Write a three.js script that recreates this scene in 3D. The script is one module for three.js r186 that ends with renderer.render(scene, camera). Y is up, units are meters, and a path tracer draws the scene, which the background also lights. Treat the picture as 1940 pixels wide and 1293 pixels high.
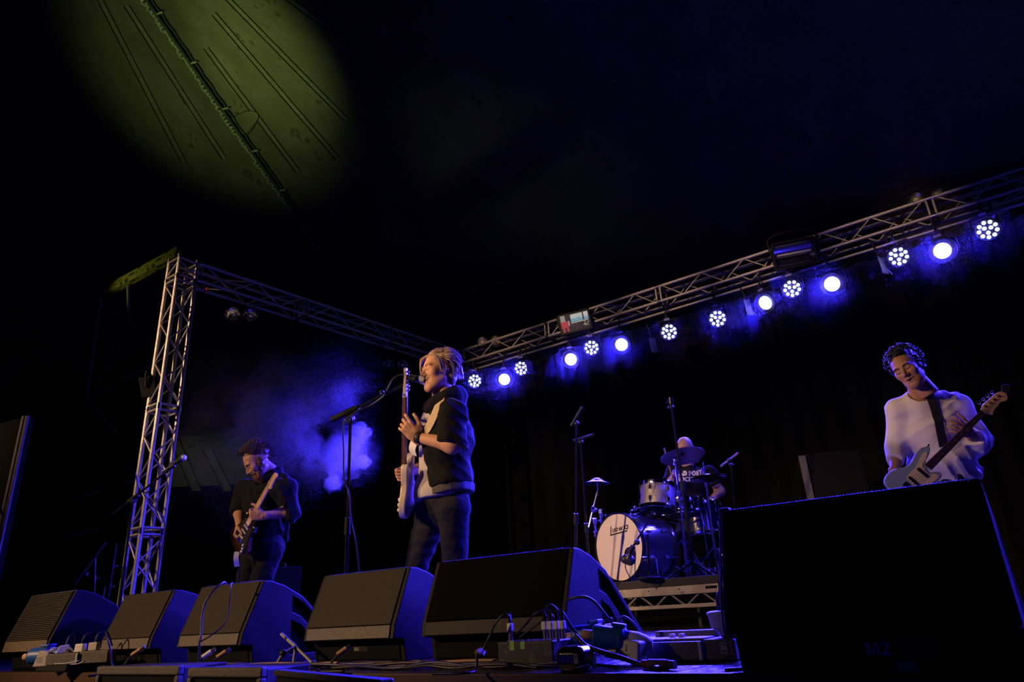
import * as THREE from 'three';
import { mergeGeometries, toCreasedNormals } from 'three/addons/utils/BufferGeometryUtils.js';
import { RectAreaLightUniformsLib } from 'three/addons/lights/RectAreaLightUniformsLib.js';
import { RoundedBoxGeometry } from 'three/addons/geometries/RoundedBoxGeometry.js';

// ------------------------------------------------------------------ camera, sky, exposure, haze, lights
const W = 1940, H = 1293, FOCAL = 1289;
const scene = new THREE.Scene();
const camera = new THREE.PerspectiveCamera(2 * Math.atan(H / 2 / FOCAL) * 180 / Math.PI, W / H, 0.05, 120);
camera.rotation.order = 'YXZ';
camera.rotation.set(21.573 * Math.PI / 180, 34.77 * Math.PI / 180, -3.381 * Math.PI / 180);
camera.position.set(0, 0.2, 0);
camera.updateMatrixWorld(true);
const renderer = new THREE.WebGLRenderer({ antialias: true });
renderer.toneMapping = THREE.LinearToneMapping;
renderer.toneMappingExposure = 1.0;
renderer.shadowMap.enabled = true;
RectAreaLightUniformsLib.init();
scene.background = new THREE.Color(0x000000);

const WARM = new THREE.Color().setRGB(1.0, 0.6, 0.34), BLUE = new THREE.Color().setRGB(0.042, 0.026, 1.0), GREEN = new THREE.Color().setRGB(0.62, 0.78, 0.2);
// warm profile spots out in the house: [position, aim, half angle in degrees, intensity, penumbra]
const HOUSE_SPOTS = [
  { at: [-7.2, 3.5, 4.8], aim: [-3.9, 0.75, -3.0], angle: 19, power: 190, penumbra: 0.6, label: 'warm house spotlight aimed at the bearded guitarist and the singer' },
  { at: [-6.6, 3.0, 1.0], aim: [-0.7, 1.55, -5.1], angle: 6.5, power: 108, penumbra: 0.5, label: 'warm house spotlight aimed at the bass player' },
  { at: [-4.6, 2.6, 4.4], aim: [-2.45, 1.0, -5.9], angle: 7.5, power: 150, penumbra: 0.6, label: 'warm house spotlight aimed at the drum kit' },
  { at: [-9.4, 6.8, 5.5], aim: [-7.78, 3.35, -3.93], angle: 8.5, power: 270, penumbra: 0.6, label: 'warm house spotlight aimed at the upper half of the truss tower' },
  { at: [-10.0, 6.8, 5.5], aim: [-7.78, 1.3, -3.93], angle: 8.5, power: 190, penumbra: 0.6, label: 'warm house spotlight aimed at the lower half of the truss tower' },
  { at: [-6.4, 6.2, 5.5], aim: [-6.4, 4.4, -9.0], angle: 3.4, power: 250, penumbra: 0.9, label: 'warm house spotlight aimed at the left end of the rear truss' },
  { at: [-5.4, 6.2, 5.5], aim: [-4.9, 4.4, -9.0], angle: 3.4, power: 250, penumbra: 0.9, label: 'warm house spotlight aimed at the rear truss by the painted-glass floodlight' },
  { at: [-4.4, 6.2, 5.5], aim: [-3.4, 4.4, -9.0], angle: 3.4, power: 250, penumbra: 0.9, label: 'warm house spotlight aimed at the middle of the rear truss' },
  { at: [-3.4, 6.2, 5.5], aim: [-1.9, 4.4, -9.0], angle: 3.4, power: 220, penumbra: 0.9, label: 'warm house spotlight aimed at the rear truss by the reflector floodlight' },
  { at: [-2.4, 6.2, 5.5], aim: [-0.3, 4.4, -9.0], angle: 3.6, power: 170, penumbra: 0.9, label: 'warm house spotlight aimed at the right end of the rear truss' },
];
const LAMP_POWER = 230;                                   // candela of one blue lamp of the rear truss
const TENT_SPOTS = [
  { at: [-10.6, 4.9, -1.6], aim: [395, 105], angle: 30, power: 56, penumbra: 1, label: 'wide green uplight below the canopy at the house left side' },
  { at: [-10.3, 4.9, -1.3], aim: [490, 105], angle: 17, power: 62, penumbra: 1, label: 'narrow green uplight next to the wide one' },
  { at: 'left', aim: 'beam', angle: 17, power: 7, penumbra: 1, label: 'small added green uplight that brightens the scaffold beam' },  // unseen lamp added to brighten the beam
  { at: [-9.9, 0.14, -7.2], aim: [392, 905], angle: 10, power: 75, penumbra: 1, label: 'low green uplight aimed at the canopy rim behind the guitarist' },
];
// ------------------------------------------------------------------ small helpers
const V3 = (x, y, z) => new THREE.Vector3(x, y, z);
const rad = (d) => d * Math.PI / 180;
function rng(seed) { let s = seed >>> 0; return () => { s = (s + 0x6d2b79f5) | 0; let t = Math.imul(s ^ (s >>> 15), 1 | s); t = (t + Math.imul(t ^ (t >>> 7), 61 | t)) ^ t; return ((t ^ (t >>> 14)) >>> 0) / 4294967296; }; }
const clamp = (x, a, b) => Math.min(b, Math.max(a, x)), lerp = (a, b, t) => a + (b - a) * t;
const smooth = (a, b, x) => { const t = clamp((x - a) / (b - a), 0, 1); return t * t * (3 - 2 * t); };
// a measured photo point at a measured distance along the optical axis, as a place on the stage
const at = (px, py, d) => V3((px - W / 2) / FOCAL, -(py - H / 2) / FOCAL, -1).multiplyScalar(d).applyMatrix4(camera.matrixWorld);
// a measured photo point on a plane of the stage (axis 'x' | 'y' | 'z' at value v)
function on(px, py, axis, v) { const r = at(px, py, 1).sub(camera.position); return camera.position.clone().addScaledVector(r, (v - camera.position[axis]) / r[axis]); }
const CAM_R = V3(1, 0, 0).transformDirection(camera.matrixWorld), CAM_U = V3(0, 1, 0).transformDirection(camera.matrixWorld), CAM_T = V3(0, 0, 1).transformDirection(camera.matrixWorld);
const dir = (r, u, t) => CAM_R.clone().multiplyScalar(r).addScaledVector(CAM_U, u).addScaledVector(CAM_T, t).normalize();
function hash3(x, y, z) { let h = Math.imul(x, 374761393) ^ Math.imul(y, 668265263) ^ Math.imul(z, 2147483647 ^ 0x5bd1e995); h = Math.imul(h ^ (h >>> 13), 1274126177); return ((h ^ (h >>> 16)) >>> 0) / 4294967296; }
function noise3(x, y, z) {
  const xi = Math.floor(x), yi = Math.floor(y), zi = Math.floor(z), u = smooth(0, 1, x - xi), v = smooth(0, 1, y - yi), w = smooth(0, 1, z - zi);
  const c = (a, b, d) => hash3(xi + a, yi + b, zi + d);
  return lerp(lerp(lerp(c(0, 0, 0), c(1, 0, 0), u), lerp(c(0, 1, 0), c(1, 1, 0), u), v), lerp(lerp(c(0, 0, 1), c(1, 0, 1), u), lerp(c(0, 1, 1), c(1, 1, 1), u), v), w) * 2 - 1;
}
const fbm = (x, y, z, n = 4) => { let s = 0, a = 0.5, f = 1; for (let i = 0; i < n; i++) { s += a * noise3(x * f, y * f, z * f); a *= 0.5; f *= 2.03; } return s; };

// ---- names, labels
const taken = new Map();
function numbered(name) { const n = taken.get(name) ?? 0; taken.set(name, n + 1); return n ? `${name}_${String(n).padStart(3, '0')}` : name; }
function thing(name, label, category, pos, group) {
  const o = new THREE.Group(); o.name = numbered(name); o.userData = { label, category }; if (group) o.userData.group = group;
  if (pos) o.position.copy(pos.isVector3 ? pos : V3(...pos)); scene.add(o); return o;
}
function solid(mesh) { mesh.castShadow = mesh.receiveShadow = true; return mesh; }
function part(parent, name, geo, mat, label) { const m = solid(new THREE.Mesh(geo, mat)); m.name = name; if (label) m.userData.label = label; parent.add(m); return m; }
// the same for geometry given in stage coordinates: moved into the frame of its (unturned) thing
function wpart(parent, name, geo, mat, label) { const o = V3(0, 0, 0); for (let p = parent; p && p !== scene; p = p.parent) o.add(p.position); geo.translate(-o.x, -o.y, -o.z); return part(parent, name, geo, mat, label); }
function struct(name, geo, mat) { const m = solid(new THREE.Mesh(geo, mat)); m.name = numbered(name); m.userData.kind = 'structure'; scene.add(m); return m; }
function copyOf(o, label, pos, group) { const c = o.clone(); c.name = numbered(o.name.replace(/_\d{3}$/, '')); c.userData = { ...o.userData, label }; if (group) c.userData.group = group; if (pos) c.position.copy(pos); scene.add(c); return c; }

// ---- shapes
const CYL = new THREE.CylinderGeometry(1, 1, 1, 10, 1), CYL_FINE = new THREE.CylinderGeometry(1, 1, 1, 20, 1);
function bar(parent, name, a, b, r, mat, label, fine) {      // a round bar between two stage points, sharing one unit cylinder
  const m = part(parent, name, fine ? CYL_FINE : CYL, mat, label), d = b.clone().sub(a), o = V3(0, 0, 0);
  for (let p = parent; p && p !== scene; p = p.parent) o.add(p.position);
  m.position.copy(a).add(b).multiplyScalar(0.5).sub(o); m.scale.set(r, d.length(), r); m.quaternion.setFromUnitVectors(V3(0, 1, 0), d.normalize()); return m;
}
const rod = (a, b, r, r2 = r, seg = 12) => { const d = b.clone().sub(a), g = new THREE.CylinderGeometry(r2, r, d.length(), seg, 1); g.applyQuaternion(new THREE.Quaternion().setFromUnitVectors(V3(0, 1, 0), d.clone().normalize())); const c = a.clone().add(b).multiplyScalar(0.5); return g.translate(c.x, c.y, c.z); };
const ball = (c, r, s = 14) => new THREE.SphereGeometry(r, s, Math.max(6, s * 0.7 | 0)).translate(c.x, c.y, c.z);
const box = (w, h, d, r = 0.004, s = 2) => new RoundedBoxGeometry(w, h, d, s, Math.min(r, w / 2.01, h / 2.01, d / 2.01));
const boxAt = (w, h, d, x, y, z, r) => box(w, h, d, r).translate(x, y, z);
const tube = (pts, r, n = 40, seg = 8) => new THREE.TubeGeometry(new THREE.CatmullRomCurve3(pts, false, 'centripetal'), n, r, seg, false);
const shape = (pts, holes = []) => { const s = new THREE.Shape(pts.map((p) => new THREE.Vector2(p[0], p[1]))); for (const h of holes) s.holes.push(new THREE.Path(h.map((p) => new THREE.Vector2(p[0], p[1])))); return s; };
const curved = (pts, n = 60) => new THREE.SplineCurve([...pts, pts[0]].map((p) => new THREE.Vector2(p[0], p[1]))).getPoints(n).slice(0, -1).map((p) => [p.x, p.y]);
function extrude(pts, depth, bevel = 0.003, holes) { const g = new THREE.ExtrudeGeometry(shape(pts, holes), { depth: depth - 2 * bevel, bevelEnabled: bevel > 0, bevelThickness: bevel, bevelSize: bevel, bevelOffset: -bevel, bevelSegments: 2, curveSegments: 8 }); return g.translate(0, 0, bevel - depth / 2); }
const lathe = (pts, seg = 24) => new THREE.LatheGeometry(pts.map((p) => new THREE.Vector2(p[0], p[1])), seg);
const plain = (g) => { const o = g.index ? g.toNonIndexed() : g.clone(); for (const k of Object.keys(o.attributes)) if (!['position', 'normal', 'uv'].includes(k)) o.deleteAttribute(k); if (!o.attributes.uv) o.setAttribute('uv', new THREE.BufferAttribute(new Float32Array(o.attributes.position.count * 2), 2)); return o; };
const join = (...list) => mergeGeometries(list.flat().map(plain));
const basis = (x, y, z, o) => new THREE.Matrix4().makeBasis(x, y, z).setPosition(o);
// frame with Y along `along` and Z as near `face` as can be
function frame(along, face, o) { const y = along.clone().normalize(), x = y.clone().cross(face).normalize(), z = x.clone().cross(y); return basis(x, y, z, o); }
function place(group, along, face, pos) { const m = frame(along, face, V3(0, 0, 0)); group.quaternion.setFromRotationMatrix(m); group.position.copy(pos); return group; }

// ---- textures
function canvas(w, h, draw, srgb = true) { const c = document.createElement('canvas'); c.width = w; c.height = h; draw(c.getContext('2d'), w, h); const t = new THREE.CanvasTexture(c); if (srgb) t.colorSpace = THREE.SRGBColorSpace; t.wrapS = t.wrapT = THREE.RepeatWrapping; return t; }
function grain(n, fn) { const d = new Uint8Array(n * n * 4); for (let y = 0; y < n; y++) for (let x = 0; x < n; x++) { const v = clamp(fn(x, y), 0, 1) * 255; d.set([v, v, v, 255], (y * n + x) * 4); } const t = new THREE.DataTexture(d, n, n); t.wrapS = t.wrapT = THREE.RepeatWrapping; t.magFilter = THREE.LinearFilter; t.needsUpdate = true; return t; }
function colorGrain(n, fn) { const d = new Uint8Array(n * n * 4); for (let y = 0; y < n; y++) for (let x = 0; x < n; x++) { const c = fn(x, y); d.set([clamp(c[0], 0, 255), clamp(c[1], 0, 255), clamp(c[2], 0, 255), 255], (y * n + x) * 4); } const t = new THREE.DataTexture(d, n, n); t.wrapS = t.wrapT = THREE.RepeatWrapping; t.magFilter = THREE.LinearFilter; t.colorSpace = THREE.SRGBColorSpace; t.needsUpdate = true; return t; }
const rep = (t, u, v = u) => { const c = t.clone(); c.repeat.set(u, v); c.needsUpdate = true; return c; };
// uv in metres, from the side a face looks to
function boxUV(g, k = 1) {
  g = g.index ? g.toNonIndexed() : g; const p = g.attributes.position, n = g.attributes.normal, uv = new Float32Array(p.count * 2);
  for (let i = 0; i < p.count; i++) { const ax = Math.abs(n.getX(i)), ay = Math.abs(n.getY(i)), az = Math.abs(n.getZ(i)); const [a, b] = ax > ay && ax > az ? [p.getZ(i), p.getY(i)] : ay > az ? [p.getX(i), p.getZ(i)] : [p.getX(i), p.getY(i)]; uv[2 * i] = a * k; uv[2 * i + 1] = b * k; }
  g.setAttribute('uv', new THREE.BufferAttribute(uv, 2)); return g;
}
const R0 = rng(7);
const T = {
  fine: grain(256, () => R0()),
  speck: grain(256, (x, y) => { const v = noise3(x / 2.2, y / 2.2, 3) * 0.5 + 0.5; return v * 0.7 + R0() * 0.3; }),
  weave: grain(128, (x, y) => 0.5 + 0.25 * Math.sin(x * Math.PI / 4) * Math.cos(y * Math.PI / 4) + 0.2 * (R0() - 0.5)),
};
const std = (rgb, rough = 0.7, metal = 0, more = {}) => { const m = new THREE.MeshPhysicalMaterial({ roughness: rough, metalness: metal, ...more }); m.color.setRGB(...rgb); return m; };
const M = {
  alu: std([0.62, 0.6, 0.57], 0.42, 0.85, { roughnessMap: null }),
  steel: std([0.55, 0.55, 0.56], 0.25, 1), chrome: std([0.85, 0.85, 0.86], 0.09, 1), brass: std([0.62, 0.42, 0.16], 0.3, 1),
  black: std([0.016, 0.016, 0.017], 0.5, 0, { specularIntensity: 0.5 }), matte: std([0.009, 0.009, 0.0095], 0.95, 0, { specularIntensity: 0.12 }), rubber: std([0.013, 0.013, 0.013], 0.75, 0, { specularIntensity: 0.4 }), gloss: std([0.01, 0.01, 0.011], 0.16),
  cable: std([0.02, 0.02, 0.022], 0.42), tan: std([0.42, 0.27, 0.13], 0.6), white: std([0.72, 0.72, 0.7], 0.55), grey: std([0.26, 0.26, 0.25], 0.6), lightGrey: std([0.42, 0.42, 0.4], 0.55),
  blueP: std([0.01, 0.08, 0.3], 0.45), redP: std([0.6, 0.02, 0.015], 0.45), greenTape: std([0.2, 0.5, 0.1], 0.6), cream: std([0.75, 0.62, 0.36], 0.35),
  maple: std([0.68, 0.42, 0.16], 0.3, 0, { clearcoat: 0.6, clearcoatRoughness: 0.2 }), rosewood: std([0.06, 0.028, 0.015], 0.5), paper: std([0.7, 0.7, 0.66], 0.8),
  wood: std([0.3, 0.16, 0.07], 0.6), rust: std([0.28, 0.2, 0.05], 0.75),
};
// ------------------------------------------------------------------ signed distances and their mesher (surface nets)
const smin = (a, b, k) => { const h = Math.max(k - Math.abs(a - b), 0) / k; return Math.min(a, b) - h * h * k * 0.25; };
const smax = (a, b, k) => -smin(-a, -b, k);
// tapered capsule between two points
const cone = (a, b, ra, rb) => { const bx = b.x - a.x, by = b.y - a.y, bz = b.z - a.z, l = bx * bx + by * by + bz * bz || 1e-9; return (x, y, z) => { const px = x - a.x, py = y - a.y, pz = z - a.z, t = clamp((px * bx + py * by + pz * bz) / l, 0, 1), dx = px - bx * t, dy = py - by * t, dz = pz - bz * t; return Math.sqrt(dx * dx + dy * dy + dz * dz) - (ra + (rb - ra) * t); }; };
const sph = (c, r) => (x, y, z) => Math.hypot(x - c.x, y - c.y, z - c.z) - r;
// ellipsoid with radii along its own axes
function ell(c, rx, ry, rz, ax, ay, az) {
  ax = ax ?? V3(1, 0, 0); ay = ay ?? V3(0, 1, 0); az = az ?? V3(0, 0, 1);
  return (x, y, z) => { const px = x - c.x, py = y - c.y, pz = z - c.z, u = (px * ax.x + py * ax.y + pz * ax.z) / rx, v = (px * ay.x + py * ay.y + pz * ay.z) / ry, w = (px * az.x + py * az.y + pz * az.z) / rz; const k0 = Math.sqrt(u * u + v * v + w * w), k1 = Math.sqrt((u / rx) ** 2 + (v / ry) ** 2 + (w / rz) ** 2); return k1 < 1e-9 ? -Math.min(rx, ry, rz) : k0 * (k0 - 1) / k1; };
}
const plane = (p, n) => { const k = p.dot(n); return (x, y, z) => x * n.x + y * n.y + z * n.z - k; };          // positive on the side n points to
const blend = (list, k) => (x, y, z) => { let d = 1e9; for (let i = 0; i < list.length; i++) d = smin(d, list[i](x, y, z), k); return d; };
const cut = (f, g, k = 0.008) => (x, y, z) => smax(f(x, y, z), g(x, y, z), k);
const less = (f, g, k = 0.008) => (x, y, z) => smax(f(x, y, z), -g(x, y, z), k);
const both = (f, g, k = 0.01) => (x, y, z) => smin(f(x, y, z), g(x, y, z), k);
const folds = (f, amp, sx, sy, sz, seed = 0) => (x, y, z) => { const d = f(x, y, z); return d > 0.06 || d < -0.06 ? d : d + amp * (noise3(x * sx + seed, y * sy, z * sz) + 0.5 * noise3(x * sx * 2.1, y * sy * 2.1 + seed, z * sz * 2.1)); };
function nets(f, lo, hi, h) {
  const nx = Math.ceil((hi.x - lo.x) / h) + 1, ny = Math.ceil((hi.y - lo.y) / h) + 1, nz = Math.ceil((hi.z - lo.z) / h) + 1, B = 6, val = new Float32Array(nx * ny * nz).fill(1);
  const id = (i, j, k) => (k * ny + j) * nx + i;
  for (let k0 = 0; k0 < nz; k0 += B) for (let j0 = 0; j0 < ny; j0 += B) for (let i0 = 0; i0 < nx; i0 += B) {
    const c = f(lo.x + (i0 + B / 2) * h, lo.y + (j0 + B / 2) * h, lo.z + (k0 + B / 2) * h), far = Math.abs(c) > B * h * 1.9 + 0.02;
    for (let k = k0; k < Math.min(k0 + B, nz); k++) for (let j = j0; j < Math.min(j0 + B, ny); j++) for (let i = i0; i < Math.min(i0 + B, nx); i++) val[id(i, j, k)] = far ? c : f(lo.x + i * h, lo.y + j * h, lo.z + k * h);
  }
  const vert = new Int32Array(nx * ny * nz).fill(-1), pos = [], idx = [];
  const E = [[0, 1], [2, 3], [4, 5], [6, 7], [0, 2], [1, 3], [4, 6], [5, 7], [0, 4], [1, 5], [2, 6], [3, 7]], c = new Float32Array(8);
  for (let k = 0; k < nz - 1; k++) for (let j = 0; j < ny - 1; j++) for (let i = 0; i < nx - 1; i++) {
    let mask = 0;
    for (let q = 0; q < 8; q++) { c[q] = val[id(i + (q & 1), j + (q >> 1 & 1), k + (q >> 2))]; if (c[q] < 0) mask |= 1 << q; }
    if (mask === 0 || mask === 255) continue;
    let sx = 0, sy = 0, sz = 0, n = 0;
    for (const [a, b] of E) if ((c[a] < 0) !== (c[b] < 0)) { const t = c[a] / (c[a] - c[b]); sx += lerp(a & 1, b & 1, t); sy += lerp(a >> 1 & 1, b >> 1 & 1, t); sz += lerp(a >> 2, b >> 2, t); n++; }
    vert[id(i, j, k)] = pos.length / 3; pos.push(lo.x + (i + sx / n) * h, lo.y + (j + sy / n) * h, lo.z + (k + sz / n) * h);
  }
  const quad = (a, b, cc, d, flip) => { if (a < 0 || b < 0 || cc < 0 || d < 0) return; flip ? idx.push(a, d, cc, a, cc, b) : idx.push(a, b, cc, a, cc, d); };
  for (let k = 1; k < nz - 1; k++) for (let j = 1; j < ny - 1; j++) for (let i = 1; i < nx - 1; i++) {
    const s = val[id(i, j, k)] < 0;
    if (s !== val[id(i + 1, j, k)] < 0) quad(vert[id(i, j - 1, k - 1)], vert[id(i, j, k - 1)], vert[id(i, j, k)], vert[id(i, j - 1, k)], !s);
    if (s !== val[id(i, j + 1, k)] < 0) quad(vert[id(i - 1, j, k - 1)], vert[id(i - 1, j, k)], vert[id(i, j, k)], vert[id(i, j, k - 1)], !s);
    if (s !== val[id(i, j, k + 1)] < 0) quad(vert[id(i - 1, j - 1, k)], vert[id(i, j - 1, k)], vert[id(i, j, k)], vert[id(i - 1, j, k)], !s);
  }
  const g = new THREE.BufferGeometry(), p = new Float32Array(pos), nor = new Float32Array(pos.length), e = h * 0.5;
  for (let i = 0; i < p.length; i += 3) { const x = p[i], y = p[i + 1], z = p[i + 2], a = f(x + e, y, z) - f(x - e, y, z), b = f(x, y + e, z) - f(x, y - e, z), d = f(x, y, z + e) - f(x, y, z - e), l = Math.hypot(a, b, d) || 1; nor[i] = a / l; nor[i + 1] = b / l; nor[i + 2] = d / l; }
  g.setAttribute('position', new THREE.BufferAttribute(p, 3)); g.setAttribute('normal', new THREE.BufferAttribute(nor, 3)); g.setIndex(idx);
  const uv = new Float32Array(p.length / 3 * 2); for (let i = 0; i < p.length / 3; i++) { uv[2 * i] = (p[3 * i] + p[3 * i + 2]) * 1.0; uv[2 * i + 1] = p[3 * i + 1]; } g.setAttribute('uv', new THREE.BufferAttribute(uv, 2));
  return g;
}
// bounding box of points grown by m
function around(pts, m) { const b = new THREE.Box3().setFromPoints(pts); b.min.addScalar(-m); b.max.addScalar(m); return [b.min, b.max]; }
// ------------------------------------------------------------------ the setting: stage, canopy, drapes
const deckMat = std([0.05, 0.045, 0.045], 0.55, 0, { bumpMap: rep(T.speck, 1.5), bumpScale: 0.002, roughnessMap: rep(T.speck, 0.7) });
const floor = struct('floor', boxUV(new THREE.BoxGeometry(22, 0.16, 10.8).translate(-4, -0.08, -2.12 - 5.4)), std([0.04, 0.036, 0.035], 0.55, 0, { specularIntensity: 0.5, bumpMap: rep(T.speck, 1.5), bumpScale: 0.0015, roughnessMap: rep(T.speck, 0.6) }));
struct('trim_1', boxUV(box(22, 0.07, 0.03, 0.008).translate(-4, -0.035, -2.105)), std([0.06, 0.035, 0.02], 0.5, 0, { bumpMap: rep(T.speck, 4), bumpScale: 0.0005, specularIntensity: 0.5 }));
struct('wall_front', boxUV(new THREE.BoxGeometry(22, 1.1, 0.04).translate(-4, -0.62, -2.16)), M.matte);
struct('ground', boxUV(new THREE.BoxGeometry(60, 0.1, 40).translate(-4, -1.2, 0)), std([0.02, 0.018, 0.014], 0.95, 0, { bumpMap: rep(T.speck, 1), bumpScale: 0.01 }));
{ // black drape hung below the rear truss, in vertical folds
  const g = new THREE.PlaneGeometry(15, 4.4, 300, 2), p = g.attributes.position;
  for (let i = 0; i < p.count; i++) { const x = p.getX(i); p.setZ(i, 0.05 * Math.sin(x * 19 + 1.5 * Math.sin(x * 2.3)) + 0.02 * Math.sin(x * 47)); }
  g.computeVertexNormals(); struct('wall_back', g.translate(0.4, 2.2, -9.75), std([0.006, 0.006, 0.0065], 0.97, 0, { specularIntensity: 0.1 }));
}
{ // black drape added behind the scaffold to keep spill from the tower spots dark
  const g = new THREE.PlaneGeometry(16, 7.2, 260, 2), p = g.attributes.position; for (let i = 0; i < p.count; i++) { const x = p.getX(i); p.setZ(i, 0.06 * Math.sin(x * 15 + 1.5 * Math.sin(x * 2.1))); }
  g.computeVertexNormals(); struct('added_wall_left', g.translate(-22.6, 2.5, -7.6), std([0.006, 0.006, 0.006], 0.97, 0, { specularIntensity: 0.1 }));
}
// --- the big-top canopy: panels round a mast head, seams, lacing
const PEAK = V3(-11.5, 14, -0.3), SLOPE = 0.6, RIM = 15.7;
const sag = (r) => -0.9 * Math.sin(Math.PI * clamp(r / RIM, 0, 1)) * 0.5;
const canopyAt = (ang, r, below = 0) => V3(PEAK.x + Math.cos(ang) * r, PEAK.y - SLOPE * r + sag(r) - below, PEAK.z + Math.sin(ang) * r);
function canopyHit(px, py) { // where a sight line meets the canopy
  let a = 2, b = 60; const f = (d) => { const p = at(px, py, d), r = Math.hypot(p.x - PEAK.x, p.z - PEAK.z); return p.y - (PEAK.y - SLOPE * r + sag(r)); };
  let prev = f(a); for (let d = a; d < b; d += 0.1) { const v = f(d); if (prev < 0 && v >= 0) { a = d - 0.1; b = d; break; } prev = v; }
  for (let i = 0; i < 30; i++) { const m = (a + b) / 2; f(m) < 0 ? a = m : b = m; }
  const p = at(px, py, a); return { p, ang: Math.atan2(p.z - PEAK.z, p.x - PEAK.x), r: Math.hypot(p.x - PEAK.x, p.z - PEAK.z) };
}
const stain = colorGrain(512, (x, y) => { // mildew and dirt on the tent cloth
  const n = fbm(x / 60, y / 60, 1, 5), m = smooth(0.28, 0.5, fbm(x / 16, y / 16, 9, 4)), v = 172 + 24 * n - 55 * m * smooth(0.1, 0.4, n) + 8 * (R0() - 0.5); return [v, v * 0.99, v * 0.9];
});
const clothMat = std([0.3, 0.3, 0.27], 0.85, 0, { specularIntensity: 0.1, map: rep(stain, 0.25), bumpMap: rep(T.speck, 0.4), bumpScale: 0.02, side: THREE.DoubleSide });
const seamMat = std([0.34, 0.34, 0.3], 0.8, 0, { specularIntensity: 0.1, map: rep(stain, 0.7), side: THREE.DoubleSide });
const ceiling = new THREE.Group(); ceiling.name = 'ceiling'; ceiling.userData.kind = 'structure'; scene.add(ceiling);
function sector(a0, a1, r0, r1, below, n = 24, m = 6, thick = 0) {
  const pos = [], uv = [], idx = [];
  for (let i = 0; i <= n; i++) for (let j = 0; j <= m; j++) { const r = lerp(r0, r1, i / n), a = lerp(a0, a1, j / m), p = canopyAt(a, r, below); pos.push(p.x, p.y, p.z); uv.push(a * 8, r); }
  for (let i = 0; i < n; i++) for (let j = 0; j < m; j++) { const q = i * (m + 1) + j; idx.push(q, q + 1, q + m + 1, q + 1, q + m + 2, q + m + 1); }
  const g = new THREE.BufferGeometry(); g.setAttribute('position', new THREE.Float32BufferAttribute(pos, 3)); g.setAttribute('uv', new THREE.Float32BufferAttribute(uv, 2)); g.setIndex(idx); g.computeVertexNormals(); return g;
}
const PANELS = 18, laceAng = (canopyHit(300, 35).ang + canopyHit(560, 395).ang) / 2;
for (let i = 0; i < PANELS; i++) part(ceiling, 'canopy_panel', sector(laceAng + i * 2 * Math.PI / PANELS, laceAng + (i + 1) * 2 * Math.PI / PANELS, 0.5, RIM, 0), clothMat);
// webbing seams where the photograph shows them (a raised strip with stitched edges)
const bend = (h0, h1, w, below) => { // strip between two hits
  const a = h0.p, b = h1.p, n = 30, pos = [], idx = [], uv = [], side = b.clone().sub(a).cross(V3(0, 1, 0)).normalize().multiplyScalar(w / 2);
  for (let i = 0; i <= n; i++) { const p = a.clone().lerp(b, i / n), r = Math.hypot(p.x - PEAK.x, p.z - PEAK.z); for (const s of [-1, -0.8, 0.8, 1]) { const q = p.clone().addScaledVector(side, s), rr = Math.hypot(q.x - PEAK.x, q.z - PEAK.z); pos.push(q.x, PEAK.y - SLOPE * rr + sag(rr) - (Math.abs(s) === 1 ? -0.004 : below), q.z); uv.push(s * w, i / n * a.distanceTo(b)); } }
  for (let i = 0; i < n; i++) for (let j = 0; j < 3; j++) { const q = i * 4 + j; idx.push(q, q + 1, q + 4, q + 1, q + 5, q + 4); }
  const g = new THREE.BufferGeometry(); g.setAttribute('position', new THREE.Float32BufferAttribute(pos, 3)); g.setAttribute('uv', new THREE.Float32BufferAttribute(uv, 2)); g.setIndex(idx); g.computeVertexNormals(); return g;
};
const SEAMS = [[180, -20, 350, 310], [240, 10, 425, 300], [390, 90, 565, 325], [405, 25, 640, 300], [425, -10, 655, 225], [540, -8, 660, 80], [330, 830, 372, 930], [392, 850, 432, 930]];
for (const [x0, y0, x1, y1] of SEAMS) {
  const a = canopyHit(x0, y0), b = canopyHit(x1, y1); part(ceiling, 'canopy_seam', bend(a, b, y0 > 500 ? 0.28 : 0.12, 0.012), seamMat);
  const side = b.p.clone().sub(a.p).cross(V3(0, 1, 0)).normalize();                      // the rope edging on both sides
  for (const s of [-1, 1]) { const pts = []; for (let i = 0; i <= 12; i++) { const q = a.p.clone().lerp(b.p, i / 12).addScaledVector(side, s * (y0 > 500 ? 0.15 : 0.068)), r = Math.hypot(q.x - PEAK.x, q.z - PEAK.z); q.y = PEAK.y - SLOPE * r + sag(r) - 0.012; pts.push(q); } part(ceiling, 'seam_cord', tube(pts, y0 > 500 ? 0.016 : 0.009, 24, 5), M.matte); }
}
{ // reinforcing patch with strap
  const c = [[438, 222], [474, 208], [489, 214], [489, 224], [463, 255], [452, 248]].map(([x, y]) => canopyHit(x, y).p.add(V3(0, -0.02, 0))), g = new THREE.BufferGeometry();
  g.setAttribute('position', new THREE.Float32BufferAttribute(c.flatMap((p) => [p.x, p.y, p.z]), 3)); g.setAttribute('uv', new THREE.Float32BufferAttribute(c.flatMap((p) => [p.x, p.z]), 2)); g.setIndex([0, 1, 5, 1, 4, 5, 1, 2, 4, 2, 3, 4]); g.computeVertexNormals();
  part(ceiling, 'reinforcing_patch', g, seamMat); part(ceiling, 'patch_cord', tube([...c, c[0]].map((p) => p.clone().add(V3(0, -0.004, 0))), 0.006, 40, 5), M.matte);
}
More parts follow.
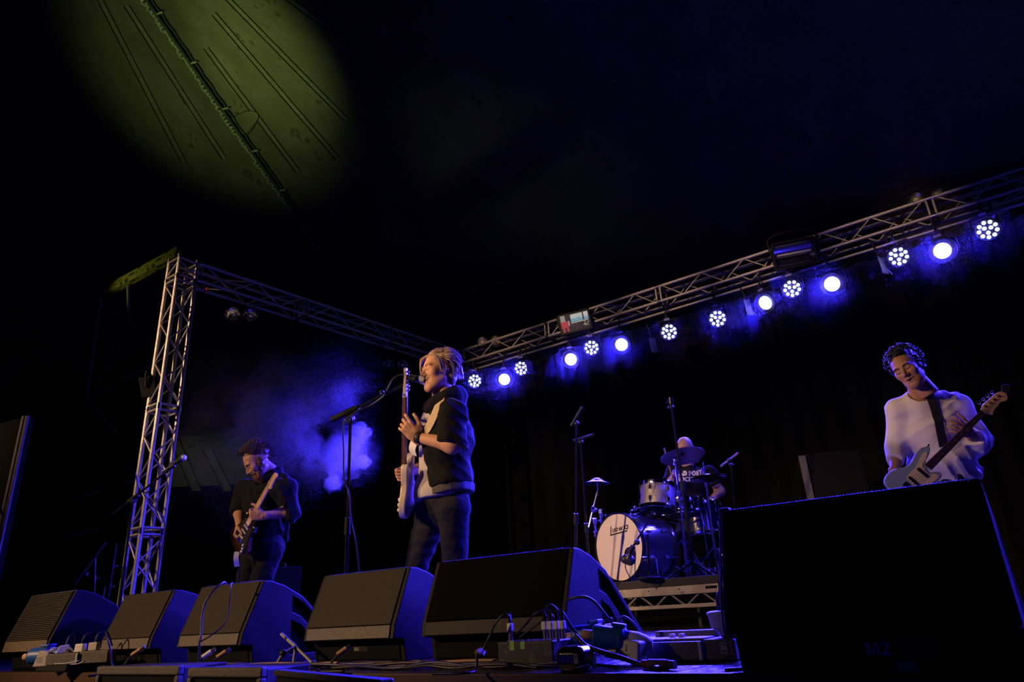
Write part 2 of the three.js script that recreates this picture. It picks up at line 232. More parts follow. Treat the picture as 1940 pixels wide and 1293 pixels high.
{ // the laced joint: a dark rope pair with loops and eyelets hanging below the cloth
  const a = canopyHit(268, -20), b = canopyHit(605, 462), pts = [], loops = [], rr = rng(21), laceMat = std([0.045, 0.05, 0.035], 0.8), loopMat = std([0.4, 0.4, 0.33], 0.8);
  const p = (t, drop) => { const q = a.p.clone().lerp(b.p, t), r = Math.hypot(q.x - PEAK.x, q.z - PEAK.z); q.y = PEAK.y - SLOPE * r + sag(r) - drop; return q; };
  for (let i = 0; i <= 60; i++) pts.push(p(i / 60, 0.06 + 0.01 * rr()));
  part(ceiling, 'lacing_rope', tube(pts, 0.04, 120, 7), laceMat);
  const side = b.p.clone().sub(a.p).cross(V3(0, 1, 0)).normalize();
  part(ceiling, 'lacing_rope', tube(pts.map((q, i) => q.clone().addScaledVector(side, 0.1 + 0.012 * Math.sin(i * 1.7)).add(V3(0, 0.01, 0))), 0.024, 120, 6), laceMat);
  for (let i = 0; i < 78; i++) { const t = (i + 0.5) / 78, s = side.clone().multiplyScalar(-0.05 - 0.07 * rr()), q = p(t, 0.07), q2 = p(t + 0.012 + 0.006 * rr(), 0.06); loops.push(tube([q, q.clone().add(s).add(V3(0, -0.03 * rr(), 0)), q2.clone().add(s), q2], 0.012 + 0.008 * rr(), 8, 5)); if (i % 13 === 5) loops.push(tube([q, q.clone().addScaledVector(side, 0.2).add(V3(0, -0.05, 0))], 0.02, 4, 5)); }
  const lm = part(ceiling, 'lacing_loops', join(loops), loopMat); lm.userData.kind = 'stuff';
}
// ------------------------------------------------------------------ lamps out in the house
function spotFixture(s, name, label, color, category = 'spotlight') {
  const t = thing(name, label, category, s.at), d = V3(...s.aim).sub(V3(...s.at)).normalize(), g = new THREE.Group();
  const q = new THREE.Quaternion().setFromUnitVectors(V3(0, 0, 1), d);
  const shell = lathe([[0.0, -0.32], [0.09, -0.32], [0.11, -0.28], [0.11, -0.05], [0.085, 0.02], [0.085, 0.14], [0.095, 0.14], [0.095, 0.15], [0.078, 0.15], [0.078, 0.02]]).rotateX(Math.PI / 2).applyQuaternion(q);
  part(t, 'housing', shell, M.black);
  const lens = std([0.1, 0.1, 0.1], 0.2); lens.emissive.copy(color); lens.emissiveIntensity = 2;
  part(t, 'lens', new THREE.SphereGeometry(0.076, 20, 8, 0, Math.PI * 2, 0, 0.9).scale(1, 0.35, 1).rotateX(Math.PI / 2).translate(0, 0, 0.09).applyQuaternion(q), lens);
  part(t, 'yoke', tube([V3(0.13, 0, -0.1), V3(0.13, 0.17, -0.1), V3(0, 0.2, -0.1), V3(-0.13, 0.17, -0.1), V3(-0.13, 0, -0.1)], 0.012, 20, 6), M.black);
  const l = new THREE.SpotLight(color, s.power, 0, rad(s.angle), s.penumbra, 2); l.position.copy(d).multiplyScalar(0.2); l.target.position.copy(d).multiplyScalar(2); l.castShadow = true; l.shadow.radius = 3.5; l.name = 'beam'; t.add(l, l.target);
  return t;
}
for (const s of HOUSE_SPOTS) spotFixture(s, 'house_spotlight', s.label, WARM);
for (const s of TENT_SPOTS) if (s.at === 'left') s.at = at(-70, 610, 9.4).toArray();
for (const s of TENT_SPOTS) s.aim = (s.aim === 'beam' ? at(268, 516, 10.2) : canopyHit(...s.aim).p).toArray();
for (const s of TENT_SPOTS) spotFixture(s, 'green_uplight', s.label, GREEN);
// ------------------------------------------------------------------ trusses
const truAlu = std([0.55, 0.52, 0.48], 0.45, 0.75, { bumpMap: rep(T.fine, 2), bumpScale: 0.0004 });
// A box truss section from a to b: four chords, zigzag braces on its four faces, an end frame at both ends
function trussSection(label, a, b, up, bays, group, phase = 0) {
  const t = thing('truss_section', label, 'truss', a, group), y = b.clone().sub(a), L = y.length(); y.normalize();
  const u = up.clone().addScaledVector(y, -up.dot(y)).normalize(), v = y.clone().cross(u), h = 0.12;
  const c = [[-1, -1], [1, -1], [1, 1], [-1, 1]].map(([p, q]) => u.clone().multiplyScalar(p * h).addScaledVector(v, q * h)), pt = (k, s) => a.clone().addScaledVector(y, s).add(c[k]);
  for (let k = 0; k < 4; k++) { bar(t, 'chord', pt(k, 0.02), pt(k, L - 0.02), 0.0245, truAlu, undefined, true); }
  for (let k = 0; k < 4; k++) for (let i = 0; i < bays; i++) { const s0 = lerp(0.07, L - 0.07, i / bays), s1 = lerp(0.07, L - 0.07, (i + 1) / bays), odd = (i + k + phase) & 1; bar(t, 'brace', pt(odd ? (k + 1) % 4 : k, s0), pt(odd ? k : (k + 1) % 4, s1), 0.0095, truAlu); }
  for (const s of [0.035, L - 0.035]) for (let k = 0; k < 4; k++) bar(t, 'end_frame', pt(k, s), pt((k + 1) % 4, s), 0.016, truAlu);
  for (let k = 0; k < 4; k++) for (const s of [0.012, L - 0.012]) bar(t, 'coupler', pt(k, s - 0.02), pt(k, s + 0.02), 0.031, M.steel);
  return t;
}
const TX = -7.78, TZ = -3.93, BZ = -9.0, BY = 4.475;
// the tower at the left front corner, three sections and a corner cube
for (const [y0, y1, n, label] of [[0.0, 1.22, 4, 'bottom section of the lit aluminium truss tower at stage left, standing on the floor'], [1.22, 2.62, 5, 'middle section of the aluminium truss tower, behind the slanted microphone'], [2.62, 4.3, 6, 'upper section of the aluminium truss tower, carrying a black floodlight'], [4.3, 4.6, 1, 'short corner block topping the truss tower']]) trussSection(label, V3(TX, y0, TZ), V3(TX, y1, TZ), V3(1, 0, 0), n, undefined, 0);
{ const b = thing('base_plate', 'steel base plate under the truss tower at stage left', 'base plate', [TX, 0.012, TZ]); part(b, 'plate', box(0.5, 0.02, 0.5), M.steel); }
// side truss from the tower to the back corner
const CX = -7.42;
const sideA = V3(TX, 4.46, TZ - 0.16), sideB = V3(CX, 4.47, BZ + 0.15);
['near third of the dark side truss, joined to the tower top', 'middle third of the dark side truss above the smoke', 'far third of the dark side truss, ending behind the singer'].forEach((label, i) => trussSection(label, sideA.clone().lerp(sideB, i / 3), sideA.clone().lerp(sideB, (i + 1) / 3), V3(0, 1, 0), 4, undefined, i));
trussSection('corner block where side and rear truss meet behind the singer', V3(CX - 0.14, BY, BZ), V3(CX + 0.14, BY, BZ), V3(0, 1, 0), 1);
// rear truss
const rearLabels = ['leftmost section of the rear lighting truss, next to the singer\'s head', 'rear truss section carrying the painted-glass floodlight', 'rear truss section between the painted-glass floodlight and the reflector floodlight', 'rear truss section carrying the reflector floodlight', 'rightmost visible section of the rear lighting truss'];
const RX = [CX + 0.16, -5.45, -3.45, -1.45, 0.15, 2.15];
for (let i = 0; i < 5; i++) trussSection(rearLabels[i], V3(RX[i], BY, BZ), V3(RX[i + 1], BY, BZ), V3(0, 1, 0), Math.round((RX[i + 1] - RX[i]) / 0.33), undefined, i);
// red marking tape on the trusses
for (const [p, label] of [[at(321, 535, 8.66), 'red tape band on the tower head'], [at(338, 785, 8.5), 'red tape band on the tower by the middle joint'], [at(392, 549, 8.95), 'red tape on the side truss near the tower'], [at(716, 635, 11.4), 'red tape on the side truss near the singer']]) { const t = thing('tape_band', label, 'tape', p); part(t, 'band', rod(V3(0, -0.022, 0), V3(0, 0.022, 0), 0.029, 0.029, 16), M.redP); }
// lamp bar below the rear truss
{ const t = thing('lamp_bar', 'long pipe hung below the rear truss to carry the blue lamps', 'pipe', [-3.1, BY - 0.3, BZ + 0.1]); bar(t, 'pipe', V3(-7.25, BY - 0.3, BZ + 0.1), V3(3.9, BY - 0.3, BZ + 0.1), 0.02, truAlu); for (let x = -7; x < 3.9; x += 1.1) bar(t, 'hanger', V3(x, BY - 0.3, BZ + 0.1), V3(x, BY - 0.12, BZ + 0.1), 0.012, M.black); }
// ------------------------------------------------------------------ the blue lamps
const ledMat = std([0.2, 0.2, 0.25], 0.2); ledMat.emissive.setRGB(2.2, 2.3, 5.5);
const washMat = std([0.2, 0.2, 0.25], 0.2); washMat.emissive.setRGB(3.5, 3.6, 8.0);
function parLamp(kind) {
  const t = new THREE.Group(), R = kind === 'wash' ? 0.15 : 0.128;
  part(t, 'housing', lathe([[0, -0.16], [R * 0.72, -0.16], [R * 0.78, -0.15], [R * 0.8, -0.05], [R, -0.03], [R, 0.045], [R * 0.93, 0.05], [R * 0.93, 0.012], [0, 0.012]], 28).rotateX(Math.PI / 2), M.black);
  const fins = []; for (let i = 0; i < 9; i++) fins.push(box(0.006, 0.13, 0.09, 0.001, 1).translate((i - 4) * 0.018, 0, -0.2)); part(t, 'cooling_fins', join(fins), M.black).userData.kind = 'stuff';
  for (const s of [-1, 1]) part(t, 'yoke', join(box(0.006, 0.2, 0.03).translate(s * (R + 0.012), 0.07, -0.03), rod(V3(s * R * 0.8, 0, -0.03), V3(s * (R + 0.02), 0, -0.03), 0.012)), M.black);
  part(t, 'clamp', join(box(2 * R + 0.03, 0.02, 0.03).translate(0, 0.17, -0.03), box(0.04, 0.08, 0.03).translate(0, 0.21, -0.03)), M.black);
  part(t, 'label_plate', box(0.08, 0.03, 0.003).translate(0, 0.185, -0.012), M.lightGrey);
  if (kind === 'wash') { part(t, 'lens', new THREE.SphereGeometry(R * 0.9, 24, 8, 0, Math.PI * 2, 0, 0.75).scale(1, 0.3, 1).translate(0, -R * 0.9 * 0.3 * 0.73, 0).rotateX(Math.PI / 2).translate(0, 0, 0.03), washMat); }
  else for (let i = 0; i < 12; i++) { const o = i < 9, a = (o ? i / 9 : i / 3) * Math.PI * 2 + 0.3, r = o ? 0.088 : 0.036; part(t, 'led', LED, ledMat).position.set(Math.cos(a) * r, Math.sin(a) * r, 0.02); }
  return t;
}
const LED = new THREE.SphereGeometry(0.0215, 12, 8);
const PAR = parLamp('par'), WASH = parLamp('wash');
const LAMPS = [ // photo x, photo y, kind, label
  [900, 722, 'par', 'round blue LED lamp nearest the singer\'s head'], [956, 719, 'wash', 'plain-faced blue lamp, second from the singer'], [988, 698, 'par', 'dotted blue LED lamp, third from the singer'],
  [1082, 681, 'wash', 'glaring blue lamp below the left end of the painted-glass floodlight'], [1121, 659, 'par', 'small dotted blue lamp right below the painted-glass floodlight'], [1178, 653, 'wash', 'brightest glaring blue lamp, just right of the painted-glass floodlight'],
  [1268, 629, 'par', 'dotted blue lamp above the drummer'], [1360, 604, 'par', 'dotted blue lamp left of the unlit angled lamp with a barn door'], [1452, 573, 'wash', 'tilted plain-faced blue lamp with an oval look'],
  [1501, 547, 'par', 'dotted blue lamp below the reflector floodlight'], [1577, 538, 'wash', 'large glaring blue lamp right of the reflector floodlight'], [1703, 486, 'par', 'dotted blue lamp left of the largest glaring lamp'],
  [1786, 475, 'wash', 'largest glaring blue lamp at the right of the truss'], [1872, 435, 'par', 'rightmost dotted blue lamp of the rear truss'],
  [1985, 396, 'wash', 'blue lamp just outside the right edge of the picture'], [2110, 356, 'wash', 'blue lamp far outside the right edge of the picture'],
];
// the right-hand side truss, outside the frame: its lamps light the right sides of everything
trussSection('right side truss outside the frame, joined to the rear truss', V3(2.7, BY, BZ + 0.35), V3(2.7, BY, -5.6), V3(0, 1, 0), 10);
trussSection('right front truss leg outside the frame', V3(2.7, 0, -5.4), V3(2.7, BY + 0.12, -5.4), V3(1, 0, 0), 14);
const SIDE_LAMPS = [[-8.2, 'rear lamp of the right side truss outside the frame'], [-7.2, 'second lamp of the right side truss outside the frame']];
for (const [z, label] of SIDE_LAMPS) { const c = camera, q = V3(2.62, 4.05, z); LAMPS.push([null, q, 'wash', label]); }
LAMPS.forEach(([px, py, kind, label], i) => {
  const side = px === null, p = side ? py : on(px, py, 'z', BZ + 0.16), o = (kind === 'par' ? PAR : WASH).clone(); o.name = numbered('blue_stage_lamp'); o.userData = { label, category: 'stage lamp', group: 'blue lamps along the rear truss' }; scene.add(o);
  const aim = side ? V3(-3.0, 0.8, lerp(p.z, -3.2, 0.75)) : i === 8 ? V3(-4.4, 0.6, -3.2) : V3(lerp(p.x, -1.6, 0.62), 0.9, -2.4), d = aim.sub(p).normalize();
  o.position.copy(p); o.lookAt(p.clone().add(d)); o.updateMatrixWorld(true);
  { const a = V3(0, 0.24, -0.03), b = o.worldToLocal(side ? V3(2.7, BY - 0.12, p.z) : V3(p.x, BY - 0.12, BZ + 0.12)), m = part(o, 'hanger', CYL, M.black), dd = b.clone().sub(a); m.position.copy(a).add(b).multiplyScalar(0.5); m.scale.set(0.012, dd.length(), 0.012); m.quaternion.setFromUnitVectors(V3(0, 1, 0), dd.normalize()); }
  const l = new THREE.SpotLight(BLUE, LAMP_POWER * (side ? 0.9 : kind === 'wash' ? 1.35 : 0.75), 0, rad(side ? 21 : 33), 0.8, 2); l.position.set(0, 0, 0.07); l.target.position.set(0, 0, 2); l.castShadow = true; l.shadow.radius = 4; l.name = 'beam'; o.add(l, l.target);
});
// ------------------------------------------------------------------ other fittings on the rear truss
{ // floodlight whose glass reflection is painted as a glowing picture
  const p = on(1090, 611, 'z', BZ + 0.3), t = thing('painted_floodlight', 'painted-glass floodlight on the rear truss, a daylight crowd reflection painted on as glow', 'screen', p);
  const pic = canvas(256, 168, (c, w, h) => { c.fillStyle = '#1d1a2c'; c.fillRect(0, 0, w, h); c.fillStyle = '#c9d3d6'; c.fillRect(96, 6, 160, 40); c.fillStyle = '#7fb4cf'; c.fillRect(96, 46, 160, 34); c.fillStyle = '#e3d9c6'; for (let i = 0; i < 26; i++) c.fillRect(98 + R0() * 150, 4 + R0() * 44, 5 + 16 * R0(), 3 + 9 * R0()); c.fillStyle = '#101028'; c.fillRect(204, 0, 11, 88); c.fillRect(62, 0, 26, 92); c.fillStyle = '#9b9b95'; c.fillRect(4, 0, 42, 62); c.fillStyle = '#c33a50'; c.fillRect(2, 62, 64, 60); c.fillRect(12, 118, 18, 46); c.fillRect(48, 118, 18, 44); c.fillStyle = '#d9d2c4'; c.fillRect(92, 84, 160, 8); c.fillRect(70, 60, 8, 50); c.fillStyle = '#5b4a58'; for (let i = 0; i < 60; i++) c.fillRect(80 + R0() * 170, 94 + R0() * 50, 8 * R0() + 2, 6 * R0() + 2); c.fillStyle = '#cfc39a'; for (let i = 0; i < 16; i++) c.fillRect(200 + R0() * 50, 96 + R0() * 40, 8, 6); });  // the reflection in the glass, painted
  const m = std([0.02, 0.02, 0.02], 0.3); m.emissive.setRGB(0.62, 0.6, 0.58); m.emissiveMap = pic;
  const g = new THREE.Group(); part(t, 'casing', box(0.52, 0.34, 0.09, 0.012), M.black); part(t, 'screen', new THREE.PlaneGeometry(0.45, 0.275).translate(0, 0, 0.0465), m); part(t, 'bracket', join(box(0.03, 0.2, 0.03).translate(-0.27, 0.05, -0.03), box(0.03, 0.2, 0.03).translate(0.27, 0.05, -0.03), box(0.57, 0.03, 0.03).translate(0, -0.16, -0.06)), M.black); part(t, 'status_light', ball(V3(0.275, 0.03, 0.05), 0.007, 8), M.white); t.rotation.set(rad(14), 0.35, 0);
  const l = new THREE.RectAreaLight(0xcfd6e6, 0.5, 0.44, 0.27); l.position.set(0, 0, 0.06); l.rotation.y = Math.PI; l.name = 'added_glow'; t.add(l);  // area light added so the painted reflection shines
}
function floodlight(label, p, ry, rx, w = 0.52, h = 0.34) {
  const t = thing('floodlight', label, 'floodlight', p); t.rotation.set(rx, ry, 0, 'YXZ');
  part(t, 'housing', join(box(w, 0.02, 0.16).translate(0, h / 2, -0.02), box(w, 0.02, 0.16).translate(0, -h / 2, -0.02), box(0.02, h, 0.16).translate(w / 2, 0, -0.02), box(0.02, h, 0.16).translate(-w / 2, 0, -0.02), box(w, h, 0.02).translate(0, 0, -0.1)), M.black);
  const refl = new THREE.CylinderGeometry(h * 0.55, h * 0.55, w - 0.05, 24, 1, true, Math.PI / 2 + 0.35, Math.PI - 0.7).rotateZ(Math.PI / 2).scale(1, 0.86, 0.42); part(t, 'reflector', refl, std([0.5, 0.5, 0.52], 0.16, 1, { side: THREE.DoubleSide }));
  part(t, 'lamp_tube', rod(V3(-w * 0.4, 0.01, 0.0), V3(w * 0.4, 0.01, 0.0), 0.012), M.white);
  part(t, 'bracket', tube([V3(-w / 2 - 0.02, 0, 0), V3(-w / 2 - 0.02, h * 0.75, -0.03), V3(w / 2 + 0.02, h * 0.75, -0.03), V3(w / 2 + 0.02, 0, 0)], 0.012, 24, 6), M.black); return t;
}
floodlight('unlit floodlight with a shiny reflector trough on the rear truss', on(1505, 481, 'z', BZ + 0.28), 0.3, rad(20));
floodlight('black floodlight clamped halfway up the left truss tower', at(280, 742, 8.2), -0.6, rad(15), 0.34, 0.24);
function blinder(label, p, ry = 0.3, hung = 0) { // two round unlit lamps side by side
  const t = thing('blinder_lamp', label, 'lamp', p); t.rotation.y = ry;
  for (const s of [-1, 1]) { part(t, 'lamp_head', lathe([[0, -0.1], [0.05, -0.1], [0.1, 0], [0.105, 0.01], [0.095, 0.012]], 20).rotateX(Math.PI / 2).translate(s * 0.115, 0, 0), M.black); part(t, 'reflector', lathe([[0, -0.06], [0.05, -0.045], [0.09, 0.005]], 20).rotateX(Math.PI / 2).translate(s * 0.115, 0, 0.004), std([0.6, 0.58, 0.5], 0.22, 1, { side: THREE.DoubleSide })); part(t, 'bulb', ball(V3(s * 0.115, 0, -0.015), 0.03, 10), M.white); }
  part(t, 'bracket', join(box(0.03, 0.03, 0.03).translate(0, 0, -0.02), rod(V3(0, 0, -0.03), hung ? V3(0, hung, -0.03) : V3(0, -0.3, -0.1), 0.012)), M.black); return t;
}
blinder('pair of round unlit lamps standing on the rear truss left of the painted-glass floodlight', on(926, 647, 'z', BZ + 0.05), 0.5);
blinder('pair of round unlit lamps standing on the rear truss far right', on(1756, 373, 'z', BZ + 0.05), 0.2);
blinder('pair of round unlit lamps hanging below the side truss near the tower', on(459, 596, 'x', -7.62), 0.9, 0.3);
blinder('pair of round unlit lamps below the side truss beside the singer\'s microphone', on(750, 692, 'x', -7.44), 0.9, 0.35);
// barn doors seen edge on, lit blue
[[1418, 583, 'metal barn door flap catching blue light left of the oval lamp'], [1673, 503, 'narrow barn door flap left of the dotted lamp at the right'], [1003, 697, 'narrow barn door flap right of the third lamp from the singer'], [1238, 655, 'dim barn door flap left of the lamp above the drummer']].forEach(([px, py, label], i) => {
  const t = thing('barn_door', label, 'barn door', on(px, py, 'z', BZ + 0.2)); t.rotation.set(0, 1.15, 0.1); part(t, 'flap', box(0.02 + 0.1, 0.22, 0.006, 0.002), M.grey); part(t, 'hinge', box(0.12, 0.02, 0.02, 0.004).translate(0, 0.12, 0), M.black); bar(t, 'arm', t.position.clone().add(V3(0.02, -0.02, 0)), t.position.clone().add(V3(0.1, -0.12, 0.02)), 0.008, M.grey); bar(t, 'stem', t.position.clone().add(V3(0, 0.12, 0)), t.position.clone().add(V3(0, 0.34, -0.05)), 0.01, M.black);
});
// ------------------------------------------------------------------ scaffold behind the tower
{ const t = thing('scaffold_frame', 'dark scaffold frame with a rusty yellow top beam left of the truss tower', 'scaffold', at(250, 1150, 10.4));
  const b = (x0, y0, d0, x1, y1, d1, r, m, n) => bar(t, n, at(x0, y0, d0), at(x1, y1, d1), r, m);
  const dk = std([0.16, 0.15, 0.12], 0.6, 0.4);
  { const a = at(196, 556, 10.6), c = at(340, 478, 9.9), l = a.distanceTo(c), g = boxUV(box(l, 0.16, 0.1, 0.006)), m = new THREE.Matrix4().makeBasis(c.clone().sub(a).normalize(), V3(0, 1, 0), c.clone().sub(a).normalize().cross(V3(0, 1, 0))).setPosition(a.clone().add(c).multiplyScalar(0.5));
    const rustTex = colorGrain(256, (x, y) => { const n = fbm(x / 26, y / 26, 4, 5); return n > 0.05 ? [150, 128, 48] : n > -0.08 ? [92, 66, 30] : [26, 20, 14]; });
    wpart(t, 'beam', g.applyMatrix4(m), std([0.75, 0.75, 0.75], 0.7, 0, { map: rep(rustTex, 1.6) })); }
  b(196, 540, 10.6, 162, 765, 10.6, 0.03, dk, 'pole'); b(243, 520, 10.4, 245, 600, 10.4, 0.03, dk, 'pole'); b(193, 570, 10.6, 345, 690, 9.9, 0.016, dk, 'brace'); b(184, 745, 10.5, 290, 690, 10.0, 0.016, M.grey, 'brace'); b(162, 752, 10.6, 222, 824, 10.6, 0.018, dk, 'brace'); b(236, 645, 10.4, 184, 730, 10.5, 0.014, dk, 'brace'); b(162, 765, 10.6, 100, 1130, 10.6, 0.03, M.matte, 'pole'); b(222, 824, 10.6, 150, 1150, 10.6, 0.03, M.matte, 'pole');
  b(148, 942, 9.9, 193, 929, 9.7, 0.017, M.lightGrey, 'rung'); b(136, 1016, 9.9, 183, 1004, 9.7, 0.02, M.lightGrey, 'rung'); b(240, 915, 9.8, 262, 908, 9.7, 0.016, M.lightGrey, 'rung'); b(148, 942, 9.9, 110, 1135, 9.9, 0.02, M.matte, 'pole'); b(193, 929, 9.7, 160, 1120, 9.7, 0.02, M.matte, 'pole');
}
{ // tall black loudspeaker column cut off by the left edge
  const p = at(12, 905, 6.0); p.y = 0; const t = thing('loudspeaker_column', 'tall flat black loudspeaker column with pale edge trim at the far left edge', 'loudspeaker', p), top = at(46, 771, 6.0).y;
  t.rotation.y = 0.15; part(t, 'cabinet', boxAt(0.6, top, 0.1, -0.34, top / 2, -0.1, 0.01), M.matte); part(t, 'edge_trim', box(0.035, top, 0.012, 0.004).translate(-0.02, top / 2, -0.04), std([0.2, 0.19, 0.17], 0.6)); part(t, 'edge_trim', box(0.045, top, 0.02, 0.005).translate(0.016, top / 2, -0.055), std([0.12, 0.09, 0.07], 0.6)); part(t, 'handle', box(0.02, 0.02, 0.1).translate(-0.04, top * 0.6, -0.02), M.black);
}
// ------------------------------------------------------------------ people
const RISER_Y = 0.37;
const skinTex = colorGrain(128, (x, y) => { const n = fbm(x / 18, y / 18, 2, 4) * 14 + (R0() - 0.5) * 8; return [236 + n, 228 + n, 224 + n]; });
const skin = (rgb) => std(rgb, 0.5, 0, { map: rep(skinTex, 5), bumpMap: rep(T.fine, 14), bumpScale: 0.0003, specularIntensity: 0.6, side: THREE.DoubleSide });
const cloth = (rgb, more = {}) => std(rgb, 0.92, 0, { specularIntensity: 0.15, sheen: 1, sheenColor: new THREE.Color().setRGB(0.16, 0.16, 0.17), sheenRoughness: 0.45, bumpMap: rep(T.weave, 26), bumpScale: 0.0006, side: THREE.DoubleSide, ...more });
const hairMat = (rgb) => std(rgb, 0.42, 0, { specularIntensity: 0.8 });
const toWorld = (g, m) => g.applyMatrix4(m);
// --- head, in its own frame: face to +Z, crown to +Y, 0 at the eyes
function headField(o = {}) {
  const m = o.mouth ?? 0.3, list = [
    ell(V3(0, 0.036, -0.014), 0.075, 0.08, 0.096), ell(V3(0, -0.028, 0.028), 0.061, 0.084, 0.062), ell(V3(0, -0.078 - 0.008 * m, 0.03), 0.05, 0.036, 0.046), cone(V3(-0.05, -0.06, -0.005), V3(-0.02, -0.1 - 0.012 * m, 0.062), 0.018, 0.016), cone(V3(0.05, -0.06, -0.005), V3(0.02, -0.1 - 0.012 * m, 0.062), 0.018, 0.016), sph(V3(0, -0.1 - 0.012 * m, 0.066), 0.019), sph(V3(-0.044, -0.022, 0.056), 0.021), sph(V3(0.044, -0.022, 0.056), 0.021)];
  let f = blend(list, 0.03);
  f = both(f, cone(V3(-0.038, 0.018, 0.074), V3(0.038, 0.018, 0.074), 0.01, 0.01), 0.02);
  f = less(f, blend([sph(V3(-0.031, -0.002, 0.1), 0.0165), sph(V3(0.031, -0.002, 0.1), 0.0165)], 0.001), 0.016);
  f = both(f, blend([ell(V3(-0.031, -0.003, 0.073), 0.0155, 0.012, 0.0115), ell(V3(0.031, -0.003, 0.073), 0.0155, 0.012, 0.0115)], 0.001), 0.004);      // lids
  f = both(f, blend([cone(V3(0, 0.006, 0.083), V3(0, -0.034, 0.108), 0.0075, 0.0105), sph(V3(-0.0115, -0.038, 0.094), 0.0085), sph(V3(0.0115, -0.038, 0.094), 0.0085)], 0.012), 0.012);
  f = both(f, blend([cone(V3(-0.02, -0.0625, 0.083), V3(0.02, -0.0625, 0.083), 0.006, 0.006), cone(V3(-0.004, -0.061, 0.089), V3(0.004, -0.061, 0.089), 0.0055, 0.0055), cone(V3(-0.017, -0.074 - 0.014 * m, 0.082), V3(0.017, -0.074 - 0.014 * m, 0.082), 0.0075, 0.0075)], 0.01), 0.007);
  f = less(f, ell(V3(0, -0.068 - 0.006 * m, 0.093), 0.021, 0.0025 + 0.0095 * m, 0.02), 0.004);
  for (const s of [-1, 1]) { f = both(f, ell(V3(s * 0.0745, -0.002, -0.012), 0.0065, 0.029, 0.0175, V3(1, 0, s * 0.3).normalize(), V3(0, 1, 0), V3(-s * 0.3, 0, 1).normalize()), 0.012); f = less(f, ell(V3(s * 0.083, 0.0, -0.007), 0.005, 0.016, 0.0085), 0.005); }
  return f;
}
function headGeo(o) { const n = cone(V3(0, -0.06, -0.02), V3(0, -0.17, -0.045), 0.05, 0.055); return nets(both(headField(o), n, 0.02), V3(-0.1, -0.2, -0.125), V3(0.1, 0.125, 0.13), 0.0034); }
function faceParts(t, m, o) { // brows, lids' dark line, lips, teeth cavity
  const hm = o.brow, add = (n, g, mat) => wpart(t, n, toWorld(g, m), mat);
  const F = headField(o), fz = V3(0, 0, 1), onF = (pts, lift) => pts.map((p) => { const q = V3(p.x, p.y, 0.14); for (let i = 0; i < 80; i++) { const d = F(q.x, q.y, q.z); if (d < 2e-4) break; q.z -= Math.max(d * 0.6, 1e-4); } q.z += lift; return q; });
  for (const s of [-1, 1]) add('eyebrow', strip(onF([V3(s * 0.011, 0.0165, 0.08), V3(s * 0.02, 0.0205, 0.08), V3(s * 0.03, 0.0225, 0.08), V3(s * 0.041, 0.0205, 0.07), V3(s * 0.051, 0.014, 0.06)], 0.0008), 0.0075, fz, 0.0028, 16), hm);
  for (const s of [-1, 1]) { add('eyelashes', tube(onF([V3(s * 0.0165, -0.0055, 0.08), V3(s * 0.024, -0.0085, 0.08), V3(s * 0.032, -0.0095, 0.08), V3(s * 0.04, -0.0085, 0.075), V3(s * 0.047, -0.005, 0.07)], 0.0004), 0.0019, 14, 5), hm); add('eyelid_crease', tube(onF([V3(s * 0.0175, 0.0015, 0.08), V3(s * 0.031, 0.0065, 0.08), V3(s * 0.046, 0.0015, 0.07)], -0.0002), 0.0011, 12, 5), o.lip); }
  const k = o.mouth ?? 0.3;
  add('lips', join(tube([V3(-0.022, -0.066 - 0.003 * k, 0.083), V3(-0.008, -0.0625, 0.0945), V3(0, -0.0635, 0.0955), V3(0.008, -0.0625, 0.0945), V3(0.022, -0.066 - 0.003 * k, 0.083)], 0.0042, 20, 6), tube([V3(-0.02, -0.069 - 0.005 * k, 0.083), V3(0, -0.0755 - 0.0145 * k, 0.0905), V3(0.02, -0.069 - 0.005 * k, 0.083)], 0.0048, 20, 6)), o.lip);
  add('mouth_cavity', new THREE.SphereGeometry(1, 14, 10).scale(0.019, 0.003 + 0.009 * k, 0.01).translate(0, -0.068 - 0.006 * k, 0.079), std([0.03, 0.008, 0.006], 0.6));
}
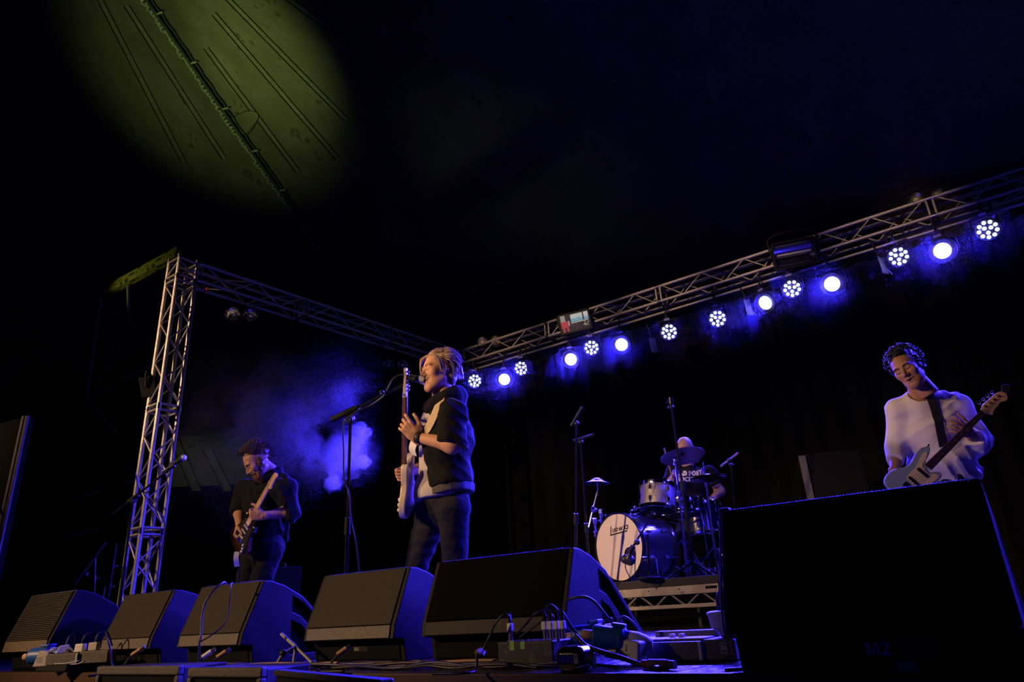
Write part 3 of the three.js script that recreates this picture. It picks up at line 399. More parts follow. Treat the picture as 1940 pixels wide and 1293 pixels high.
// --- hand, in its own frame: wrist at 0, fingers to +Y, palm to +Z, thumb to +X times side
function handField(side, curls, spread = 0.12, thumb = { out: 0.7, fwd: 0.5 }) {
  const x = side, list = [ell(V3(0, 0.045, 0), 0.039, 0.05, 0.0135), cone(V3(x * 0.006, -0.02, 0), V3(x * 0.012, 0.03, 0.002), 0.022, 0.02), cone(V3(-x * 0.012, -0.02, 0), V3(-x * 0.02, 0.03, 0.002), 0.021, 0.016)];
  const base = [0.029, 0.0095, -0.0105, -0.029], L = [0.074, 0.082, 0.076, 0.06], fingers = [];
  for (let i = 0; i < 4; i++) {
    let p = V3(x * base[i], 0.086 - Math.abs(i - 1) * 0.004, 0), a = 0; const s = (1.4 - i) * spread, seg = [0.46, 0.3, 0.24], c = Array.isArray(curls[i]) ? curls[i] : [curls[i], curls[i] * 1.15, curls[i] * 0.7];
    fingers.push(cone(V3(x * base[i] * 0.7, 0.045, -0.002), p, 0.0105, 0.0105));
    for (let k = 0; k < 3; k++) { a += c[k]; const d = V3(x * Math.sin(s) * Math.cos(a), Math.cos(s) * Math.cos(a), Math.sin(a)).normalize(), q = p.clone().addScaledVector(d, L[i] * seg[k]); fingers.push(cone(p, q, 0.0098 - k * 0.0008 - (i === 3 ? 0.001 : 0), 0.0092 - k * 0.0008 - (i === 3 ? 0.001 : 0))); p = q; }
  }
  const t0 = V3(x * 0.024, 0.022, 0.006), t1 = t0.clone().add(V3(x * 0.75, 0.5, thumb.fwd * 0.5).normalize().multiplyScalar(0.036)), t2 = t1.clone().add(V3(x * thumb.out, 0.75, thumb.fwd).normalize().multiplyScalar(0.034)), t3 = t2.clone().add(V3(x * thumb.out * 0.6, 0.9, thumb.fwd * 1.1).normalize().multiplyScalar(0.027));
  list.push(cone(t0, t1, 0.0155, 0.0125)); const th = blend([cone(t1, t2, 0.0118, 0.0105), cone(t2, t3, 0.0105, 0.0085)], 0.004);
  const palm = blend(list, 0.016), f4 = (a, b, c) => { let d = 1e9; for (const q of fingers) d = Math.min(d, q(a, b, c)); return d; };
  return (a, b, c) => smin(smin(palm(a, b, c), f4(a, b, c), 0.008), th(a, b, c), 0.008);
}
const handGeo = (...a) => nets(handField(...a), V3(-0.11, -0.045, -0.08), V3(0.11, 0.185, 0.12), 0.003);
// fingers along `d`, palm to `n`
const handFrame = (wrist, d, n) => frame(d, n, wrist);
// curled locks: many small bent tubes rooted on a field
function locks(rootFn, count, seed, make) { const r = rng(seed), out = []; for (let i = 0; i < count; i++) { const g = make(rootFn(r), r, i); if (g) out.push(g); } return join(out); }
// cloth that hangs in creases: a field with ridged waves whose direction and strength wander
const creased = (f, amp, ku, kv, seed) => (x, y, z) => { const d = f(x, y, z); if (Math.abs(d) > 0.06) return d; const u = x * CAM_R.x + z * CAM_R.z, m = smooth(-0.15, 0.35, noise3(u * 4 + seed, y * 3.5, z * 3)), w = 3 * noise3(u * 4.5, y * 3 + seed, z * 3); return d - amp * m * (0.6 - Math.abs(Math.sin(u * ku + y * kv + w))) - 0.45 * amp * noise3(u * 19 + seed, y * 11, z * 9); };
// a strip laid over fields (straps, prints): points are pushed along `n` until they lie `lift` off the surface
function onSurface(f, p, n, lift) { const q = p.clone().addScaledVector(n, 0.25); for (let i = 0, s = 0; i < 120; i++) { const d = f(q.x, q.y, q.z) - lift; if (d < 3e-4) return q; s += d * 0.7; if (s > 0.7) return p; q.addScaledVector(n, -d * 0.7); } return q; }
function strip(pts, width, faceN, thick = 0.004, seg = 40) { // a flat band along a curve, its flat side to faceN
  const c = new THREE.CatmullRomCurve3(pts, false, 'centripetal'), pos = [], uv = [], idx = [], len = c.getLength();
  for (let i = 0; i <= seg; i++) { const t = i / seg, p = c.getPoint(t), d = c.getTangent(t), s = d.clone().cross(typeof faceN === 'function' ? faceN(t) : faceN).normalize(), n = s.clone().cross(d).normalize(); for (const [a, b] of [[-1, -1], [1, -1], [1, 1], [-1, 1]]) { const q = p.clone().addScaledVector(s, a * width / 2).addScaledVector(n, b * thick / 2); pos.push(q.x, q.y, q.z); uv.push(a * 0.5 + 0.5, t * len / width); } }
  for (let i = 0; i < seg; i++) for (let k = 0; k < 4; k++) { const a = i * 4 + k, b = i * 4 + (k + 1) % 4; idx.push(a, b, a + 4, b, b + 4, a + 4); }
  const g = new THREE.BufferGeometry(); g.setAttribute('position', new THREE.Float32BufferAttribute(pos, 3)); g.setAttribute('uv', new THREE.Float32BufferAttribute(uv, 2)); g.setIndex(idx); return toCreasedNormals(g.toNonIndexed(), 0.8);
}
const shoe = (ankle, toe) => { const d = toe.clone().sub(ankle).setY(0).normalize(), f = blend([cone(V3(ankle.x, 0.045, ankle.z).addScaledVector(d, -0.05), V3(ankle.x, 0.04, ankle.z).addScaledVector(d, 0.16), 0.043, 0.036), cone(V3(ankle.x, 0.05, ankle.z), V3(ankle.x, 0.12, ankle.z), 0.046, 0.045)], 0.03); return nets(cut(f, plane(V3(0, 0.004, 0), V3(0, -1, 0))), V3(ankle.x - 0.25, -0.02, ankle.z - 0.25), V3(ankle.x + 0.25, 0.18, ankle.z + 0.25), 0.009); };
// headband matrices
function headFrame(c, faceDir, tilt = 0) { const z = faceDir.clone().normalize(), x0 = V3(0, 1, 0).cross(z).normalize(), y0 = z.clone().cross(x0), x = x0.clone().multiplyScalar(Math.cos(tilt)).addScaledVector(y0, Math.sin(tilt)), y = z.clone().cross(x); return basis(x, y, z, c); }
function person(label, base) { return thing('person', label, 'person', base); }
function limbs(list) { return list.map(([a, b, ra, rb]) => cone(a, b, ra, rb)); }

// ================================================================= the singer: seen from his left side, guitar upright
const singer = (() => {
  const D = 4.09, J = (x, y, dz = 0) => at(x, y, D - dz), base = J(828, 1231); base.y = 0;
  const t = person('singer in a dark short-sleeved hoodie singing into the microphone, guitar neck held upright', base), fwd = dir(-1, 0, 0.35).setY(0).normalize(), left = V3(0, 1, 0).cross(fwd).normalize();
  const pelvis = J(842, 952), chest = J(848, 820), neck = J(838, 760), sh = (s) => J(s > 0 ? 860 : 838, s > 0 ? 788 : 784, s * 0.165);
  const hipL = J(858, 962, 0.085), hipR = J(822, 962, -0.085), kneeL = J(862, 1085, 0.1), kneeR = J(786, 1085, -0.02), ankL = J(868, 1212, 0.08), ankR = J(790, 1212, -0.04);
  const elL = J(857, 843, 0.235), wrL = J(791, 829, 0.15), elR = J(812, 885, -0.25), wrR = J(772, 893, -0.11);
  const sk = skin([0.56, 0.33, 0.2]);
  const body = blend(limbs([[pelvis, chest, 0.1, 0.1], [chest, neck, 0.085, 0.05], [neck, J(832, 735), 0.052, 0.05], [chest, sh(1), 0.08, 0.06], [chest, sh(-1), 0.08, 0.06], [sh(1), elL, 0.055, 0.046], [elL, wrL, 0.046, 0.029], [sh(-1), elR, 0.052, 0.044], [elR, wrR, 0.043, 0.028], [pelvis, hipL, 0.1, 0.085], [pelvis, hipR, 0.1, 0.085], [hipL, kneeL, 0.082, 0.054], [hipR, kneeR, 0.082, 0.054], [kneeL, ankL, 0.05, 0.036], [kneeR, ankR, 0.05, 0.036], [ankL, ankL.clone().addScaledVector(fwd, 0.14).setY(0.04), 0.034, 0.03], [ankR, ankR.clone().addScaledVector(fwd, 0.14).setY(0.04), 0.034, 0.03]]), 0.045);
  const hm = headFrame(J(830, 704, 0.0), dir(-0.84, 0.14, 0.52), 0.02);
  const lo = [neck, ankL, ankR, elL, wrL, elR, wrR, sh(1), sh(-1), J(832, 735)];
  const handL = toWorld(handGeo(-1, [[0.3, 0.75, 0.5], [0.7, 1.2, 0.8], [0.9, 1.25, 0.8], [0.8, 1.3, 0.9]], 0.14, { out: 0.3, fwd: 0.3 }), handFrame(wrL, dir(-0.7, 0.72, 0.06), dir(-0.2, -0.1, -1)).scale(V3(1.12, 1.12, 1.12)));
  const handR = toWorld(handGeo(1, [0.75, 0.85, 0.9, 0.95], 0.05, { out: 0.5, fwd: 0.9 }), handFrame(wrR, dir(-0.62, -0.1, 0.75), dir(0.85, 0.1, 0.5)));
  wpart(t, 'body', join(nets(body, ...around(lo, 0.16), 0.0125), toWorld(headGeo({ mouth: 1.0 }), hm), handL, handR), sk);
  const blond = hairMat([0.30, 0.21, 0.135]);
  faceParts(t, hm, { mouth: 1.0, brow: std([0.16, 0.09, 0.05], 0.8), lip: std([0.42, 0.2, 0.16], 0.5) });
  { // hair: a cap swept back, long locks in front of the far cheek and over the ear
    const cap = ell(V3(0, 0.045, -0.022), 0.088, 0.09, 0.112), line = plane(V3(0, 0.082, 0.055), V3(0, -0.82, 0.57).normalize()), back = plane(V3(0, -0.07, -0.05), V3(0, -1, -0.1).normalize()), side = plane(V3(0, 0.0, 0.005), V3(0, -0.35, 0.94).normalize());
    const f = (x, y, z) => { let d = cap(x, y, z) + 0.004 * Math.sin(110 * (x + 0.4 * z) + 9 * noise3(x * 20, y * 20, z * 20)) + 0.005 * noise3(x * 32, y * 32, z * 32); d = smax(d, smax(Math.min(line(x, y, z), 0.2), -0.2, 0.001), 0.006); d = smax(d, y < 0.05 ? side(x, y, z) : -1, 0.01); return smax(d, back(x, y, z), 0.01); };
    const nape = ell(V3(0, -0.03, -0.062), 0.07, 0.075, 0.05);
    const g = nets(both(f, (x, y, z) => nape(x, y, z) + 0.004 * Math.sin(140 * x + 30 * y), 0.02), V3(-0.12, -0.13, -0.16), V3(0.12, 0.16, 0.12), 0.0042);
    const lk = locks((r) => ({ a: lerp(-2.2, 2.2, r()), b: lerp(0.0, 1.3, r()) }), 900, 5, ({ a, b }, r) => { if (Math.abs(a) < 1.0 && b < 0.55) return null; const p = V3(Math.sin(a) * 0.086 * Math.cos(b), 0.05 + 0.088 * Math.sin(b), -0.022 + Math.cos(a) * 0.108 * Math.cos(b) * (Math.abs(a) < 1 ? 0.86 : 0.6)), w = 0.016 * (r() - 0.5), e = V3(p.x * 1.1 + w, p.y - 0.008 - 0.042 * r() * (1.2 - b), p.z - 0.035 - 0.05 * r()), m = p.clone().lerp(e, 0.5).sub(V3(0, 0.04, -0.02)); m.setLength(Math.max(0.098, m.length()) + (Math.abs(a) < 1.1 ? 0.003 + 0.008 * r() : 0.01 + 0.014 * r())).add(V3(w * 0.6, 0.04, -0.02)); return tube([p, m, e], 0.0009 + 0.0014 * r(), 7, 4); });
    const sideLocks = locks((r) => r(), 260, 9, (u, r) => { const s = r() < 0.6 ? 1 : -1, v = r(), z0 = v < 0.35 ? 0.012 + 0.03 * r() : -0.045 - 0.06 * r(), p = V3(s * (0.072 + 0.012 * r()), 0.07 - 0.03 * r(), z0 + 0.02), e = V3(s * (0.08 + 0.01 * r()), v < 0.35 ? 0.004 - 0.045 * r() : -0.02 - 0.045 * r(), z0 - 0.012 - 0.012 * r()); return tube([p, p.clone().lerp(e, 0.5).add(V3(s * (0.008 + 0.008 * r()), 0.006, 0.008 * (r() - 0.5))), e], 0.001 + 0.0012 * r(), 7, 4); });
    const fringe = locks((r) => r(), 46, 11, (u, r) => { const p = V3(-0.022 - 0.045 * u, 0.108 - 0.02 * u, 0.055), e = V3(-0.062 - 0.025 * u - 0.01 * r(), 0.02 - 0.09 * r(), 0.082 - 0.045 * u); return tube([p, p.clone().lerp(e, 0.4).add(V3(-0.012, 0.016 + 0.01 * r(), 0.022)), e], 0.0014 + 0.0014 * r(), 8, 4); });
    const wisps = locks((r) => r(), 34, 15, (u, r) => { const p = V3(0.08 * (r() - 0.5), -0.03 + 0.1 * r(), -0.112), e = p.clone().add(V3(0.05 * (r() - 0.5), -0.05 * r() + 0.012, -0.02 - 0.03 * r())); return tube([p, p.clone().lerp(e, 0.5).add(V3(0, 0.012, 0)), e], 0.0013, 6, 4); });
    wpart(t, 'hair', toWorld(join(g, lk, sideLocks, fringe, wisps), hm), blond);
  }
  // white tee below, dark hoodie over it, jeans
  const tee = folds(cut(blend([...limbs([[J(828, 940), J(832, 800), 0.125, 0.11], [J(845, 948), J(850, 830), 0.13, 0.12]]), ell(J(835, 935, 0.02), 0.15, 0.1, 0.15)], 0.05), blend([plane(J(835, 948, 0), V3(0, -1, 0))], 0.01)), 0.006, 14, 5, 14, 3);
  wpart(t, 'tee_shirt', nets(tee, ...around([J(820, 960), J(850, 770)], 0.24), 0.011), cloth([0.42, 0.39, 0.36]));
  const frontCut = plane(J(800, 860, 0.05), dir(-1, -0.06, 0.12));
  const hood0 = blend([ell(chest.clone().lerp(J(846, 850), 0.5), 0.16, 0.22, 0.2, dir(1, 0, 0), dir(0, 1, 0), dir(0, 0, 1)), ell(J(853, 905, 0.02), 0.142, 0.13, 0.19, dir(1, 0, 0), dir(0, 1, 0), dir(0, 0, 1)), cone(J(850, 778), sh(1), 0.1, 0.075), cone(J(843, 778), sh(-1), 0.1, 0.075)], 0.05);
  const hem = plane(J(850, 927, 0), V3(0, -1, 0).addScaledVector(CAM_R, 0.1).normalize());
  const sleeve = (s, a, b, out) => { const dn = b.clone().sub(a).normalize().lerp(out, 0.35).normalize(), end = plane(b, dn); return cut(less(cut(cone(a, b.clone().addScaledVector(dn, 0.05), 0.086, 0.094), end, 0.01), cone(a.clone().lerp(b, 0.7), b.clone().addScaledVector(dn, 0.08), 0.045, 0.07), 0.006), (x, y, z) => -1); };
  let hoodie = both(cut(cut(hood0, hem, 0.012), frontCut, 0.02), both(sleeve(1, J(856, 786, 0.14), J(863, 848, 0.235), dir(-0.9, -0.4, 0)), sleeve(-1, sh(-1), J(826, 852, -0.24), dir(-0.9, 0, 0.2)), 0.001), 0.035);
  hoodie = folds(hoodie, 0.009, 11, 6, 11, 8);
  hoodie = creased(creased(hoodie, 0.013, 38, 8, 5), 0.007, 20, 44, 31);
  const dark = cloth([0.0105, 0.01, 0.0105]);
  wpart(t, 'hoodie', nets(hoodie, ...around([J(800, 930), J(890, 930), sh(1), sh(-1), J(868, 850, 0.24), J(826, 855, -0.24)], 0.17), 0.0115), dark);
  { const c = J(842, 768), r = blend([...[0, 1, 2, 3, 4, 5, 6, 7, 8].map((i) => { const a = i / 9 * Math.PI * 2, b = (i + 1) / 9 * Math.PI * 2, q = (u) => c.clone().addScaledVector(fwd, 0.085 * Math.cos(u)).addScaledVector(left, 0.095 * Math.sin(u)).add(V3(0, -0.038 * Math.cos(u) + 0.018, 0)); return cone(q(a), q(b), 0.034 + 0.012 * (1 - Math.cos(a)) / 2, 0.034 + 0.012 * (1 - Math.cos(b)) / 2); }), ell(J(868, 776, 0), 0.05, 0.035, 0.09, dir(1, -0.35, 0), dir(0.35, 1, 0), CAM_T)], 0.05);
    wpart(t, 'hood', nets(folds(r, 0.006, 18, 14, 18, 4), ...around([c], 0.21), 0.009), dark); }
  wpart(t, 'hem_band', nets(cut(cut(folds(blend([ell(J(853, 925, 0.02), 0.145, 0.2, 0.185, dir(1, 0, 0), dir(0, 1, 0), dir(0, 0, 1))], 0.05), 0.006, 20, 4, 20, 2), plane(J(850, 942, 0), V3(0, -1, 0).addScaledVector(CAM_R, 0.1).normalize())), plane(J(850, 924, 0), V3(0, 1, 0).addScaledVector(CAM_R, -0.1).normalize())), ...around([J(853, 930, 0.02)], 0.23), 0.008), cloth([0.085, 0.08, 0.078]));
  const jeans = folds(cut(blend(limbs([[J(842, 938), J(842, 955), 0.135, 0.13], [pelvis, hipL, 0.13, 0.105], [pelvis, hipR, 0.13, 0.105], [hipL, kneeL, 0.098, 0.068], [hipR, kneeR, 0.104, 0.068], [kneeL, ankL, 0.064, 0.052], [kneeR, ankR, 0.064, 0.052]]), 0.03), plane(J(840, 926), V3(0, 1, 0))), 0.004, 22, 30, 22, 6);
  wpart(t, 'jeans', nets(creased(jeans, 0.009, 12, 46, 2), ...around([J(842, 930), pelvis, hipL, hipR, kneeL, kneeR, ankL, ankR], 0.17), 0.0115), cloth([0.022, 0.022, 0.028]));
  wpart(t, 'shoe', shoe(ankL, ankL.clone().add(fwd)), M.rubber); wpart(t, 'shoe', shoe(ankR, ankR.clone().add(fwd)), M.rubber);
  wpart(t, 'wristband', new THREE.TorusGeometry(0.033, 0.006, 8, 24).scale(1, 1, 3).applyMatrix4(new THREE.Matrix4().makeRotationFromQuaternion(new THREE.Quaternion().setFromUnitVectors(V3(0, 0, 1), elL.clone().sub(wrL).normalize()))).translate(...wrL.clone().lerp(elL, 0.04).toArray()), M.black);
  return { J, sh, hoodie, fwd, left, neck, wrL };
})();

// ================================================================= the guitarist: head bowed, three-quarter view to the left
const guitarist = (() => {
  const D = 5.2, J = (x, y, dz = 0) => at(x, y, D - dz), base = J(468, 1238); base.y = 0;
  const t = person('bearded guitarist in black looking down at his guitar in front of the smoke', base), fwd = dir(-0.72, 0, 0.7).setY(0).normalize();
  const pelvis = J(497, 1030, 0), chest = J(500, 955), neck = J(508, 905, 0.0), nb = J(501, 890, 0.02), shL = J(541, 924, 0.11), shR = J(465, 929, -0.1);
  const elL = J(549, 972, 0.17), wrL = J(499, 977, 0.27), elR = J(453, 968, -0.05), wrR = J(454, 996, 0.12);
  const hipL = J(510, 1040, 0.07), hipR = J(485, 1038, -0.06), kneeL = J(490, 1125, 0.16), kneeR = J(462, 1122, 0.05), ankL = J(488, 1222, 0.08), ankR = J(456, 1218, -0.06);
  const sk = skin([0.5, 0.29, 0.19]);
  const body = blend(limbs([[pelvis, chest, 0.1, 0.105], [chest, neck, 0.085, 0.055], [neck, nb, 0.054, 0.05], [chest, shL, 0.075, 0.055], [chest, shR, 0.075, 0.055], [shL, elL, 0.05, 0.043], [elL, wrL, 0.044, 0.028], [shR, elR, 0.055, 0.045], [elR, wrR, 0.044, 0.029], [pelvis, hipL, 0.1, 0.088], [pelvis, hipR, 0.1, 0.088], [hipL, kneeL, 0.085, 0.056], [hipR, kneeR, 0.085, 0.056], [kneeL, ankL, 0.052, 0.038], [kneeR, ankR, 0.052, 0.038], [ankL, ankL.clone().addScaledVector(fwd, 0.14).setY(0.04), 0.034, 0.03], [ankR, ankR.clone().addScaledVector(fwd, 0.14).setY(0.04), 0.034, 0.03]]), 0.045);
  const hm = headFrame(J(487, 874, 0.05), dir(-0.62, -0.52, 0.62), -0.08);
  const handL = toWorld(handGeo(-1, [1.0, 1.05, 1.05, 1.0], 0.06, { out: 0.3, fwd: 0.5 }), handFrame(wrL, dir(-0.95, 0.02, 0.1), dir(0.05, 0.15, -1)));
  const handR = toWorld(handGeo(1, [1.1, 1.2, 1.25, 1.2], 0.05, { out: 0.3, fwd: 0.8 }), handFrame(wrR, dir(-0.1, -0.75, 0.55), dir(0.75, -0.35, 0.2)));
  wpart(t, 'body', join(nets(body, ...around([nb, neck, elL, wrL, elR, wrR, shL, shR, ankL, ankR], 0.16), 0.0125), toWorld(headGeo({ mouth: 0 }), hm), handL, handR), sk);
  const brown = hairMat([0.075, 0.047, 0.026]), beardM = hairMat([0.11, 0.05, 0.022]);
  faceParts(t, hm, { mouth: 0, brow: std([0.05, 0.028, 0.015], 0.8), lip: std([0.33, 0.15, 0.11], 0.5) });
  { const cap = ell(V3(0, 0.046, -0.024), 0.081, 0.084, 0.099), line = plane(V3(0, 0.08, 0.055), V3(0, -0.85, 0.53).normalize()), side = plane(V3(0, 0.0, -0.004), V3(0, -0.2, 0.97).normalize()), back = plane(V3(0, -0.055, -0.05), V3(0, -1, -0.15).normalize());
    const f = (x, y, z) => { let d = cap(x, y, z) + 0.005 * noise3(x * 40, y * 40, z * 40); d = smax(d, line(x, y, z), 0.008); d = smax(d, y < 0.045 ? side(x, y, z) : -1, 0.01); return smax(d, back(x, y, z), 0.01); };
    const quiff = locks((r) => ({ a: lerp(-3.1, 3.1, r()), b: lerp(-0.15, 1.5, r()) }), 1500, 31, ({ a, b }, r) => { if (Math.abs(a) < 1.05 && b < 0.55) return null; if (Math.abs(a) < 1.75 && b < 0.08) return null; const p = V3(Math.sin(a) * 0.083 * Math.cos(b), 0.05 + 0.085 * Math.sin(b), -0.02 + Math.cos(a) * 0.1 * Math.cos(b)), up = (0.012 + 0.016 * r()) * smooth(-0.3, 0.5, b) + 0.012 * smooth(0.02, 0.07, p.z), e = p.clone().add(V3(0.014 * (r() - 0.5), up, 0.012 - 0.05 * r() + 0.03 * smooth(0.02, 0.07, p.z))); return tube([p, p.clone().lerp(e, 0.5).add(V3(0.008 * (r() - 0.5), 0.004, 0.008)), e], 0.001 + 0.0014 * r(), 6, 4); });
    const curls = locks((r) => ({ a: Math.PI + lerp(-1.5, 1.5, r()), h: r() }), 320, 33, ({ a, h }, r) => { const p = V3(Math.sin(a) * 0.083, -0.05 + 0.13 * h, -0.02 + Math.cos(a) * 0.104), o = V3(Math.sin(a), 0, Math.cos(a)), e = p.clone().addScaledVector(o, 0.014 + 0.012 * r()).add(V3(0.02 * (r() - 0.5), -0.02 * r(), 0)); return tube([p, p.clone().lerp(e, 0.6).add(V3(0, 0.008, 0)), e], 0.001 + 0.0013 * r(), 6, 4); });
    wpart(t, 'hair', toWorld(join(nets(f, V3(-0.12, -0.1, -0.15), V3(0.12, 0.16, 0.12), 0.0042), quiff, curls), hm), brown);
    const F = headField({ mouth: 0 }), low = plane(V3(0, -0.045, 0.08), V3(0, 1, -0.35).normalize()), cheeks = plane(V3(0, -0.05, 0.0), V3(0, 0.7, 0.5).normalize());
    const jaw = blend([ell(V3(0, -0.088, 0.045), 0.052, 0.05, 0.05), cone(V3(-0.062, -0.02, 0.005), V3(-0.022, -0.11, 0.06), 0.021, 0.03), cone(V3(0.062, -0.02, 0.005), V3(0.022, -0.11, 0.06), 0.021, 0.03), cone(V3(-0.07, 0.012, -0.002), V3(-0.062, -0.03, 0.005), 0.011, 0.017), cone(V3(0.07, 0.012, -0.002), V3(0.062, -0.03, 0.005), 0.011, 0.017), sph(V3(0, -0.13, 0.064), 0.03), cone(V3(-0.028, -0.062, 0.08), V3(-0.004, -0.053, 0.094), 0.007, 0.006), cone(V3(0.028, -0.062, 0.08), V3(0.004, -0.053, 0.094), 0.007, 0.006)], 0.018);
    const mouthGap = ell(V3(0, -0.069, 0.1), 0.018, 0.006, 0.03), beard = less((x, y, z) => jaw(x, y, z) + 0.0035 * noise3(x * 70, y * 40, z * 70) + 0.002 * Math.sin(x * 300), mouthGap, 0.004);
    const bl = locks((r) => r(), 160, 37, (u, r) => { const a = lerp(-1.3, 1.3, r()), p = V3(Math.sin(a) * 0.05, -0.085 - 0.035 * r(), 0.035 + Math.cos(a) * 0.045), e = p.clone().add(V3(Math.sin(a) * 0.008, -0.02 - 0.014 * r(), 0.01)); return tube([p, p.clone().lerp(e, 0.5).add(V3(0, 0, 0.004)), e], 0.0016, 5, 4); });
    wpart(t, 'beard', toWorld(join(nets(beard, V3(-0.1, -0.19, -0.04), V3(0.1, 0.04, 0.13), 0.0036), bl), hm), beardM); }
  const endL = plane(elL.clone().lerp(wrL, 0.14), wrL.clone().sub(elL).normalize()), endR = plane(elR.clone().lerp(wrR, 0.12), wrR.clone().sub(elR).normalize());
  const shirt = folds(cut(both(blend([ell(chest, 0.165, 0.17, 0.14, dir(0.85, 0, 0.5), dir(0, 1, 0), dir(-0.5, 0, 0.85)), ell(J(502, 1000), 0.15, 0.14, 0.135, dir(0.85, 0, 0.5), dir(0, 1, 0), dir(-0.5, 0, 0.85)), cone(chest, neck, 0.1, 0.075), cone(J(515, 930, 0.05), shL, 0.085, 0.078), cone(J(486, 930, -0.03), shR, 0.085, 0.075)], 0.05), both(both(cone(shL, elL, 0.078, 0.068), cut(cone(elL, elL.clone().lerp(wrL, 0.3), 0.07, 0.058), endL), 0.04), both(cone(shR, elR, 0.075, 0.062), cut(cone(elR, elR.clone().lerp(wrR, 0.3), 0.062, 0.056), endR), 0.04), 0.01), 0.03), plane(J(505, 1024), V3(0, -1, 0))), 0.009, 12, 9, 12, 12);
  const blk = cloth([0.01, 0.01, 0.011]);
  wpart(t, 'shirt', nets(creased(shirt, 0.013, 30, 16, 9), ...around([neck, chest, shL, shR, elL, elR, J(502, 1028)], 0.19), 0.0115), blk);
  wpart(t, 'collar', nets(blend([0, 1, 2, 3, 4, 5, 6, 7].map((i) => { const q = (u) => J(508, 903, 0.0).addScaledVector(fwd, 0.07 * Math.cos(u)).addScaledVector(V3(0, 1, 0).cross(fwd), 0.08 * Math.sin(u)).add(V3(0, -0.04 * Math.cos(u), 0)); return cone(q(i / 8 * Math.PI * 2), q((i + 1) / 8 * Math.PI * 2), 0.034, 0.034); }).concat([ell(J(519, 894, -0.01), 0.06, 0.042, 0.07), cone(J(512, 904, 0), J(537, 908, 0.04), 0.052, 0.046)]), 0.02), ...around([J(512, 903)], 0.21), 0.008), blk);
  { const q = [J(536, 982, 0.02), J(543, 986, -0.02), J(541, 1022, -0.04), J(530, 1026, 0.0)]; wpart(t, 'shirt_tail', nets(folds(blend([cone(q[0], q[3], 0.02, 0.022), cone(q[1], q[2], 0.02, 0.024), cone(J(528, 1000, 0), q[2], 0.03, 0.02)], 0.03), 0.006, 40, 10, 40, 2), ...around(q, 0.07), 0.008), blk); }
  const jeans = folds(cut(blend(limbs([[J(500, 1015), pelvis, 0.13, 0.125], [pelvis, hipL, 0.12, 0.108], [pelvis, hipR, 0.12, 0.105], [hipL, kneeL, 0.1, 0.075], [hipR, kneeR, 0.1, 0.073], [kneeL, ankL, 0.07, 0.06], [kneeR, ankR, 0.07, 0.06]]), 0.03), plane(J(500, 1012), V3(0, 1, 0))), 0.007, 20, 26, 20, 16);
  wpart(t, 'jeans', nets(jeans, ...around([pelvis, hipL, hipR, kneeL, kneeR, ankL, ankR], 0.17), 0.012), cloth([0.012, 0.012, 0.014]));
  wpart(t, 'shoe', shoe(ankL, ankL.clone().add(fwd)), M.rubber); wpart(t, 'shoe', shoe(ankR, ankR.clone().add(fwd)), M.rubber);
  return { J, shirt, shL };
})();
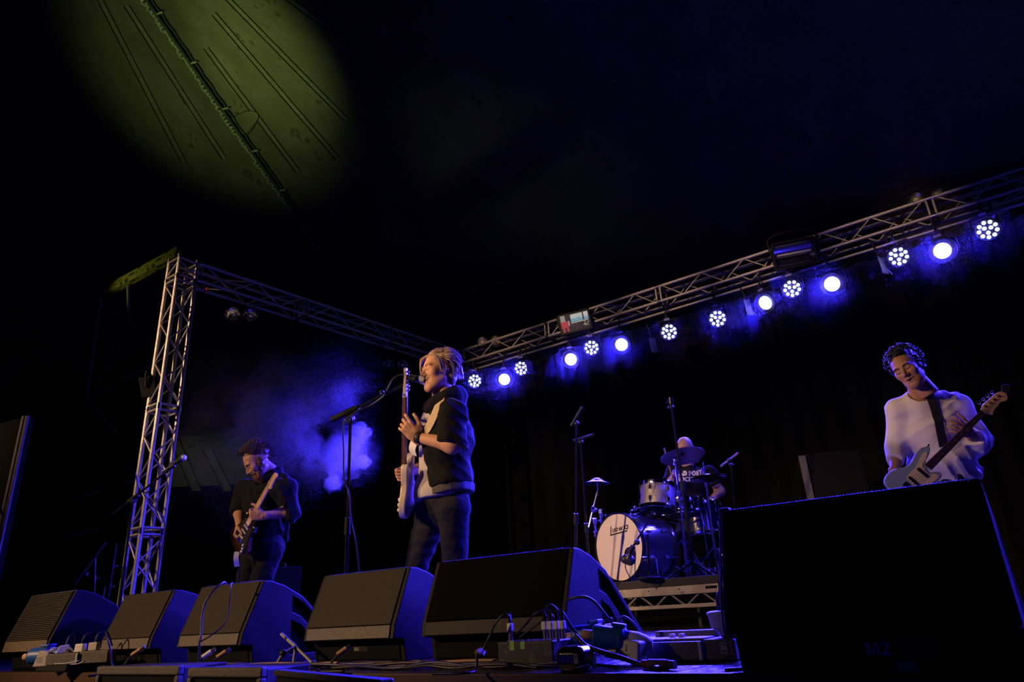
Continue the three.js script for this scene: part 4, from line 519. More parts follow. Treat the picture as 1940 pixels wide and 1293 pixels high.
// ================================================================= the bass player: nearly frontal, head tilted
const bassist = (() => {
  const D = 4.3, J = (x, y, dz = 0) => at(x, y, D - dz), base = J(1780, 1172); base.y = 0;
  const t = person('bass player in a pale long-sleeved shirt with head tilted and eyes nearly closed', base), fwd = dir(-0.25, 0, 0.95).setY(0).normalize();
  const pelvis = J(1800, 925, -0.05), chest = J(1765, 815, 0), neck = J(1745, 752, 0.01), nb = J(1734, 730, 0.03), shR = J(1702, 778, -0.05), shL = J(1816, 770, 0.06);
  const elR = J(1699, 850, -0.06), wrR = J(1695, 897, 0.1), elL = J(1849, 838, 0.06), wrL = J(1838, 820, 0.22);
  const hipL = J(1825, 945, -0.05), hipR = J(1778, 945, -0.02), kneeL = J(1838, 1055, 0.06), kneeR = J(1770, 1055, 0.08), ankL = J(1850, 1150, -0.05), ankR = J(1752, 1152, -0.02);
  const sk = skin([0.45, 0.25, 0.14]);
  const body = blend(limbs([[pelvis, chest, 0.1, 0.1], [chest, neck, 0.085, 0.056], [neck, nb, 0.054, 0.05], [chest, shL, 0.07, 0.055], [chest, shR, 0.07, 0.055], [shL, elL, 0.056, 0.046], [elL, wrL, 0.045, 0.029], [shR, elR, 0.055, 0.046], [elR, wrR, 0.042, 0.029], [pelvis, hipL, 0.1, 0.088], [pelvis, hipR, 0.1, 0.088], [hipL, kneeL, 0.085, 0.056], [hipR, kneeR, 0.085, 0.056], [kneeL, ankL, 0.052, 0.038], [kneeR, ankR, 0.052, 0.038], [ankL, ankL.clone().addScaledVector(fwd, 0.14).setY(0.04), 0.034, 0.03], [ankR, ankR.clone().addScaledVector(fwd, 0.14).setY(0.04), 0.034, 0.03]]), 0.045);
  const hm = headFrame(J(1719, 699, 0.05), dir(-0.74, -0.06, 0.68), 0.27);
  const handL = toWorld(handGeo(-1, [[0.25, 0.45, 0.4], [0.35, 0.5, 0.4], [0.45, 0.5, 0.45], [0.5, 0.6, 0.5]], 0.2, { out: 0.5, fwd: 0.5 }), handFrame(wrL, dir(-0.82, 0.35, 0.35), dir(-0.3, 0.1, -0.95)));
  const handR = toWorld(handGeo(1, [0.65, 0.75, 0.8, 0.8], 0.06, { out: 0.6, fwd: 0.6 }), handFrame(wrR, dir(0.06, -0.95, 0.2), dir(0.6, -0.1, -0.7)));
  wpart(t, 'body', join(nets(body, ...around([nb, neck, elL, wrL, elR, wrR, shL, shR, ankL, ankR], 0.16), 0.0125), toWorld(headGeo({ mouth: 0.55 }), hm), handL, handR), sk);
  const black = hairMat([0.03, 0.024, 0.024]);
  faceParts(t, hm, { mouth: 0.55, brow: std([0.02, 0.013, 0.01], 0.8), lip: std([0.3, 0.13, 0.1], 0.5) });
  { const cap = ell(V3(0, 0.046, -0.026), 0.083, 0.086, 0.101), line = plane(V3(0, 0.08, 0.055), V3(0, -0.84, 0.55).normalize()), side = plane(V3(0, 0.0, -0.004), V3(0, -0.25, 0.97).normalize()), back = plane(V3(0, -0.08, -0.06), V3(0, -1, -0.1).normalize());
    const f = (x, y, z) => { let d = cap(x, y, z) + 0.006 * noise3(x * 45, y * 45, z * 45); d = smax(d, line(x, y, z), 0.008); d = smax(d, y < 0.04 ? side(x, y, z) : -1, 0.01); return smax(d, back(x, y, z), 0.01); };
    const curls = locks((r) => ({ a: lerp(-3.1, 3.1, r()), b: lerp(-0.95, 1.45, r()) }), 760, 41, ({ a, b }, r) => { const fr = Math.abs(a) < 1.25; if (fr && b < 0.45 + 0.1 * r()) return null; if (Math.abs(a) < 1.7 && b < 0.05) return null; const n = V3(Math.sin(a) * Math.cos(b), Math.sin(b), Math.cos(a) * Math.cos(b)), p = V3(n.x * 0.087, 0.05 + n.y * 0.09, -0.025 + n.z * (fr ? 0.096 : 0.107)), ts = n.clone().cross(V3(r() - 0.5, r() - 0.5, r() - 0.5)).normalize(), tt = ts.clone().cross(n), R = 0.006 + 0.007 * r(), pts = []; for (let k = 0; k <= 5; k++) { const u = k / 5 * 4.4; pts.push(p.clone().addScaledVector(n, 0.006 + (Math.abs(a) < 1.25 ? 0.016 : 0.026) * k / 5 * (0.6 + r() * 0.5)).addScaledVector(ts, R * Math.cos(u)).addScaledVector(tt, R * Math.sin(u))); } return tube(pts, 0.0022 + 0.0014 * r(), 9, 4); });
    wpart(t, 'hair', toWorld(join(nets(f, V3(-0.12, -0.12, -0.16), V3(0.12, 0.16, 0.12), 0.0042), curls), hm), black); }
  const cuffR = plane(J(1696, 874, 0.02), wrR.clone().sub(elR).normalize()), cuffL = plane(J(1843, 828, 0.16), wrL.clone().sub(elL).normalize());
  const x0 = dir(0.9, -0.05, 0.42), y0 = dir(-0.16, 1, 0), z0 = x0.clone().cross(y0).normalize();
  let shirt = both(blend([ell(J(1762, 805, 0), 0.185, 0.19, 0.135, x0, y0, z0), ell(J(1782, 868, 0.0), 0.185, 0.17, 0.14, x0, y0, z0), ell(J(1800, 905, 0), 0.18, 0.1, 0.14, x0, y0, z0), cone(J(1750, 765), shL, 0.085, 0.076), cone(J(1738, 768), shR, 0.085, 0.074), cone(J(1745, 772), J(1743, 758), 0.08, 0.07)], 0.05), both(blend([cut(cone(shL, J(1853, 838, 0.06), 0.078, 0.076), plane(J(1872, 862, 0.06), dir(0.5, -1, 0))), cut(cone(J(1852, 840, 0.06), J(1836, 818, 0.24), 0.072, 0.05), cuffL)], 0.03), cut(blend([cone(shR, elR, 0.074, 0.063), cone(elR, J(1694, 882, 0.045), 0.063, 0.05)], 0.03), cuffR), 0.01), 0.03);
  shirt = less(cut(shirt, plane(J(1800, 918), V3(0, -1, 0))), cone(J(1744, 754, 0.03), J(1735, 715, 0.06), 0.056, 0.075), 0.012);
  { const flat = shirt, wavy = creased(creased(shirt, 0.016, 34, 17, 3), 0.009, 16, -38, 21), c = J(1740, 745, 0.05); shirt = (x, y, z) => { const k = smooth(0.1, 0.2, Math.hypot(x - c.x, y - c.y, z - c.z)); return k <= 0 ? flat(x, y, z) : lerp(flat(x, y, z), wavy(x, y, z), k); }; }
  wpart(t, 'shirt', nets(shirt, ...around([neck, chest, shL, shR, elL, elR, wrR, J(1800, 925), J(1855, 850)], 0.2), 0.0105), cloth([0.6, 0.56, 0.54]));
  wpart(t, 'jeans', nets(folds(cut(blend(limbs([[J(1798, 905), pelvis, 0.14, 0.13], [pelvis, hipL, 0.12, 0.108], [pelvis, hipR, 0.12, 0.105], [hipL, kneeL, 0.1, 0.072], [hipR, kneeR, 0.1, 0.072], [kneeL, ankL, 0.068, 0.06], [kneeR, ankR, 0.068, 0.06]]), 0.03), plane(J(1800, 900), V3(0, 1, 0))), 0.006, 20, 26, 20, 26), ...around([pelvis, hipL, hipR, kneeL, kneeR, ankL, ankR], 0.17), 0.012), cloth([0.03, 0.035, 0.05]));
  wpart(t, 'shoe', shoe(ankL, ankL.clone().add(fwd)), M.rubber); wpart(t, 'shoe', shoe(ankR, ankR.clone().add(fwd)), M.rubber);
  return { J, shirt };
})();

// ================================================================= the drummer: bald, seated behind the kit, face hidden by a tilted cymbal
const drummer = (() => {
  const D = 7.05, J = (x, y, dz = 0) => at(x, y, D - dz), base = J(1312, 1090); base.y = RISER_Y;
  const t = person('bald drummer in a black printed shirt seated behind the kit, a cymbal before his face', base);
  const pelvis = J(1312, 995, -0.1), chest = J(1309, 915, 0), neck = J(1303, 884, 0.02), nb = J(1301, 873, 0.04), shR = J(1277, 895, 0), shL = J(1343, 897, -0.02);
  const elR = J(1262, 928, 0.1), wrR = J(1272, 908, 0.27), elL = J(1364, 932, 0.05), wrL = J(1346, 950, 0.25);
  const hipL = J(1322, 1003, -0.05), hipR = J(1300, 1003, -0.05), kneeL = J(1352, 1020, 0.38), kneeR = J(1290, 1020, 0.38), ankL = J(1356, 1098, 0.3), ankR = J(1285, 1098, 0.3);
  ankL.y = ankR.y = RISER_Y + 0.09;
  const sk = skin([0.5, 0.31, 0.2]);
  const body = blend(limbs([[pelvis, chest, 0.11, 0.105], [chest, neck, 0.09, 0.058], [neck, nb, 0.058, 0.054], [chest, shL, 0.08, 0.058], [chest, shR, 0.08, 0.058], [shL, elL, 0.054, 0.046], [elL, wrL, 0.046, 0.03], [shR, elR, 0.054, 0.046], [elR, wrR, 0.046, 0.03], [pelvis, hipL, 0.1, 0.088], [pelvis, hipR, 0.1, 0.088], [hipL, kneeL, 0.085, 0.056], [hipR, kneeR, 0.085, 0.056], [kneeL, ankL, 0.052, 0.038], [kneeR, ankR, 0.052, 0.038]]), 0.045);
  const hm = headFrame(J(1299, 851, 0.05), dir(-0.45, -0.5, 0.78), 0.02), fwd = dir(-0.4, 0, 0.9).setY(0).normalize();
  const handL = toWorld(handGeo(-1, [1.1, 1.2, 1.2, 1.2], 0.05, { out: 0.3, fwd: 0.9 }), handFrame(wrL, dir(-0.7, -0.5, 0.5), dir(-0.3, -0.8, -0.2)));
  const handR = toWorld(handGeo(1, [1.1, 1.2, 1.2, 1.2], 0.05, { out: 0.3, fwd: 0.9 }), handFrame(wrR, dir(0.15, 0.9, 0.4), dir(0.8, -0.1, 0.3)));
  wpart(t, 'body', join(nets(body, ...around([nb, elL, wrL, elR, wrR, shL, shR, ankL, ankR, pelvis], 0.15), 0.014), toWorld(headGeo({ mouth: 0 }), hm), handL, handR), sk);
  faceParts(t, hm, { mouth: 0, brow: std([0.06, 0.04, 0.03], 0.8), lip: std([0.33, 0.15, 0.11], 0.5) });
  const endL = plane(shL.clone().lerp(elL, 0.62), elL.clone().sub(shL).normalize()), endR = plane(shR.clone().lerp(elR, 0.62), elR.clone().sub(shR).normalize());
  const shirt = folds(cut(both(blend([ell(chest, 0.185, 0.15, 0.135, CAM_R, V3(0, 1, 0), CAM_T), ell(J(1311, 960, -0.05), 0.17, 0.2, 0.15, CAM_R, V3(0, 1, 0), CAM_T), cone(chest, neck, 0.09, 0.07), cone(chest, shL, 0.08, 0.076), cone(chest, shR, 0.08, 0.076)], 0.05), both(cut(cone(shL, elL, 0.076, 0.078), endL), cut(cone(shR, elR, 0.076, 0.078), endR), 0.01), 0.03), plane(J(1311, 1000), V3(0, -1, 0))), 0.007, 10, 8, 10, 42);
  wpart(t, 'shirt', nets(shirt, ...around([neck, chest, shL, shR, elL, elR, J(1311, 1000)], 0.17), 0.012), cloth([0.012, 0.012, 0.013]));
  { const n = 24, m = 6, pos = [], uv = [], idx = []; // the print, laid on the chest
    for (let j = 0; j <= m; j++) for (let i = 0; i <= n; i++) { const u = i / n, v = j / m, q = onSurface(shirt, J(lerp(1272.5, 1337.5, u), lerp(915.5, 890, v) + lerp(1.5, -1.5, u), 0.12), dir(-0.25, 0, 1), 0.004); pos.push(q.x, q.y, q.z); uv.push(u, v); }
    for (let j = 0; j < m; j++) for (let i = 0; i < n; i++) { const a = j * (n + 1) + i; idx.push(a, a + 1, a + n + 1, a + 1, a + n + 2, a + n + 1); }
    const g = new THREE.BufferGeometry(); g.setAttribute('position', new THREE.Float32BufferAttribute(pos, 3)); g.setAttribute('uv', new THREE.Float32BufferAttribute(uv, 2)); g.setIndex(idx); g.computeVertexNormals();
    const tex = canvas(512, 200, (c) => { c.fillStyle = '#0e0e0f'; c.fillRect(0, 0, 512, 200); c.fillStyle = '#ded8ce'; c.textAlign = 'left'; c.textBaseline = 'middle'; for (const [txt, x, y, w] of [['DEAD POETS', 14, 60, 484], ['SOCIETY', 84, 144, 340]]) { c.save(); c.font = 'bold 84px sans-serif'; const k = w / c.measureText(txt).width; c.translate(x, y); c.scale(k, 1); c.fillText(txt, 0, 0); c.strokeStyle = '#ded8ce'; c.lineWidth = 5; c.strokeText(txt, 0, 0); c.restore(); } });
    wpart(t, 'print', g, std([1, 1, 1], 0.9, 0, { map: tex, side: THREE.DoubleSide })); }
  wpart(t, 'necklace', tube([J(1289, 880, 0.1), J(1292, 893, 0.16), J(1301, 904, 0.17), J(1311, 893, 0.16), J(1314, 880, 0.1)].map((p) => onSurface(shirt, p, dir(-0.2, 0, 1), 0.006)), 0.003, 30, 5), M.steel);
  wpart(t, 'trousers', nets(cut(blend(limbs([[pelvis, hipL, 0.12, 0.1], [pelvis, hipR, 0.12, 0.1], [hipL, kneeL, 0.095, 0.075], [hipR, kneeR, 0.095, 0.075], [kneeL, ankL, 0.07, 0.06], [kneeR, ankR, 0.07, 0.06]]), 0.03), plane(J(1311, 985), V3(0, 1, 0))), ...around([pelvis, kneeL, kneeR, ankL, ankR], 0.14), 0.013), cloth([0.012, 0.012, 0.014]));
  for (const a of [ankL, ankR]) wpart(t, 'shoe', shoe(V3(a.x, 0.1, a.z), a.clone().add(fwd)).translate(0, RISER_Y, 0), M.rubber);
  wpart(t, 'wristband', new THREE.TorusGeometry(0.034, 0.007, 8, 20).scale(1, 1, 2).applyQuaternion(new THREE.Quaternion().setFromUnitVectors(V3(0, 0, 1), elL.clone().sub(wrL).normalize())).translate(...wrL.clone().lerp(elL, 0.1).toArray()), std([0.02, 0.03, 0.25], 0.6));
  return { J, wrR, wrL, pelvis };
})();
// ------------------------------------------------------------------ electric guitars and the bass, in their own frame: neck along +Y, front to +Z, 0 at the bridge
function electricGuitar(t, o) {
  const S = o.scale, bodyPts = curved(o.bodyOutline, 110), bt = 0.042;
  part(t, 'body', extrude(bodyPts, bt, 0.007).translate(0, 0, -bt / 2), o.bodyMat);
  part(t, 'pickguard', extrude(curved(o.guard, 80), 0.003, 0.0008).translate(0, 0, 0.0018), o.guardMat);
  const nutY = S, joinY = o.joinY, w0 = o.nutW, w1 = o.heelW;
  const taper = (y0, y1, zf, th, half) => { const n = 16, pos = [], idx = [], k = 9; for (let i = 0; i <= n; i++) { const y = lerp(y0, y1, i / n), w = lerp(w1, w0, clamp((y - joinY) / (nutY - joinY), 0, 1)) / 2; for (let j = 0; j < k; j++) { const a = Math.PI * j / (k - 1); pos.push(Math.cos(a) * w, y, half ? zf - Math.sin(a) * th : zf - (j === 0 || j === k - 1 ? 0 : th)); } } for (let i = 0; i < n; i++) for (let j = 0; j < k; j++) { const a = i * k + j, b = i * k + (j + 1) % k; idx.push(a, b, a + k, b, b + k, a + k); } for (let j = 1; j < k - 1; j++) { idx.push(0, j + 1, j, n * k, n * k + j, n * k + j + 1); } const g = new THREE.BufferGeometry(); g.setAttribute('position', new THREE.Float32BufferAttribute(pos, 3)); g.setIndex(idx); return toCreasedNormals(g.toNonIndexed(), 0.6); };
  part(t, 'neck', taper(joinY - 0.03, nutY + 0.005, 0.007, 0.022, true), o.neckMat);
  part(t, 'fretboard', taper(joinY - 0.045, nutY, 0.0125, 0.006, false), o.boardMat);
  for (let f = 1; f <= o.frets; f++) { const y = S / Math.pow(2, f / 12), w = lerp(w1, w0, clamp((y - joinY) / (nutY - joinY), 0, 1)); if (y > joinY - 0.043) part(t, 'fret', FRET, M.steel).position.set(0, y, 0.0128), t.children[t.children.length - 1].scale.set(w, 1, 1); }
  for (const f of [3, 5, 7, 9, 12, 15]) { const y = (S / Math.pow(2, f / 12) + S / Math.pow(2, (f - 1) / 12)) / 2; part(t, 'inlay', INLAY, o.inlayMat).position.set(0, y, 0.0126); }
  part(t, 'nut', box(w0, 0.005, 0.006, 0.001).translate(0, nutY + 0.002, 0.0125), M.white);
  const hd = part(t, 'headstock', extrude(curved(o.head.map(([x, y]) => [x, y + nutY]), 90), 0.015, 0.002).translate(0, 0, -0.0015), o.headMat);
  o.tuners.forEach(([x, y, px, py]) => { const p = V3(x, nutY + y, 0.006); part(hd, 'tuner', join(rod(p, p.clone().add(V3(0, 0, 0.014)), o.post, o.post * 0.8, 12), rod(p.clone().add(V3(0, 0, -0.001)), p.clone().add(V3(0, 0, 0.002)), o.post * 1.7, o.post * 1.7, 14), boxAt(0.022, 0.016, 0.012, x * 0.5 + px * 0.5 * 0.6 + x * 0.2, nutY + y, -0.014), rod(V3(x, nutY + y, -0.014), V3(px, nutY + py, -0.013), 0.003), new THREE.SphereGeometry(1, 12, 8).scale(o.key * 0.75, o.key, o.key * 0.35).translate(px * 1.25 - x * 0.25, nutY + py, -0.013)), M.chrome); });
  const n = o.tuners.length;
  for (let i = 0; i < n; i++) { const x0 = lerp(-0.5, 0.5, i / (n - 1)) * o.bridgeSpan, x1 = lerp(-0.5, 0.5, i / (n - 1)) * w0 * 0.82; part(t, 'string', join(rod(V3(x0, -0.005, 0.017), V3(x1, nutY + 0.002, 0.0165), o.gauge, o.gauge, 5), rod(V3(x1, nutY + 0.002, 0.0165), V3(o.tuners[i][0], nutY + o.tuners[i][1], 0.012), o.gauge, o.gauge, 5)), M.steel); }
  for (const [y, w, h, rot] of o.pickups) part(t, 'pickup', box(w, h, 0.012, 0.004).rotateZ(rot).translate(0, y, 0.006), o.pickMat);
  part(t, 'bridge', join(box(o.bridgeSpan + 0.024, 0.045, 0.006, 0.002).translate(0, -0.008, 0.004), ...Array.from({ length: n }, (_, i) => box(0.009, 0.03, 0.009, 0.002).translate(lerp(-0.5, 0.5, i / (n - 1)) * o.bridgeSpan, -0.006, 0.01))), M.chrome);
  for (const [x, y] of o.knobs) part(t, 'knob', new THREE.CylinderGeometry(0.0105, 0.012, 0.014, 18).rotateX(Math.PI / 2).translate(x, y, 0.011), o.knobMat);
  for (const [x, y] of o.buttons) part(t, 'strap_button', rod(V3(x, y, -0.021), V3(x * 1.06, y * 1.04 + 0.01, -0.021), 0.006, 0.007), M.chrome);
}
const FRET = new THREE.CylinderGeometry(0.0012, 0.0012, 1, 6).rotateZ(Math.PI / 2), INLAY = new THREE.CylinderGeometry(0.003, 0.003, 0.0006, 12).rotateX(Math.PI / 2);
const sixHead = [[0.021, 0], [0.024, 0.012], [0.036, 0.022], [0.041, 0.03], [0.034, 0.05], [0.03, 0.08], [0.028, 0.13], [0.03, 0.15], [0.036, 0.165], [0.033, 0.183], [0.015, 0.192], [-0.006, 0.186], [-0.02, 0.165], [-0.026, 0.1], [-0.029, 0.045], [-0.025, 0.02], [-0.021, 0]];
const sixTuners = [0, 1, 2, 3, 4, 5].map((i) => [-0.016 + i * 0.0012, 0.04 + i * 0.0245, -0.043 + i * 0.0022, 0.04 + i * 0.0245]);
const doubleCut = [[0, -0.13], [-0.08, -0.125], [-0.145, -0.09], [-0.163, -0.03], [-0.15, 0.04], [-0.118, 0.085], [-0.108, 0.12], [-0.122, 0.17], [-0.125, 0.225], [-0.1, 0.26], [-0.07, 0.255], [-0.042, 0.215], [-0.03, 0.18], [0.026, 0.165], [0.04, 0.19], [0.07, 0.225], [0.098, 0.225], [0.112, 0.195], [0.11, 0.15], [0.106, 0.1], [0.122, 0.06], [0.158, 0.01], [0.162, -0.05], [0.13, -0.1], [0.07, -0.128]];
const doubleGuard = [[0.012, -0.045], [-0.05, -0.02], [-0.052, 0.06], [-0.075, 0.11], [-0.085, 0.18], [-0.06, 0.215], [-0.034, 0.19], [-0.03, 0.165], [0.03, 0.16], [0.06, 0.19], [0.085, 0.19], [0.09, 0.15], [0.085, 0.1], [0.1, 0.05], [0.12, 0.0], [0.115, -0.05], [0.08, -0.08], [0.055, -0.06]];
const guitarSpec = { scale: 0.648, joinY: 0.235, nutW: 0.043, heelW: 0.056, frets: 20, head: sixHead, tuners: sixTuners, post: 0.0035, key: 0.009, bodyOutline: doubleCut, guard: doubleGuard, gauge: 0.0006, bridgeSpan: 0.052, pickups: [[0.035, 0.078, 0.017, 0.22], [0.1, 0.078, 0.017, 0], [0.155, 0.078, 0.017, 0]], knobs: [[0.085, 0.0], [0.1, -0.03], [0.105, -0.062]], buttons: [[-0.1, 0.258], [0.0, -0.135]], knobMat: M.white, pickMat: M.white };
const lacquer = (rgb, tex) => std(rgb, 0.3, 0, { clearcoat: 0.7, clearcoatRoughness: 0.15, map: tex ?? null });
const wornTex = (base, bare, seed) => colorGrain(256, (x, y) => { const n = fbm(x / 30 + seed, y / 30, 6, 5); return n > 0.36 ? bare : base.map((c) => c + (R0() - 0.5) * 6); });
// --- the singer's guitar: off-white, seen on edge, back half turned to the camera
{ const D = 4.09, foot = at(765, 978, D - 0.03), top = at(769, 698, D - 0.1), along = top.clone().sub(foot).normalize(), len = top.distanceTo(foot), k = len / 0.97;
  const t = thing('electric_guitar', 'worn off-white electric guitar seen on edge, held upright by the singer', 'guitar');
  electricGuitar(t, { ...guitarSpec, bodyMat: lacquer([0.62, 0.57, 0.48], wornTex([250, 246, 236], [150, 60, 60], 3)), guardMat: std([0.45, 0.06, 0.04], 0.35), neckMat: std([0.34, 0.16, 0.07], 0.4), headMat: std([0.42, 0.34, 0.24], 0.4), boardMat: std([0.16, 0.075, 0.035], 0.5), inlayMat: M.white });
  place(t, along, dir(-0.99, 0, -0.06), foot.clone().addScaledVector(along, 0.135 * k)); t.scale.setScalar(k);
  // strap: patterned band from the upper horn over the near shoulder, plain below
  const pat = canvas(64, 128, (c) => { c.fillStyle = '#d8c49a'; c.fillRect(0, 0, 64, 128); c.fillStyle = '#2a2018'; for (let i = 0; i < 4; i++) for (let j = 0; j < 8; j++) { c.beginPath(); c.arc(8 + i * 16 + (j % 2) * 8, 8 + j * 16, 4.2, 0, 7); c.fill(); c.fillRect(i * 16 + (j % 2) * 8, j * 16, 2, 9); } });
  const { J, hoodie } = singer, pts = [J(785, 838, 0.13), J(798, 808, 0.19), J(813, 782, 0.2), J(829, 762, 0.15), J(845, 752, 0.07), J(862, 770, -0.02)].map((p, i) => i && i < 5 ? onSurface(hoodie, p, dir(-0.5, 0.3, 0.8), 0.006) : p), o = t.position;
  const inv = (g) => g.applyMatrix4(new THREE.Matrix4().compose(t.position, t.quaternion, t.scale).invert());
  part(t, 'strap', inv(strip(pts, 0.058, (u) => dir(-0.55, 0.25 + u * 0.4, 0.8 - u * 0.3), 0.004)), std([0.9, 0.9, 0.9], 0.85, 0, { map: rep(pat, 1, 1) }));
  part(t, 'strap_end', inv(strip([J(785, 838, 0.13), J(781, 850, 0.1), J(783, 862, 0.07)], 0.05, dir(-0.5, 0, 0.9), 0.004, 10)), M.white);
}

// --- the bearded man's guitar: dark sunburst, maple neck across his chest
{ const D = 5.2, bridge = at(455, 1022, D - 0.2), top = at(523, 897, D - 0.34), along = top.clone().sub(bridge).normalize(), k = bridge.distanceTo(top) / 0.835;
  const burst = colorGrain(256, (x, y) => { const n = fbm(x / 40, y / 12, 8, 4) * 10, e = smooth(30, 95, Math.hypot((x - 128) * 1.0, (y - 128) * 0.9)); return [lerp(84, 12, e) + n, lerp(36, 8, e) + n * 0.5, lerp(14, 7, e)]; }); burst.repeat.set(2.6, 2.2); burst.offset.set(0.5, 0.42);
  const t = thing('electric_guitar', 'dark sunburst electric guitar with maple neck held across the bearded guitarist', 'guitar');
  electricGuitar(t, { ...guitarSpec, bodyMat: lacquer([0.9, 0.9, 0.9], burst), guardMat: std([0.02, 0.02, 0.02], 0.3), pickMat: std([0.5, 0.45, 0.35], 0.4), neckMat: M.maple, headMat: M.maple, boardMat: std([0.6, 0.35, 0.12], 0.35, 0, { clearcoat: 0.5 }), inlayMat: M.black });
  place(t, along, dir(-0.66, -0.18, 0.66), bridge); t.scale.setScalar(k);
  const inv = (g) => g.applyMatrix4(new THREE.Matrix4().compose(t.position, t.quaternion, t.scale).invert());
  part(t, 'strap', inv(strip([at(478, 985, D - 0.22), at(486, 955, D - 0.2), at(503, 925, D - 0.13), at(524, 908, D - 0.05), at(532, 925, D + 0.1)], 0.05, dir(-0.5, 0.3, 0.8), 0.004)), M.matte);
  part(t, 'strap_tail', inv(strip([at(449, 1046, D - 0.21), at(447, 1058, D - 0.23), at(449, 1074, D - 0.22)], 0.035, dir(0.3, 0, 1), 0.004, 10)), M.white);
  const c = thing('guitar_cable', 'blue-lit lead hanging straight down from the sunburst guitar', 'cable', at(452, 1225, D - 0.2).setY(0.006)); wpart(c, 'lead', tube([at(450, 1048, D - 0.2), at(453, 1075, D - 0.19), at(452, 1110, D - 0.19), at(453, 1180, D - 0.19), at(452, 1228, D - 0.2).setY(0.008), at(470, 1236, D - 0.1).setY(0.008), at(500, 1238, D).setY(0.008)], 0.0065, 60, 7), M.cable);
}
// --- the bass: pale blue, cream pickguard, dark fretboard, maple headstock
{ const D = 4.3, bridge = at(1722, 922, D - 0.3), nut = at(1863, 781, D - 0.24), along = nut.clone().sub(bridge).normalize(), k = bridge.distanceTo(nut) / 0.864;
  const outline = [[0, -0.115], [-0.08, -0.12], [-0.14, -0.1], [-0.165, -0.04], [-0.155, 0.03], [-0.12, 0.09], [-0.105, 0.14], [-0.115, 0.2], [-0.13, 0.26], [-0.125, 0.32], [-0.1, 0.36], [-0.075, 0.345], [-0.055, 0.3], [-0.035, 0.24], [0.032, 0.2], [0.05, 0.22], [0.08, 0.25], [0.105, 0.245], [0.115, 0.21], [0.11, 0.16], [0.108, 0.1], [0.13, 0.05], [0.165, -0.02], [0.155, -0.08], [0.1, -0.12]];
  const guard = [[0.0, 0.03], [-0.05, 0.04], [-0.062, 0.1], [-0.06, 0.16], [-0.085, 0.24], [-0.09, 0.3], [-0.07, 0.3], [-0.045, 0.24], [-0.036, 0.2], [0.034, 0.18], [0.06, 0.21], [0.09, 0.22], [0.1, 0.19], [0.094, 0.12], [0.12, 0.05], [0.135, -0.01], [0.1, -0.045], [0.05, -0.02]];
  const head = [[0.021, 0], [0.03, 0.012], [0.048, 0.02], [0.058, 0.03], [0.047, 0.05], [0.04, 0.1], [0.036, 0.15], [0.046, 0.17], [0.056, 0.195], [0.045, 0.222], [0.015, 0.235], [-0.012, 0.225], [-0.03, 0.19], [-0.036, 0.1], [-0.038, 0.045], [-0.03, 0.02], [-0.021, 0]];
  const t = thing('bass_guitar', 'pale blue bass guitar with cream pickguard and maple headstock', 'bass guitar');
  electricGuitar(t, { scale: 0.864, joinY: 0.26, nutW: 0.042, heelW: 0.06, frets: 20, head, tuners: [0, 1, 2, 3].map((i) => [-0.016 + i * 0.004, 0.045 + i * 0.045, -0.056 + i * 0.004, 0.045 + i * 0.045]), post: 0.0065, key: 0.015, bodyOutline: outline, guard, gauge: 0.0011, bridgeSpan: 0.057, pickups: [[0.055, 0.095, 0.022, 0.0], [0.155, 0.095, 0.022, 0.0]], knobs: [[0.1, -0.03], [0.115, -0.062], [0.11, -0.09]], buttons: [[-0.1, 0.355], [0, -0.118]], bodyMat: lacquer([0.28, 0.36, 0.46], wornTex([250, 250, 250], [214, 150, 96], 11)), guardMat: M.cream, pickMat: M.black, neckMat: M.maple, headMat: M.maple, boardMat: std([0.045, 0.022, 0.014], 0.5), inlayMat: M.white, knobMat: M.chrome });
  place(t, along, dir(-0.45, 0.1, 0.9), bridge); t.scale.setScalar(k);
  const inv = (g) => g.applyMatrix4(new THREE.Matrix4().compose(t.position, t.quaternion, t.scale).invert()), { shirt } = bassist;
  const way = new THREE.CatmullRomCurve3([[1784, 846], [1777, 815], [1771, 780], [1766, 752], [1763, 735]].map(([x, y]) => V3(x, y, 0))).getPoints(16), pts = [...way.map((q) => onSurface(shirt, at(q.x, q.y, D - 0.12), dir(0, 0.1, 1), 0.011)), at(1766, 731, D - 0.02), at(1772, 736, D + 0.06)];
  part(t, 'strap', inv(strip(pts, 0.055, (u) => dir(0, 0.2 + u * 0.5, 1 - u * 0.3), 0.005)), std([0.02, 0.018, 0.018], 0.8, 0, { bumpMap: rep(T.speck, 1), bumpScale: 0.003 }));
  const clip = thing('clip_on_tuner', 'small black clip-on tuner at the tip of the bass headstock', 'tuner', at(1906, 737, D - 0.19)); part(clip, 'body', box(0.045, 0.05, 0.016, 0.006).rotateZ(-0.3), M.gloss); part(clip, 'clip', box(0.02, 0.03, 0.03, 0.004).translate(-0.01, -0.035, 0), M.black);
}
